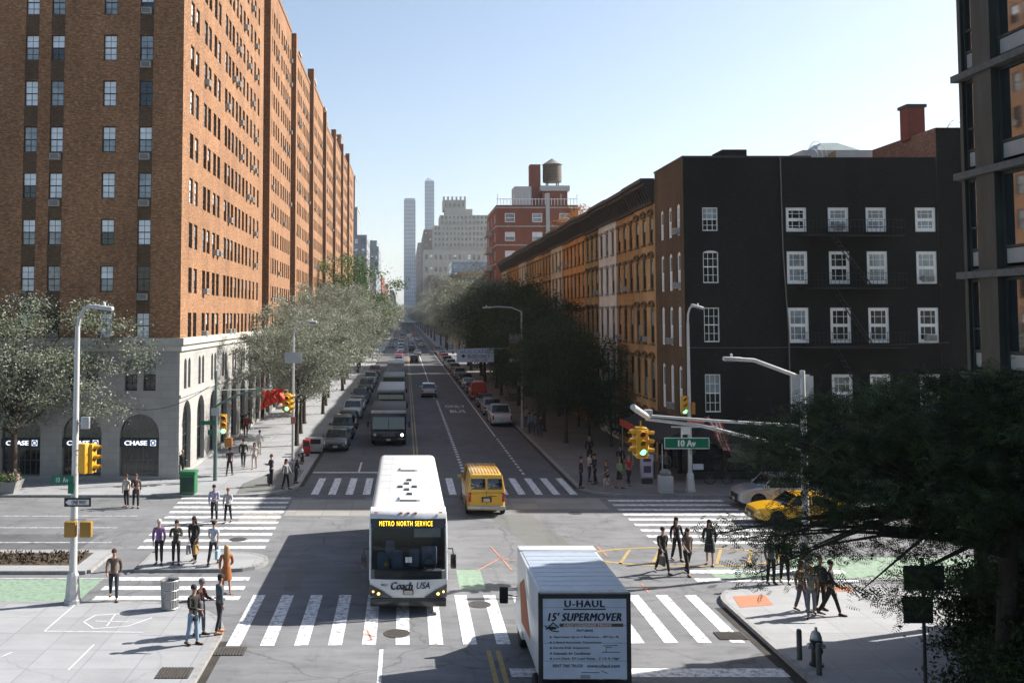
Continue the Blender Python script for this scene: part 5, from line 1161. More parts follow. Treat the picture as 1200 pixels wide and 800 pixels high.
for i, (k, pm, lab, y) in enumerate((('sedan', GRYP, 'dark grey sedan heading the left parked row', 73.2), ('suv', GRN, 'dark green SUV parked second, behind the grey sedan', 80.0), ('sedan', BLKP, 'low black sedan parked between the dark green and the white SUV', 87), ('suv', WHT, 'white SUV parked fourth in the left row', 95.2), ('sedan', SIL, 'silver sedan parked right behind the white SUV', 103), ('suv', BLKP, 'black SUV sixth in the left parked row', 111), ('sedan', BLU, 'navy sedan seventh in the left parked row', 119), ('suv', GRYP, 'grey SUV eighth in the left parked row', 127), ('sedan', WHT, 'white sedan ninth in the left parked row', 135), ('suv', SIL, 'silver SUV tenth in the left parked row', 143), ('sedan', BLKP, 'far black sedan near the end of the visible left row', 152), ('suv', REDP, 'far red SUV ending the left parked row', 161))):
    car(k, lab, -5.15, y, 0, pm, GL_)
GR_ = 'cars parked along the right kerb'
rc = [('pickup', WHT, 'white pickup truck, nearest of the cars parked on the right', 89.6), ('suv', SIL, 'silver SUV parked right behind the white pickup', 98.5), ('sedan', BLKP, 'black sedan parked between the silver SUV and the red van', 106.5), ('van', REDP, 'orange red van parked fourth on the right kerb', 116.5), ('sedan', BLU, 'navy sedan parked past the red van', 125.5)]
cols = [(WHT, 'white'), (GRYP, 'grey'), (BEIP, 'champagne'), (BLKP, 'black'), (SIL, 'silver'), (REDP, 'red'), (GRN, 'dark green')]
for i in range(19):
    pm, cn = cols[(i * 3) % 7]; kd = ['sedan', 'suv'][i % 2]; rc.append((kd, pm, '%s %s far down the right kerb, %s past the navy sedan' % (cn, kd if kd == 'sedan' else 'SUV', ORD[i]), 133.5 + 7.4 * i))
for k, pm, lab, y in rc: car(k, lab, 8.75, y, 180, pm, GR_)
car('suv', 'white SUV driving away in the open right lane', 2.9, 120, 180, WHT, name='moving_car')
car('suv', 'dark SUV driving away far ahead of the white one', 1.9, 205, 180, BLKP, name='moving_car')
car('sedan', 'champagne car driving away at the far end of the right lane', 3, 240, 180, BEIP, name='moving_car')
car('suv', 'white SUV coming forward behind the three large vehicles', -1.3, 150, 0, WHT, name='moving_car')
car('suv', 'silver SUV coming forward in the far left lane', -1.4, 176, 0, SIL, name='moving_car')
car('sedan', 'distant white sedan approaching in the left lane', -1.4, 205, 0, WHT, name='moving_car')
car('sedan', 'distant red sedan approaching before the cross avenue', -1.5, 232, 0, REDP, name='moving_car')
car('suv', 'silver white car waiting on the avenue behind the dark tree, right of the junction', 19.7, 51.0, -90, SIL, name='moving_car')
car('sedan', 'yellow taxi on the avenue half hidden by the dark tree', 19.15, 47.0, -90, YELP, name='taxi', cat='taxi')

fc = [(-1.3, 262, 0, 'suv', WHT, 'white SUV'), (-4.4, 300, 0, 'sedan', BLKP, 'black sedan'), (-1.4, 322, 0, 'van', WHT, 'white van'), (1.9, 275, 180, 'suv', BLKP, 'black SUV'), (5.2, 305, 180, 'sedan', YELP, 'yellow sedan'), (2.2, 340, 180, 'van', SIL, 'silver van'), (-1.2, 365, 0, 'van', YELP, 'yellow van'), (5.0, 380, 180, 'suv', WHT, 'white SUV'), (-4.2, 400, 0, 'suv', SIL, 'silver SUV'), (1.8, 430, 180, 'van', WHT, 'white van'), (-1.5, 440, 0, 'van', BLU, 'navy van'), (4.8, 480, 180, 'van', REDP, 'red van'), (-1.3, 500, 0, 'van', SIL, 'silver van'), (1.6, 560, 180, 'van', BLKP, 'black van')]
for i, (x, y, d, k, pm, l) in enumerate(fc): car(k, 'tiny %s %s near the vanishing end of the street, %s of the far traffic' % (l, 'coming' if d == 0 else 'leaving', ORD[i]), x, y, d, pm, 'far traffic at the street end', 'moving_car')
# yellow panel van, rear towards the viewer
v = car('van', 'yellow panel van with two dark rear windows crossing the junction', 4.05, 50.9, 180, YELP, name='panel_van', cat='van')
for sg in (1, -1):
    q = MB().use(CGL, True).rbox(-.36, .36, -.02, .02, -.26, .26, .02, 2); o = q.build('rear_window', v, (sg * .42, 2.66, 1.62)); o.rotation_euler = (R(10), 0, 0)
q = MB().use(FDARK); q.box(-.012, .012, 2.69, 2.712, .62, 1.28); q.box(-.5, -.1, 2.69, 2.715, 1.02, 1.05); q.build('door_seam', v)
q = MB().use(BLACK).box(-.25, .25, 2.7, 2.715, .74, 1.0); q.build('plate_recess', v)

# ------------------------------------------------------------------ coach bus
def clear_glass():
    if 'clear' in MATS: return MATS['clear']
    m = bpy.data.materials.new('clear_windscreen'); m.use_nodes = True; n = m.node_tree.nodes; L = m.node_tree.links; b = n['Principled BSDF']; b.inputs['Base Color'].default_value = (.01, .014, .016, 1); b.inputs['Roughness'].default_value = .05; b.inputs['IOR'].default_value = 1.7
    t = n.new('ShaderNodeBsdfTransparent'); t.inputs[0].default_value = (.75, .82, .85, 1); x = n.new('ShaderNodeMixShader'); x.inputs[0].default_value = .62; L.new(b.outputs[0], x.inputs[1]); L.new(t.outputs[0], x.inputs[2]); L.new(x.outputs[0], n['Material Output'].inputs[0]); MATS['clear'] = m; return m
BW = mat('bus_white', (.76, .77, .78), .4, var=.1, scale=2.5, streak=(1, .25, 1), coat=.3); BDK = mat('bus_black', (.02, .021, .023), .3, var=.1, coat=.5)
def coach():
    t = thing('coach_bus', 'white commuter coach with METRO NORTH SERVICE display and Coach USA lettering', 'bus', (.1, 32.75, 0))
    L, W, H = 13.0, 1.3, 3.42; b = MB().use(BW, True)
    def sec(y, w, z0, z1, r=.22): # cross-section with rounded roof edges
        p = [(w, z0), (w, z1 - r)] + [(w - r + r * math.cos(a), z1 - r + r * math.sin(a)) for a in (R(30), R(60), R(90))]
        return [(x, y, z) for x, z in p] + [(-x, y, z) for x, z in p[::-1]]
    b.loft([sec(.0, W - .06, .38, .9, .1), sec(.02, W - .02, .36, 1.02, .1)], cap=True)                 # chin
    b.loft([sec(.55, W - .03, 2.9, H - .02, .2), sec(.75, W, 2.7, H, .22), sec(L - .1, W, 2.75, H, .22), sec(L, W - .05, 2.78, H - .05, .2)])  # roof
    b.loft([sec(.35, W - .01, .36, 1.35, .05), sec(2.2, W, .34, 1.35, .05), sec(L - .1, W, .34, 1.35, .05), sec(L, W - .03, .4, 1.3, .05)])     # lower sides
    b.loft([sec(L - .25, W, 1.3, 2.8, .02), sec(L, W - .03, 1.3, 2.8, .02)])
    # front bow: white lower panel
    fr = [[(x, -.12 * (1 - (x / W) ** 2) + dy, z) for x in [W * k / 8 for k in range(-8, 9)]] for z, dy in ((.54, .06), (.62, .0), (.95, .0), (1.15, .02))]
    b.loft(fr, closed=False, cap=False); b.build('body', t)
    k = MB().use(BDK, True); k.loft([sec(.45, W - .035, 1.3, 2.95, .05), sec(L - .3, W - .035, 1.3, 2.8, .05)])
    k.build('window_band', t)
    g = MB().use(clear_glass(), True)
    g.loft([[(x, -.12 * (1 - (x / W) ** 2) + dy, z) for x in [W * .975 * k / 8 for k in range(-8, 9)]] for z, dy in ((1.12, .03), (1.6, .04), (2.3, .1), (2.82, .18))], closed=False, cap=False); g.build('windscreen', t)
    g = MB().use(BDK, True); g.loft([[(x, -.12 * (1 - (x / W) ** 2) + dy, z) for x in [W * .985 * k / 8 for k in range(-8, 9)]] for z, dy in ((2.82, .17), (3.14, .26))], closed=False, cap=False); db = g.build('display_box', t)
    g = MB().use(BW, True); g.loft([[(x, -.12 * (1 - (x / W) ** 2) + dy, z) for x in [W * .99 * k / 8 for k in range(-8, 9)]] for z, dy in ((3.12, .22), (3.26, .27), (3.38, .42), (3.42, .7))], closed=False, cap=False); g.build('front_cowl', t)
    for sg in (1, -1): g = MB().use(BW, True); g.tube([(sg * (W - .02), .06, 1.1), (sg * (W - .02), .1, 2.0), (sg * (W - .02), .22, 2.9), (sg * (W - .04), .45, 3.3)], .045, 8); g.build('front_pillar', t)
    o = ob('lettering', TX['metro'], db, (-.08, .075, 2.98)); o.rotation_euler = (R(-14), 0, 0)
    o = MB().use(BLACK).box(-.95, .8, 0, .02, -.13, .13).build('display_panel', db, (-.08, .1, 2.98)); o.rotation_euler = (R(-14), 0, 0)
    ob('lettering', TX['coach'], t, (-.22, -.135, .96)); ob('lettering', TX['usa'], t, (.5, -.125, .97)); ob('lettering', TX['num'], t, (-.8, -.09, .98))
    p = MB().use(BLACK); p.box(-.006, .006, -.1, -.07, 1.14, 2.8); p.build('windscreen_seam', t)
    for a, bq in ((-.95, -.1), (.1, .95)):
        p = MB().use(BLACK); p.tube([(a, -.08, 1.18), ((a + bq) / 2 + .2, -.07, 1.42), (bq, -.02, 1.62)], .012, 5); p.build('wiper', t)
    p = MB().use(BDK); p.rbox(-.17, .17, -.19, -.13, .68, .84, .01, 1); p.build('plate_holder', t); ob('number_plate', MB().use(PLATE).box(-.14, .14, -.01, 0, -.06, .06).data('number_plate'), t, (0, -.19, .76))
    for sg in (1, -1):
        h = MB().use(BDK, True); h.loft([[(sg * x, y + .0, z) for x, y, z in q] for q in (((.55, -.14, .58), (1.29, -.04, .58), (1.3, -.04, .98), (.95, -.11, .82)), ((.55, -.04, .58), (1.26, .1, .58), (1.26, .1, .98), (.95, .0, .82)))]); ho = h.build('headlight_unit', t)
        for x, z in ((1.0, .68), (1.17, .74)): l = MB().use(mat('amber_lamp', (1, .6, .15), .3, var=0, emit=1.2), True); l.ball((sg * x, -.1 + .05 * (x > 1.1), z + .01), (.055, .025, .05), 10); l.build('lamp', ho)
        m = MB().use(BDK, True); m.tube([(sg * 1.25, .3, 2.1), (sg * 1.5, .05, 2.15), (sg * 1.52, 0, 1.95)], .025, 6); m.rbox(sg * 1.52 - .1, sg * 1.52 + .1, -.06, .06, 1.5, 1.98, .04, 2); m.build('wing_mirror', t)
        for y in (2.6, 9.3, 10.6): wheel(t, sg * (W - .17), y, .5, .3, sg)
        l = MB().use(mat('marker_lamp', (.8, .25, .03), .3, var=0)); [l.box(sg * x - .06, sg * x + .06, .2, .24, 3.3, 3.34) for x in (1.1,)]; l.build('marker_lamp', t)
    l = MB().use(mat('marker_lamp', (.8, .25, .03), .3, var=0)); [l.box(x - .05, x + .05, .16, .22, 3.29, 3.34) for x in (-.25, 0, .25)]; l.build('marker_lamp', t)
    u = MB().use(DARKUND); u.box(-1.1, 1.1, .3, L - .3, .28, .5); u.build('underbody', t)
    s = MB().use(BDK, True); s.rbox(-W + .02, W - .02, -.1, .3, .26, .545, .04, 2); s.build('bumper', t)
    q = MB().use(mat('panel_seam', (.35, .35, .36), .5, var=.2))
    for k in range(8): q.box(-W + .2, W - .2, 1.2 + 1.5 * k, 1.215 + 1.5 * k, H - .002, H + .004)
    q.box(-.7, -.69, .8, L - .2, H - .002, H + .005); q.box(.69, .7, .8, L - .2, H - .002, H + .005); q.build('roof_seams', t)
    # roof hatches and vents
    for (x, y) in ((.05, 3.0), (-.05, 3.9), (-.05, 5.2), (.05, 6.0), (-.3, 4.5), (.25, 4.5)): h = MB().use(BLACK); h.box(x - .1, x + .1, y - .16, y + .16, H, H + .04); h.build('roof_vent', t)
    for y in (2.0, 8.6): h = MB().use(BW); h.rbox(-.35, .45, y - .35, y + .35, H - .01, H + .07, .02, 1); hh = h.build('roof_hatch', t); h = MB().use(BLACK); h.box(-.34, -.3, y - .34, y - .1, H + .07, H + .1); h.box(-.3, .3, y - .36, y - .352, H + .005, H + .05); h.build('hatch_hinge', hh)
    # interior seen through the windscreen: seats, wheel, notice
    sc_ = mat('seat_cloth', (.12, .16, .24), .8, var=.3)
    for x, z, w in ((.72, 1.95, .26), (-.85, 1.75, .2), (-.38, 1.8, .2), (.2, 1.85, .18), (-.62, 2.15, .16)): i = MB().use(sc_, True); i.rbox(x - w, x + w, .3, .42, z - .4, z + .22, .06, 2); i.build('seat', t)
    i = MB().use(mat('dash_grey', (.07, .07, .075), .6, var=.3), True); i.rbox(-1.15, 1.15, .05, .4, 1.1, 1.42, .06, 2); i.build('dashboard', t)
    i = MB().use(BLACK, True); i.tube([(.72 + .22 * math.cos(q * math.pi / 8), .2 + .05 * math.sin(q * math.pi / 8), 1.6 + .2 * math.sin(q * math.pi / 8)) for q in range(17)], .02, 6); i.build('steering_wheel', t)
    i = MB().use(mat('sun_blind', (.4, .42, .44), .6, var=.2)); i.box(.2, 1.1, .18, .2, 2.5, 2.8); i.build('sun_blind', t); i = MB().use(mat('hi_vis', (.5, .3, .05), .7, var=.2), True); i.ball((-.75, .3, 1.55), (.09, .05, .1), 8); i.build('amber_sticker', t)
    i = MB().use(mat('notice_white', (.6, .62, .65), .5, var=.1)); i.box(-.1, .12, -.1, -.085, 1.72, 1.9); i.build('windscreen_notice', t)
coach()

# ------------------------------------------------------------------ moving truck, rear towards the viewer
def truck():
    t = thing('moving_truck', 'white rental box truck with U-HAUL 15 ft SUPERMOVER lettering on its rear door', 'truck', (4.42, 24.0, 0))
    W, L, Z0, Z1 = 1.13, 4.6, 1.08, 3.2; TW = mat('truck_white', (.68, .7, .72), .4, var=.08, coat=.3); TG = mat('rear_frame', (.06, .055, .05), .5, .3, var=.3)
    DOOR = mat('door_blue_grey', (.68, .73, .82), .5, var=.1)
    b = MB().use(TW, True); b.rbox(-W, W, .06, L, Z0, Z1, .06, 2); b.build('cargo_box', t)
    ro = MB().use(mat('roof_sheet', (.5, .56, .64), .35, .2, var=.15, scale=3, streak=(1, 4, 1), bump=.4), True); ro.rbox(-W + .08, W - .08, .12, L - .55, Z1 - .01, Z1 + .015, .008, 1)
    for k in range(9): ro.tube([(-W + .12, .5 + k * .42, Z1 + .012), (W - .12, .53 + k * .42, Z1 + .012)], .013, 5)
    ro.build('roof_panel', t)
    ro = MB().use(TW, True); ro.rbox(-W + .01, W - .01, L - .52, L + .02, Z1 - .02, Z1 + .04, .02, 2); ro.build('roof_fairing', t)
    f = MB().use(TG, True); f.rbox(-W - .01, -W + .1, -.02, .08, Z0 - .1, Z1 - .02, .015, 1); f.rbox(W - .1, W + .01, -.02, .08, Z0 - .1, Z1 - .02, .015, 1); f.rbox(-W + .1, W - .1, -.02, .08, Z1 - .16, Z1 - .02, .015, 1); f.build('rear_frame', t)
    f = MB().use(STEEL, True); f.rbox(-W + .02, W - .02, -.04, .1, Z1 - .05, Z1 + .03, .03, 2); f.build('rear_header', t)
    d = MB().use(DOOR); d.box(-W + .1, W - .1, .0, .05, Z0 + .02, Z1 - .16); dr = d.build('rear_door', t)
    d = MB().use(mat('door_seam', (.3, .33, .4), .6, var=0)); [d.box(-W + .1, W - .1, -.004, -.001, Z0 + .02 + k * .43, Z0 + .03 + k * .43) for k in range(1, 5)]; d.build('door_seams', dr)
    y = -.008
    ob('lettering', TX['uhaul'], dr, (0, y, 2.92)); ob('lettering', TX['fifteen'], dr, (.0, y, 2.6)); q = MB().use(INK); q.box(-.52, .52, y, -.002, 2.77, 2.8); q.build('underline', dr)
    q = MB().use(mat('stripe_brown', (.15, .08, .05), .6, var=0)); q.box(-.62, .95, y + .002, -.001, 2.36, 2.44); q.use(mat('stripe_orange', (.55, .2, .05), .6, var=0)); q.box(-.45, .62, y + .001, y + .002, 2.365, 2.435); q.build('stripe', dr); ob('lettering', TX['easy'], dr, (.08, y - .002, 2.4))
    q = MB().use(INK, True); q.ball((-.8, y, 2.33), (.11, .006, .04), 8); q.tube([(-.95, y, 2.3), (-.78, y, 2.46), (-.65, y, 2.34)], .018, 5); q.tube([(-.98, y, 2.38), (-.8, y, 2.26), (-.64, y, 2.25)], .014, 5); q.build('emblem', dr)
    ob('lettering', TX['feat'], dr, (.0, y, 2.27))
    for k, (n, x) in enumerate((('l1', -.02), ('l2', -.24), ('l3', -.39), ('l4', -.375), ('l5', -.02))):
        z = 2.11 - .13 * k; ob('lettering', TX[n], dr, (x + .05, y, z)); q = MB().use(INK); q.box(-.86, -.82, y, -.002, z - .02, z + .02); q.build('tick_box', dr)
    ob('lettering', TX['rent'], dr, (-.42, y, 1.42)); ob('lettering', TX['uh2'], dr, (.45, y, 1.42))
    q = MB().use(INK, True); [q.tube(p, .007, 4) for p in ([(.45, y, 1.9), (.8, y, 1.91)], [(.42, y, 1.75), (.85, y, 1.75)], [(.52, y, 1.75), (.52, y, 1.86), (.66, y, 1.86)], [(-.1, y, 1.26), (.35, y, 1.26)], [(.4, y, 1.3), (.55, y, 1.24)])]; q.build('line_drawing', dr)
    q = MB().use(STEEL); q.box(-.12, .12, -.03, -.001, 1.13, 1.2); q.build('door_latch', dr)
    # side graphic seen on the left flank
    g = MB().use(RUST); g.add([(-W - .004, 1.6, 1.5), (-W - .004, 3.6, 1.35), (-W - .004, 3.9, 2.35), (-W - .004, 2.9, 2.75), (-W - .004, 2.2, 2.1)], ((0, 1, 2, 3, 4),)); g.build('side_graphic', t)
    # frame, lamps, plate, deck bumper, wheels
    k = MB().use(TG); k.box(-W + .02, W - .02, -.05, .3, .48, Z0 - .11); k.box(-.5, .5, .3, 6.6, .5, .78); k.build('chassis', t)
    k = MB().use(mat('chrome_step', (.35, .35, .36), .4, .8, var=.2), True); k.rbox(-W + .04, W - .04, -.3, -.04, .42, .52, .02, 1); k.build('rear_step', t)
    for sg in (1, -1):
        l = MB().use(TAIL if sg > 0 else mat('pale_lamp', (.75, .55, .4), .3, var=0), True); l.lathe([(.07, 0), (.075, -.03), (.05, -.05), (.01, -.055)], (sg * .98, -.05, .8), 14, 'Y'); l.build('tail_light', t)
        for x in (.32, .62): q = MB().use(mat('reflector_tape', (.6, .6, .58), .5, var=.1)); q.box(sg * x - .1, sg * x + .1, -.06, -.051, .88, .92); q.build('reflector', t)
    ob('number_plate', MB().use(mat('plate_white', (.6, .62, .65), .5, var=.1)).box(-.16, .16, -.01, .01, -.08, .08).data('number_plate'), t, (0, -.065, .76))
    for sg in (1, -1):
        wheel(t, sg * (W - .2), 1.25, .39, .34, sg, WHITE); wheel(t, sg * (W - .28), 5.6, .39, .24, sg, WHITE)
    # cab
    c = MB().use(TW, True)
    def cs(y, w, z0, z1): return [(w, y, z0), (w, y, (z0 + z1) / 2), (w * .93, y, z1), (-w * .93, y, z1), (-w, y, (z0 + z1) / 2), (-w, y, z0)]
    c.loft([cs(L + .08, 1.0, .5, 2.1), cs(L + .9, 1.0, .5, 2.1), cs(L + 1.5, 1.0, .5, 1.3), cs(L + 2.3, .95, .5, 1.15), cs(L + 2.42, .88, .5, .95)]); cb = c.build('cab', t)
    g = MB().use(CGL); g.loft([[( -1.012, y, z) for y, z in ((L + .25, 1.35), (L + 1.3, 1.35), (L + .9, 2.0), (L + .25, 2.0))], [(1.012, y, z) for y, z in ((L + .25, 1.35), (L + 1.3, 1.35), (L + .9, 2.0), (L + .25, 2.0))]]); g.build('cab_window', cb)
    for sg in (1, -1):
        m = MB().use(BLACK); m.tube([(sg * 1.0, L + .9, 1.5), (sg * 1.42, L + .8, 1.6)], .02, 5); m.rbox(sg * 1.45 - .13, sg * 1.45 + .13, L + .7, L + .8, 1.35, 1.85, .03, 2); m.build('wing_mirror', t)
truck()

# ------------------------------------------------------------------ oncoming large vehicles
def minibus(label, x, y, W, L, H, pm, vis, roof, name, cat, plate_grille=True, wz=(1.25, 2.05)):
    t = thing(name, label, cat, (x, y, 0)); b = MB().use(pm, True); w = W / 2
    b.rbox(-w, w, .1, L, .45, H - .12, .08, 2); b.rbox(-w + .05, w - .05, -.35, .3, .5, wz[0] - .1, .07, 2); b.build('body', t)
    r = MB().use(roof, True); r.rbox(-w - .02, w + .02, .15, L + .02, H - .14, H, .05, 2); r.build('roof_cap', t)
    v_ = MB().use(vis, True); v_.rbox(-w - .01, w + .01, -.06, .2, H - .3, H - .06, .04, 2); v_.build('visor', t)
    g = MB().use(mat('windscreen', (.012, .015, .017), .05, ior=1.9, var=.3, scale=1.1)); g.quad((-w + .1, -.03, wz[0]), (w - .1, -.03, wz[0]), (w - .12, .08, wz[1] + .12), (-w + .12, .08, wz[1] + .12)); g.build('windscreen', t)
    g = MB().use(FDARK); g.box(-.02, .02, -.05, .1, wz[0], wz[1]); g.build('windscreen_post', t)
    s = MB().use(GLASS)
    for sg in (1, -1):
        for k in range(int((L - 1) / 1.2)): s.box(*sorted((sg * (w + .001), sg * (w + .012))), .6 + 1.2 * k, 1.6 + 1.2 * k, wz[0] + .1, wz[1] + .1)
    s.build('side_windows', t)
    if plate_grille: g = MB().use(CHROME); g.box(-.45, .45, -.37, -.352, .72, 1.1); g.use(BLACK); [g.box(-.42, .42, -.38, -.371, .75 + .09 * k, .8 + .09 * k) for k in range(4)]; g.build('grille', t)
    for sg in (1, -1):
        h = MB().use(HEADL, True); h.ball((sg * (w - .3), -.36, .85), (.12, .04, .12), 10); h.build('headlight', t)
        m = MB().use(BLACK, True); m.tube([(sg * w, .1, 1.7), (sg * (w + .22), -.05, 1.75)], .02, 5); m.rbox(sg * (w + .24) - .08, sg * (w + .24) + .08, -.1, -.02, 1.4, 1.85, .02, 1); m.build('wing_mirror', t)
        wheel(t, sg * (w - .16), .75, .45, .28, sg); wheel(t, sg * (w - .16), L - 1.6, .45, .28, sg)
    q = MB().use(BLACK, True); q.rbox(-w + .03, w - .03, -.5, -.3, .38, .58, .03, 1); q.build('bumper', t)
    ob('number_plate', CARS['pl'], t, (0, -.52, .5)); return t
minibus('black truck like minibus with pale visor and headlight on, behind the coach', -1.3, 74.6, 2.7, 7.6, 2.75, mat('mini_black', (.016, .017, .018), .4, var=.1, coat=.4), WS, mat('roof_dark_brown', (.03, .026, .022), .6, var=.2), 'minibus', 'minibus')
minibus('grey topped bus second in the oncoming queue', -1.35, 90, 2.55, 11, 3.1, mat('bus_grey', (.05, .06, .06), .4, var=.1), mat('bus_blue_grey', (.3, .36, .38), .4, var=.1), mat('bus_roof_grey', (.36, .4, .41), .5, var=.1), 'city_bus', 'bus', False, (1.2, 2.5))
minibus('pale green bus third in the oncoming queue', -1.3, 108, 2.4, 9, 3.2, mat('bus_sage', (.12, .15, .12), .4, var=.1), mat('bus_sage', (.3, .33, .28)), mat('roof_grey_green', (.2, .23, .2), .6, var=.2), 'city_bus', 'bus', False, (1.2, 2.4))
minibus('white box truck far back in the oncoming lane', -1.4, 138, 2.4, 7, 3.3, WS, WS, WS, 'box_truck', 'truck', False, (1.3, 2.1))
o = MB().use(mat('lit_headlight', (1, .97, .85), .3, var=0, emit=6), True).ball((0, 0, 0), (.1, .03, .1), 10).build('lit_headlight', [q for q in COL.objects if q.name == 'minibus'][0], (1.05, -.4, .85))
# ------------------------------------------------------------------ street lamps, signals and signs
def signal_head(parent, x, y, z, rz=0, lit='g', s=1.0, name='signal_head'):
    m = MB().use(YEL, True); m.rbox(-.17, .17, -.1, .1, 0, 1.02, .03, 2)
    for k in range(3):
        zc = .17 + .34 * k
        vs = []; n = 9
        for i in range(n + 1): a = math.pi * (i / n) ; vs.append((.135 * math.cos(a), -.1, zc + .135 * math.sin(a))); vs.append((.135 * math.cos(a), -.33, zc + .12 * math.sin(a) + .0))
        m.add(vs, [(2 * i, 2 * i + 1, 2 * i + 3, 2 * i + 2) for i in range(n)])
    o = m.build(name, parent, (x, y, z), rz); o.scale = (s, s, s)
    for k, c in enumerate('gar'):
        l = MB().use(GLOW if c == lit and c == 'g' else REDDARK if c == 'r' else mat('amber_lens', (.16, .08, .01), .3, var=0) if c == 'a' else mat('unlit_green', (.02, .07, .05), .3, var=0), True)
        l.lathe([(.12, -.1), (.1, -.125), (.01, -.135)], (0, 0, .17 + .34 * k), 12, 'Y'); l.build('lens', o)
    return o
def cluster(name, label, x, y, z, rzs, group=None):
    t = thing(name, label, 'traffic signal', (x, y, z), 0, group)
    for a in rzs: q = R(a); signal_head(t, .19 * math.sin(q), -.19 * math.cos(q), -1.1, q, 'g' if a == 0 else '')
    m = MB().use(YEL, True); m.rbox(-.2, .2, -.2, .2, -.08, .0, .02, 1); m.rbox(-.2, .2, -.2, .2, -1.2, -1.12, .02, 1); m.tube([(0, 0, 0), (0, 0, .25)], .03, 8); m.build('bracket', t)
    return t
def cobra(parent, p, d):   # luminaire at the arm end p, pointing along d
    m = MB().use(POLE, True); d = Vector(d).normalized(); p = Vector(p); T = Matrix.Translation(p) @ d.to_track_quat('X', 'Z').to_matrix().to_4x4()
    o = len(m.v); m.rbox(-.1, .62, -.14, .14, -.07, .09, .05, 3, T); m.use(GLASS, True); m.rbox(.1, .55, -.11, .11, -.12, -.06, .03, 2, T); m.use(WHITE); m.lathe([(.05, .09), (.05, .2), (.01, .22)], tuple(p + d * .3), 8); m.build('lamp_head', parent)
def lamp(label, x, y, z, H, r, armpts, head_dir, base=True, name='street_lamp', cat='street lamp', m=POLE, group=None):
    t = thing(name, label, cat, (x, y, z), 0, group)
    p = MB().use(m, True); p.tube([(0, 0, 0), (0, 0, H * .5), (0, 0, H)], [r * 1.25, r, r * .75], 10); p.build('pole', t)
    if base: b = MB().use(STEEL); b.lathe([(.3, 0), (.3, .12), (.27, .14), (.2, .95), (.16, 1.05), (.13, 1.07)], (0, 0, 0), 8); b.build('base', t)
    if armpts: a = MB().use(m, True); a.tube(armpts, r * .6, 8); a.build('arm', t); cobra(t, armpts[-1], head_dir)
    return t
def signbox(parent, name, x, y, z, w, h, m, txt=None, rz=0, th=.03, border=None):
    q = MB().use(m); q.box(-w / 2, w / 2, -th / 2, th / 2, -h / 2, h / 2)
    if border: q.use(border); b = .03; [q.box(*a, -th / 2 - .004, -th / 2 - .001, *c) for a, c in (((-w / 2, w / 2), (h / 2 - b, h / 2)), ((-w / 2, w / 2), (-h / 2, -h / 2 + b)), ((-w / 2, -w / 2 + b), (-h / 2 + b, h / 2 - b)), ((w / 2 - b, w / 2), (-h / 2 + b, h / 2 - b)))]
    o = q.build(name, parent, (x, y, z), rz)
    if txt: ob('lettering', TX[txt], o, (0, -th / 2 - .008, 0))
    return o
# near left lamp post
x, y = gp(85, 706, SW)
H = zp(372, y) - SW
lp = lamp('tall silver lamp post with curved top and heavy base at the near left corner', x, y, SW, H - .3, .11, [(0, 0, H - .5), (.05, 0, H - .05), (.2, 0, H + .28), (.42, 0, H + .4), (.62, 0, H + .36)], (1, 0, -.12))
def Z(py): return zp(py, y) - SW
a = MB().use(STEEL, True); a.tube([(0, -.1, Z(527)), (.5, -.12, Z(527))], .03, 6); a.tube([(.0, 0, Z(495)), (.45, -.05, Z(498))], .03, 6); a.rbox(.2, .5, -.12, .02, Z(502), Z(488), .03, 2); a.build('bracket', lp)
signal_head(lp, .38, -.28, Z(553), R(150), ''); signal_head(lp, .62, -.12, Z(553), R(80), '', s=.98)
for dx, w in ((-.03, .0), (.5, 0)):
    b = MB().use(mat('pedestrian_signal_box', (.36, .2, .03), .5, var=.1), True); b.rbox(dx - .2 + (.0 if dx > 0 else .0), dx + .2, -.34, -.12, Z(627), Z(609), .03, 2); b.build('pedestrian_signal', lp)
b = MB().use(STEEL, True); b.tube([(0, -.2, Z(607)), (.5, -.2, Z(607))], .02, 6); b.build('bracket', lp)
signbox(lp, 'street_sign', -.38, -.15, Z(561), .75, .27, GREEN, 'avs'); signbox(lp, 'sign_plate', -.06, -.2, Z(571), .2, .34, GREEN)
sb = signbox(lp, 'one_way_sign', .17, -.17, Z(587), .92, .3, BLACK); q = MB().use(WHITE); q.add([(-.42, -.02, 0), (-.3, -.02, .1), (-.3, -.02, .09), (.4, -.02, .09), (.4, -.02, -.09), (-.3, -.02, -.09), (-.3, -.02, -.1)], ((0, 1, 2, 3, 4, 5, 6),)); q.build('arrow', sb); ob('lettering', TX['way'], sb, (.05, -.03, 0))
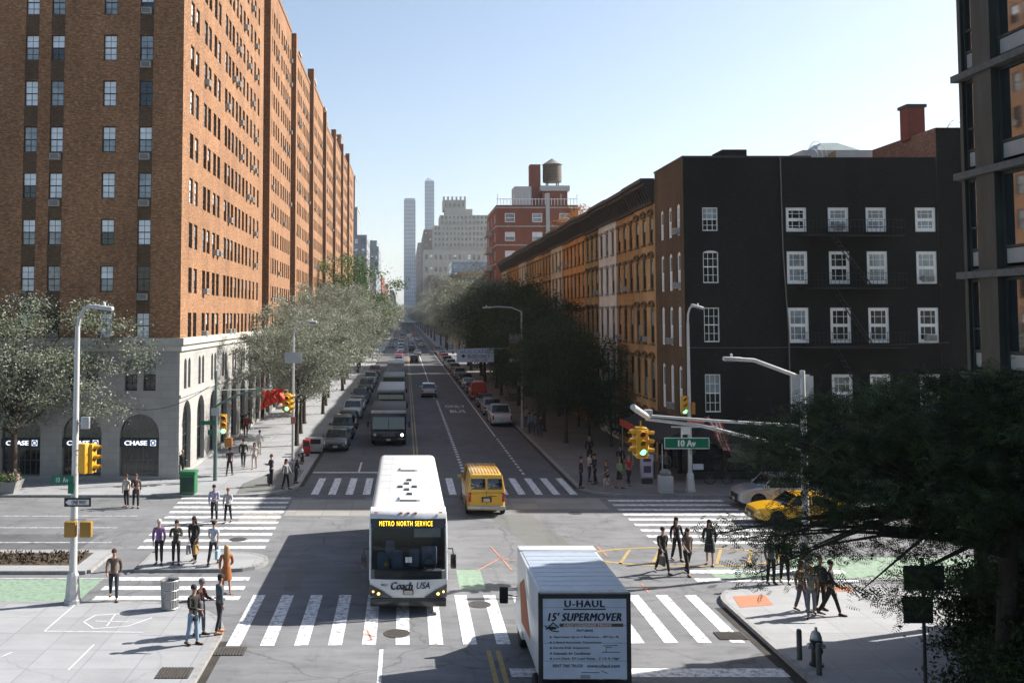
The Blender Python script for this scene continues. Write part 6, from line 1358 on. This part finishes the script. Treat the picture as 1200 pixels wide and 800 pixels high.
# green pole at the far left corner with arm carrying signals
x, y = gp(252, 563, SW); gpole = mat('green_pole', (.12, .19, .17), .5, .2, var=.15)
gpl = lamp('green signal pole with long curved arm at the far left corner', x, y, SW, zp(437, y), .1, None, None, False, 'signal_pole', 'signal pole', m=gpole)
a = MB().use(gpole, True); a.tube([(0, 0, zp(478, y)), (1.2, 0, zp(466, y)), (2.6, -.2, zp(458, y)), (3.4, -.2, zp(456, y))], [.07, .06, .045, .04], 8); a.build('arm', gpl)
signal_head(gpl, .5, -.2, zp(508, y) - SW, R(8), s=1.15); b = MB().use(mat('orange_signal_box', (.45, .17, .03), .5, var=.1), True); b.rbox(.6, 1.05, -.35, -.1, zp(523, y) - SW, zp(512, y) - SW, .03, 2); b.build('pedestrian_signal', gpl)
signbox(gpl, 'street_sign', -.45, -.1, zp(495, y) - SW, .85, .24, GREEN); signbox(gpl, 'sign_plate', .0, -.13, zp(482, y) - SW, .5, .45, mat('sign_back', (.45, .46, .47), .5, .4, var=.1)); signbox(gpl, 'sign_plate', -.3, -.13, zp(506, y) - SW, .3, .3, GREEN)
# slender lamp at the far left kerb
x, y = gp(343, 550, SW)
ll = lamp('slender white lamp post with a blank square sign back on the left pavement', x, y, SW, zp(396, y), .08, [(0, 0, zp(396, y)), (.15, 0, zp(385, y)), (.5, 0, zp(380, y)), (.9, 0, zp(379, y))], (1, 0, -.1), False)
signbox(ll, 'sign_back', 0, -.12, zp(419, y) - SW, 1.1, .72, mat('sign_back', (.45, .46, .47)), th=.04); signbox(ll, 'sign_plate', .02, -.12, zp(492, y) - SW, .3, .45, mat('red_white_sign', (.5, .2, .17), .5, var=.4, scale=20))
cluster('traffic_signal', 'yellow traffic signal cluster over the left pavement in front of the trees', -7.5, 61.2, zp(461, 61.2), (0, 75, 150, 230, 300), 'yellow traffic signal clusters')
o = MB().use(gpole, True).tube([(-11.3 + .0, 58.5, zp(457, 58.5)), (-9.5, 60, zp(456, 60)), (-7.5, 61.2, zp(457, 61.2))], .035, 6).build('arm'); o.parent = gpl; o.matrix_parent_inverse = Matrix.Translation(gpl.location).inverted()
# red banners above the left pavement
for k in range(3):
    fl = MB().use(mat('red_cloth', (.75, .07, .03), .8, var=.3, scale=4), True); Y = 60.6; x0 = (308 + 8.5 * k - CX) * Y / F; z1 = zp(457 - 1.0 * k, Y); z0 = zp([481, 476, 474][k], Y)
    V_ = [(x0 + .09 * i * (1 + .25 * math.sin(j * 1.3 + k)) + .1 * math.sin(j * .9 + k), Y + .12 * math.cos(i * 2.1 + j * .4 + s_ * .0) + .03 * s_, z1 + (z0 - z1) * j / 6 * (1 - .06 * i)) for s_ in (0, 1) for j in range(7) for i in range(6)]
    fl.add(V_, [(s_ * 42 + 6 * j + i, s_ * 42 + 6 * j + i + 1, s_ * 42 + 6 * j + i + 7, s_ * 42 + 6 * j + i + 6) for s_ in (0, 1) for j in range(6) for i in range(5)])
    tag(fl.build('hanging_banner'), ['longest red cloth banner, leftmost under the signal arm above the left pavement', 'middle one of the three red cloth banners under the signal arm', 'shortest red cloth banner, next to the yellow signal cluster'][k], 'banner', 'red banners hanging from the signal arm')
# right corner lamp
x, y = 16.05, 54.4
rl = lamp('tall pale lamp post in front of the black building', x, y, SW, zp(378, y) - SW, .1, [(0, 0, zp(378, y) - SW), (.02, 0, zp(368, y) - SW), (.12, 0, zp(361, y) - SW), (.3, 0, zp(358, y) - SW)], (1, 0, -.3))
signal_head(rl, -.3, -.05, zp(485, y) - SW, R(10)); b = MB().use(mat('orange_signal_box', (.45, .17, .03)), True); b.rbox(.1, .32, -.12, .12, zp(488, y), zp(474, y), .03, 2); b.build('signal_side', rl)
signbox(rl, 'sign_plate', .42, -.1, zp(549, y), .6, .32, mat('white_blue_sign', (.5, .52, .58), .5, var=.2)); s1 = signbox(rl, 'one_way_sign', .35, -.12, zp(495, y) , .95, .28, mat('sign_red_white', (.5, .15, .1), .5, var=.5, scale=12))
signbox(rl, 'sign_plate', -.25, -.1, zp(507, y), .5, .42, WHITE)
# near right pole with lamp arm and mast arm
y = 38.0; x = (938 - CX) * y / F
def Z(py): return zp(py, y) - SW
np_ = lamp('silver pole behind the dark tree carrying the long signal arm and a low street lamp', x, y, SW, Z(434), .13, [(0, 0, Z(443)), (-.9, 0, Z(433)), (-1.9, 0, Z(422)), (-2.5, 0, Z(421))], (-1, 0, .03), True, 'signal_pole', 'signal pole')
sbk = signbox(np_, 'sign_board', .05, .12, Z(457), .85, 1.1, mat('board_white', (.6, .62, .63), .5, var=.15)); 
a = MB().use(POLE, True); a.tube([(0, 0, Z(499)), (-3.5, .05, Z(493)), (-6.2, .1, Z(487))], [.06, .055, .05], 8); a.tube([(0, 0, Z(527)), (-2.2, 0, Z(512)), (-4, .05, Z(499)), (-6.2, .1, Z(491))], [.075, .07, .065, .06], 8)
a.tube([(-6.1, .1, Z(489)), (-6.55, -.35, Z(481)), (-6.9, -.75, Z(478) + .12)], [.11, .12, .12], 10); a.rbox(-6.25, -5.95, 0, .2, Z(487), Z(480), .03, 2); a.tube([(-5.2, .05, Z(500)), (-3.4, .05, Z(500))], .035, 6); a.tube([(-4.8, .05, Z(500)), (-4.8, .05, Z(513))], .03, 6); a.build('mast_arm', np_)
sg = signbox(np_, 'street_name_sign', -4.62, -.02, Z(519), 1.78, .44, GREEN, 'av', border=WHITE)
cluster('traffic_signal', 'yellow traffic signal hanging from the mast arm, green lit, left of the 10 Av sign', x - 6.42, y, zp(502, y) + .06, (0, 70, 150, 215, 290), 'yellow traffic signal clusters')
# far right lamp with arm, banner signs, overhead bus sign
x, y = gp(612, 502, SW)
fr = lamp('distant lamp post with long left arm and stacked banner signs in the shade', x, y, SW, zp(367, y), .09, [(0, 0, zp(367, y)), (-.9, 0, zp(362, y)), (-2.2, 0, zp(361, y)), (-2.8, 0, zp(362, y))], (-1, 0, -.05), False)
def Z(py): return zp(py, y) - SW
signbox(fr, 'banner_sign', -.6, -.05, Z(397), .95, .85, mat('banner_white', (.6, .6, .62), .5, var=.2, scale=6)); signbox(fr, 'banner_sign', -.6, -.05, Z(409), .95, .85, mat('banner_orange', (.5, .14, .04), .5, var=.4, scale=5)); signbox(fr, 'sign_plate', -.6, -.05, Z(422), .95, .32, WHITE); signbox(fr, 'sign_plate', .1, -.1, Z(449), 1.0, .42, mat('sign_back', (.45, .46, .47))); signbox(fr, 'sign_plate', .15, -.1, Z(441), .4, .4, WHITE)
a = MB().use(POLE, True); a.tube([(0, 0, Z(408)), (-4, 0, Z(409)), (-8.2, 0, Z(412))], [.07, .06, .05], 8); a.build('sign_arm', fr)
os_ = signbox(fr, 'overhead_sign', -4.1, -.12, Z(417), 3.3, 1.08, mat('bus_sign_white', (.55, .58, .66), .5, var=.06), border=BLUE)
ob('lettering', TX['b1'], os_, (.3, -.03, -.02)); ob('lettering', TX['b2'], os_, (0, -.03, .36)); ob('lettering', TX['b3'], os_, (.4, -.03, -.36)); q = MB().use(INK); q.add([(-1.05, -.03, .18), (-.85, -.03, 0), (-1.05, -.03, -.18), (-1.25, -.03, 0)], ((0, 1, 2, 3),)); q.build('diamond_symbol', os_)
# dark sign pole in the near right, backs of two boards
x, y = 13.1, 24.6
sp_ = thing('sign_post', 'dark signpost with two blank board backs under the near tree', 'signpost', (x, y, SW)); DK = mat('dark_sign_back', (.05, .052, .055), .6, .2, var=.2)
q = MB().use(DK, True); q.tube([(0, 0, 0), (0, 0, 3.75)], .045, 8); q.build('pole', sp_); signbox(sp_, 'board', .0, -.07, zp(676, y) - SW, 1.02, .62, DK); signbox(sp_, 'board', -.17, -.07, zp(713, y) - SW, .74, .66, DK)
# span wires
def cable(label, a, b, sag, r=.02):
    a, b = Vector(a), Vector(b); m = MB().use(mat('cable_grey', (.12, .12, .12), .7, var=0)); m.tube([a.lerp(b, t / 12) - Vector((0, 0, sag * 4 * (t / 12) * (1 - t / 12))) for t in range(13)], r, 5); tag(m.build('overhead_cable'), label, 'cable')
cable('thin sagging cable from the bank corner wall to the green signal pole', (-18.0, YB - .05, zp(470, YB)), (-11.5, 56.5, zp(452, 56.5)), .9)
cable('thin cable crossing in front of the black building towards the far trees', (28, YB - .3, zp(404, YB)), (10.6, 86.5, zp(408, 86.5)), .2)
cable('thin cable along the black wall above the lower windows', (BR, YB - .4, zp(407, YB)), (33, YB - .4, zp(401, YB)), .1)

# ------------------------------------------------------------------ street furniture
def bollard(px, py, h, label):
    x, y = gp(px, py, SW); m = MB().use(mat('bollard_steel', (.12, .12, .12), .6, .3, var=.3), True); m.lathe([(.075, 0), (.075, h - .06), (.055, h - .01), (.01, h)], (0, 0, 0), 14); tag(m.build('bollard', None, (x, y, SW)), label, 'bollard', 'steel bollards guarding the hydrant')
bollard(937, 772, .86, 'left steel bollard beside the hydrant at the right kerb'); bollard(960, 790, .86, 'steel bollard directly in front of the hydrant')
def hydrant(x, y, label, body, cap, s=1):
    t = thing('fire_hydrant', label, 'hydrant', (x, y, SW)); t.scale = (s, s, s); b = MB().use(body, True); b.lathe([(.17, 0), (.17, .05), (.12, .07), (.11, .55), (.15, .56), (.15, .62), (.11, .64)], (0, 0, 0), 14); b.build('barrel', t)
    c = MB().use(cap, True); c.lathe([(.13, .62), (.14, .68), (.1, .8), (.04, .85), (.03, .92)], (0, 0, 0), 14); c.build('bonnet', t)
    for d in (1, -1): n = MB().use(cap, True); n.lathe([(.07, d * .1), (.07, d * .2), (.05, d * .22)], (0, 0, .47), 10, 'X'); n.build('nozzle', t)
    n = MB().use(body, True); n.lathe([(.09, -.1), (.09, -.2), (.06, -.23)], (0, 0, .4), 10, 'Y'); n.build('nozzle', t)
x, y = gp(957, 779, SW); hydrant(x, y, 'black and silver fire hydrant between bollards at the near right corner', BLACK, STEEL, 1.15)
x, y = gp(354, 541, SW); hydrant(x, y, 'small white capped hydrant on the far left pavement edge', BLACK, WHITE)
# wire litter drum, near left
x, y = gp(199, 713, SW); t = thing('litter_bin', 'round steel mesh litter bin on the near left corner', 'litter bin', (x, y, SW)); MW = mat('mesh_steel', (.4, .4, .39), .5, .5, var=.25, scale=8)
b = MB().use(MW, True); b.lathe([(.26, .04), (.3, .95)], (0, 0, 0), 20, cap=False); b.lathe([(.25, .04), (.01, .05)], (0, 0, 0), 20); b.build('drum', t)
b = MB().use(STEEL, True)
for k in range(22): q = k * 2 * math.pi / 22; b.tube([(.265 * math.cos(q), .265 * math.sin(q), .02), (.31 * math.cos(q), .31 * math.sin(q), .97)], .012, 4)
for z in (.05, .35, .65, .97): b.tube([((.262 + .05 * z) * math.cos(q * math.pi / 10), (.262 + .05 * z) * math.sin(q * math.pi / 10), z) for q in range(21)], .018, 5)
b.build('mesh', t); b = MB().use(BLACK, True); b.lathe([(.28, .88), (.18, .8), (.01, .75)], (0, 0, 0), 16); b.build('bin_liner', t)
# green bin
x, y = gp(221, 578, SW); t = thing('green_bin', 'dark green square bin by the bank corner kerb', 'bin', (x, y, SW)); GB = mat('bin_green', (.02, .16, .06), .5, var=.2)
b = MB().use(GB, True); b.rbox(-.42, .42, -.4, .4, .02, 1.1, .05, 2); b.build('body', t); b = MB().use(GB, True); b.rbox(-.46, .46, -.44, .44, 1.1, 1.28, .06, 2); b.build('lid', t); b = MB().use(mat('bin_panel', (.01, .05, .03), .5, var=.2)); b.box(-.34, .34, -.415, -.402, .15, .95); b.build('panel', t)
# pale bin and news box at the right corner
x, y = gp(780, 578, SW); t = thing('litter_bin', 'pale grey litter bin with a domed bag at the shaded right corner', 'litter bin', (x, y, SW)); PB = mat('bin_pale', (.42, .44, .46), .6, var=.15)
b = MB().use(PB, True); b.rbox(-.36, .36, -.33, .33, .02, 1.0, .04, 2); b.build('body', t); b = MB().use(mat('bag_grey', (.2, .2, .2), .5, var=.3, scale=7, bump=.6), True); b.ball((0, 0, 1.12), (.33, .3, .24), 12); b.build('rubbish_bag', t)
x, y = 14.25, 57.0; t = thing('poster_kiosk', 'narrow kiosk with a pale lit poster outside the dark restaurant', 'kiosk', (x, y, SW)); b = MB().use(STEEL, True); b.rbox(-.38, .38, -.12, .12, .3, 1.7, .03, 2); b.build('frame', t); b = MB().use(mat('poster', (.6, .5, .6), .5, var=.15)); b.box(-.3, .3, -.135, -.122, .42, 1.6); b.use(mat('poster_dark', (.1, .05, .1), .5, var=.3)); b.box(-.22, .22, -.145, -.136, .65, 1.05); b.box(-.22, .22, -.145, -.136, 1.3, 1.48); b.build('poster', t); b = MB().use(FDARK); b.box(-.3, .3, -.15, .15, 0, .3); b.build('foot', t)
for (px, py, m, l) in ((368, 531, STEEL, 'grey metal cabinet at the left kerb near the dark sedan'), (359, 534, RED, 'narrow red newspaper box at the left kerb'), (262, 512, mat('kiosk_pink', (.5, .35, .3), .6, var=.2), 'pinkish newspaper box beside the green pole')):
    x, y = gp(px, py, SW); t = thing('newspaper_box' if m is not STEEL else 'utility_cabinet', l, 'street box', (x, y, SW)); w = .62 if m is STEEL else .25
    b = MB().use(m, True); b.rbox(-w, w, -.22, .22, .15, 1.15, .03, 2); b.build('body', t); b = MB().use(BLACK); b.box(-w * .8, w * .8, -.235, -.222, .7, 1.05); b.build('window', t); b = MB().use(BLACK); b.box(-w * .8, w * .8, -.18, .18, 0, .15); b.build('foot', t)
# planters with flowers
def planter(x, y, w, label):
    t = thing('flower_planter', label, 'planter', (x, y, SW)); b = MB().use(mat('planter_concrete', (.3, .3, .29), .8, var=.2)); b.add([(-w, -.45, 0), (w - .2, -.45, 0), (w - .2, .45, 0), (-w, .45, 0), (-w - .1, -.6, .65), (w, -.6, .65), (w, .6, .65), (-w - .1, .6, .65)], ((0, 3, 2, 1), (4, 5, 6, 7), (0, 1, 5, 4), (1, 2, 6, 5), (2, 3, 7, 6), (3, 0, 4, 7))); b.build('box', t)
    rr = random.Random(int(w * 10)); v = []; f = []; mi = []
    for k in range(1500):
        p = Vector((rr.uniform(-w, w - .05), rr.uniform(-.55, .55), .62 + abs(rr.gauss(0, .2)))); a = Euler((rr.uniform(0, 6), rr.uniform(0, 6), 0)).to_matrix(); o = len(v); s = rr.uniform(.06, .13)
        v.extend(tuple(p + a @ Vector(q)) for q in ((-s, 0, 0), (0, -s / 2, 0), (s, 0, 0), (0, s / 2, 0))); f.append((o, o + 1, o + 2, o + 3)); mi.append(rr.choices(range(4), (6, 3, 1, 1))[0])
    me = bpy.data.meshes.new('flowers'); me.from_pydata(v, [], f); [me.materials.append(q) for q in (LEAFB, LEAFP, mat('petal_pink', (.6, .25, .2), .6, var=.3), mat('petal_white', (.65, .6, .5), .6, var=.2))]; me.polygons.foreach_set('material_index', mi); ob('flowers', me, t)
planter(-23.3, 54.2, 1.7, 'concrete flower planter with pink and white blooms at the left bank pavement')
# soil bed ground cover
v = []; f = []; rr = random.Random(4)
for k in range(900):
    p = Vector((rr.uniform(-18.5, -13.1), rr.uniform(38.6, 40.4), SW + .02 + rr.uniform(0, .12))); a = Euler((rr.uniform(0, 6), rr.uniform(0, 6), 0)).to_matrix(); o = len(v); s = rr.uniform(.03, .1)
    v.extend(tuple(p + a @ Vector(q)) for q in ((-s, 0, 0), (0, -s / 2, 0), (s, 0, 0), (0, s / 2, 0))); f.append((o, o + 1, o + 2, o + 3))
me = bpy.data.meshes.new('cover'); me.from_pydata(v, [], f); me.materials.append(mat('dry_litter', (.1, .07, .04), .9, var=.5, scale=5)); o = ob('dry_ground_cover', me); tag(o, 'dry brown ground cover in the island bed', 'ground cover', None, 'stuff')
# bicycles
def bicycle(x, y, deg, label, c):
    t = thing('bicycle', label, 'bicycle', (x, y, SW), R(deg)); fm = mat('bike_' + c[0], c[1], .4, var=.05)
    b = MB().use(fm, True); [b.tube(p, .018, 6) for p in ([(0, -.35, .85), (0, .0, .3), (0, .45, .35), (0, .15, .82), (0, 0, .3)], [(0, .15, .82), (0, -.33, .8)], [(0, -.35, .85), (0, -.52, .35)])]; b.build('frame', t)
    for yy_ in (-.52, .48):
        w = MB().use(RUBBER, True); w.tube([(0, yy_ + .33 * math.cos(a * math.pi / 12), .34 + .33 * math.sin(a * math.pi / 12)) for a in range(25)], .018, 6); w.use(STEEL); [w.tube([(0, yy_, .34), (0, yy_ + .32 * math.cos(a * math.pi / 5), .34 + .32 * math.sin(a * math.pi / 5))], .003, 3) for a in range(10)]; w.build('wheel', t)
    b = MB().use(BLACK, True); b.tube([(-.28, -.36, .98), (0, -.38, .95), (.28, -.36, .98)], .015, 6); b.tube([(0, -.38, .95), (0, -.35, .85)], .015, 6); b.build('handlebar', t); b = MB().use(BLACK, True); b.ball((0, .2, .9), (.08, .14, .04), 8); b.build('saddle', t)
bicycle(18.4, 56.8, 85, 'bicycle leaning by the kerb behind the right lamp post', ('dark', (.05, .05, .06))); bicycle(-6.95, 60.0, 25, 'bicycle at the left kerb beside the waiting people', ('grey', (.3, .32, .33)))
# flag hung outside the restaurant
f = thing('flag', 'hanging red and white striped flag on an angled staff by the right lamp', 'flag', (18.05, 56.6, 3.4)); q = MB().use(POLE, True); q.tube([(0, 1.8, .1), (-.3, 0, .55), (-.5, -.9, .8)], .025, 6); q.build('staff', f)
for s in range(7):
    q = MB().use(mat('flag_red', (.55, .05, .05), .8, var=.1) if s % 2 == 0 else mat('flag_white', (.7, .66, .62), .8, var=.1)); a = s / 7; b_ = (s + 1) / 7
    def fp(u, v): return (-.55 + 1.05 * u * (1 - .55 * v) + 1.05 * v + .05 * math.sin(v * 6), -.3 + .12 * math.sin(u * 8 + v * 5), .75 - .4 * u * (1 - v) - 2.0 * v)
    q.add([fp(u, k / 6) for k in range(7) for u in (a, b_)], [(2 * k, 2 * k + 1, 2 * k + 3, 2 * k + 2) for k in range(6)]); q.build('stripe', f)

# ------------------------------------------------------------------ people
dk = (.02, .02, .024)
person('walk', 133, 702, 15, 'man in dark apron and tan shirt walking below the lamp post', (.13, .09, .07), (.025, .03, .045), (.05, .025, .015), h=1.0)
person('stand', 148, 594, -20, 'woman in cream jacket beside a darker companion on the avenue', (.5, .45, .38), dk, (.06, .03, .02), z=0, h=.96); person('coat', 159, 595, 20, 'companion in dark red brown coat, right of the cream jacket woman', (.1, .05, .045), dk, (.08, .05, .03), z=0, h=1.0)
person('stand', 186, 661, 0, 'man in purple shirt and pale cap standing at the island', (.2, .1, .27), dk, (.5, .48, .42), h=1.0)
person('phone', 206, 661, 10, 'person in dark olive jacket holding something, second at the island', (.04, .05, .035), dk, h=.98)
person('woman', 227, 658, -15, 'long haired woman in black with two shopping bags', (.02, .02, .02), dk, h=1.02, skin=SKIN2, bags=(('tote', 'r', (.5, .52, .55), 'white paper shopping bag held by the woman in black', 'shopping_bag'), ('tote', 'l', (.35, .2, .07), 'brown shopping bag held by the woman in black', 'shopping_bag')))
person('walk2', 250, 661, 170, 'man in light blue shirt walking away from the island', (.4, .48, .58), (.03, .03, .035), h=.98, bags=(('tote', 'r', (.3, .42, .5), 'light blue tote at the side of the man in the blue shirt', 'tote_bag'),))
person('slouch', 251, 611, 5, 'man in lilac shirt holding a dark bag on the left crossing', (.38, .36, .5), dk, z=.01, h=1.02, bags=(('tote', 'l', (.04, .04, .05), 'dark bag carried by the man in lilac', 'shoulder_bag'),))
person('bun', 267, 612, -10, 'red haired woman in grey top on the left crossing', (.4, .4, .42), dk, (.25, .08, .03), z=.01, h=.94)
person('skirt', 265, 696, 200, 'blonde woman in orange brown dress at the crossing end', (.38, .13, .04), (.36, .12, .035), (.4, .24, .1), h=.97)
person('cap', 257, 742, 120, 'man in grey blue hoodie and dark cap near the corner kerb', (.09, .11, .13), (.04, .04, .05), dk, (.3, .12, .04), h=1.02)
person('coat', 226, 755, 60, 'man in black jacket and blue jeans at the near left corner', (.02, .02, .02), (.2, .3, .42), dk, h=1.0, bags=(('pack', 'hipl', (.1, .1, .11), 'small grey shoulder bag on the man in jeans', 'shoulder_bag'),))
person('cap', 235, 744, 75, 'person with grey cap and dark red top just behind the man in jeans', (.09, .03, .025), (.1, .15, .2), (.14, .14, .14), h=.97)
person('slouch', 212, 560, 40, 'light haired person in black leaning by the green bin', (.025, .025, .03), dk, (.35, .25, .15), h=.97)
person('walk2', 269, 557, 175, 'man in dark top walking away at the bank side', (.03, .035, .05), dk, h=.98); person('walk', 285, 547, 180, 'man in black walking away near the stone arches', (.02, .02, .02), dk, h=1.05)
person('womanw', 298, 549, 5, 'woman in white top and pale trousers on the bright pavement', (.55, .52, .5), (.5, .4, .38), h=.97); person('walk', 304, 532, 180, 'man in white shirt walking away up the left pavement', (.6, .6, .6), (.45, .4, .35), h=.98)
person('stand', 288, 511, 0, 'person in red and black farther up the left pavement', (.4, .04, .05), dk, h=1.0); person('stand', 283, 507, 30, 'dark dressed person close to the one in red', dk, dk, h=1.02); person('coat', 292, 503, 170, 'person in grey behind the one in red', (.1, .1, .1), dk, h=1.0)
person('phone', 318, 569, -60, 'man in dark suit reading with a suitcase beside him', (.03, .032, .04), dk, (.1, .06, .04), h=1.03, bags=(('case', 'floor', (.02, .02, .022), 'small black wheeled suitcase next to the man reading', 'suitcase'),))
person('woman', 335, 573, 60, 'dark haired woman in grey vest and black trousers by the slender lamp', (.25, .25, .27), dk, h=.97); person('slouch', 347, 566, 90, 'dark dressed person stooping over the bicycle at the kerb', dk, dk, h=.97)
for px, py, c in ((300, 494, (.1, .1, .14)), (308, 490, (.3, .28, .26)), (290, 492, (.05, .05, .06))): person('walk', px, py, 180 if px > 295 else 0, {300: 'small distant navy pedestrian between the red banners and arches', 308: 'small distant beige pedestrian under the banners', 290: 'small distant black clad pedestrian by the arches'}[px], c, dk)
S_ = .13
person('stand', 681, 572, 80, 'man all in black at the shaded right kerb', dk, dk, h=1.02); person('stand', 691, 564, 100, 'person in beige top next to the man in black', (.5, .4, .32), (.04, .05, .08), h=.98); person('coat', 697, 567, -80, 'person in dark coat behind the beige top', dk, dk, h=1.0)
person('shorts', 711, 574, -70, 'woman in black shorts striding with a white bag', (.06, .05, .05), dk, (.15, .07, .03), (.5, .25, .25), h=.97, bags=(('tote', 'r', (.6, .6, .6), 'white bag swung by the woman in shorts', 'handbag'),))
person('skirt', 726, 572, 40, 'woman in pale green top and long black skirt', (.2, .3, .16), dk, (.2, .12, .06), h=.98); person('womanw', 737, 568, 20, 'woman in red top at the right corner', (.5, .03, .03), dk, (.3, .18, .08), h=.98)
person('coat', 727, 556, 0, 'black dressed person behind the green top woman', dk, dk, h=1.03)
person('stand', 764, 560, 10, 'man in grey shirt in front of the dark shopfront', (.25, .26, .28), dk, h=1.05); person('walk', 781, 562, -20, 'person in black and white jacket behind the pale bin', (.16, .16, .17), dk, (.1, .06, .03), h=1.02); person('woman', 776, 560, 20, 'woman in grey right beside the pale bin', (.2, .2, .2), dk, h=.98)
person('coat', 691, 544, 170, 'lone dark figure walking away on the shaded pavement', dk, dk, (.3, .2, .1), h=1.05)
for px, py, c, l in ((620, 508, (.2, .3, .42), 'person in light blue by the distant lamp post'), (628, 510, (.12, .2, .3), 'person in denim blue by the distant lamp post'), (624, 505, (.3, .3, .3), 'person in grey between the two in blue'), (633, 512, dk, 'black dressed person right of the distant blue pair'), (617, 500, (.35, .3, .28), 'person in beige at the foot of the distant lamp post')): person('stand', px, py, (px * 37) % 360, l, c, (.05, .06, .1))
person('walk', 777, 671, 15, 'man in black shirt walking down the right crossing', (.022, .022, .022), dk, h=1.02, z=0, bags=(('tote', 'r', (.1, .09, .07), 'dark carrier bag held by the man in the black shirt', 'carrier_bag'),))
person('woman', 793, 657, 20, 'long haired woman in black coat on the right crossing', dk, dk, z=0, h=1.0); person('womanw', 806, 673, 15, 'woman in grey brown jacket on the right crossing', (.1, .09, .08), dk, z=0, h=1.02); person('skirt', 832, 662, -20, 'dark woman partly behind the hanging leaves', dk, dk, z=0, h=1.02)
person('stand', 904, 684, 10, 'person in grey green jacket at the lit corner behind leaves', (.1, .13, .11), dk, h=.98); person('coat', 920, 683, -10, 'person in black with blue bag at the lit corner', dk, dk, (.3, .1, .08), h=1.0)
person('woman', 940, 716, 30, 'woman in brown and tan standing in front of the group at the lit corner', (.2, .13, .08), (.1, .1, .12), (.2, .1, .05), h=.96); person('womanw', 951, 722, -20, 'light haired woman in grey at the lit corner', (.28, .26, .22), (.15, .17, .2), (.35, .22, .1), h=.96); person('stand', 962, 714, 10, 'person in white striped dark jacket behind the walking man', (.12, .12, .12), dk, (.12, .07, .04), h=1.0)
person('walk', 974, 721, 60, 'man in black jacket striding left across the lit corner', dk, dk, h=1.04, bags=(('pack', 'back', (.03, .03, .035), 'black backpack on the striding man', 'backpack'),))
# ------------------------------------------------------------------ air: the far skyline fades to pale blue
def haze():
    m = bpy.data.materials.new('haze'); m.use_nodes = True; n = m.node_tree; n.nodes.remove(n.nodes['Principled BSDF'])
    v = n.nodes.new('ShaderNodeVolumePrincipled'); v.inputs['Color'].default_value = (.86, .93, 1, 1); v.inputs['Density'].default_value = .00014; v.inputs['Anisotropy'].default_value = .2
    n.links.new(v.outputs[0], n.nodes['Material Output'].inputs['Volume'])
    b = MB().use(m); b.box(-3050, 3050, -350, 7050, -1.1, 290); o = b.build('haze'); o['kind'] = 'stuff'; o['label'] = 'thin pale blue air over the whole street'
haze()
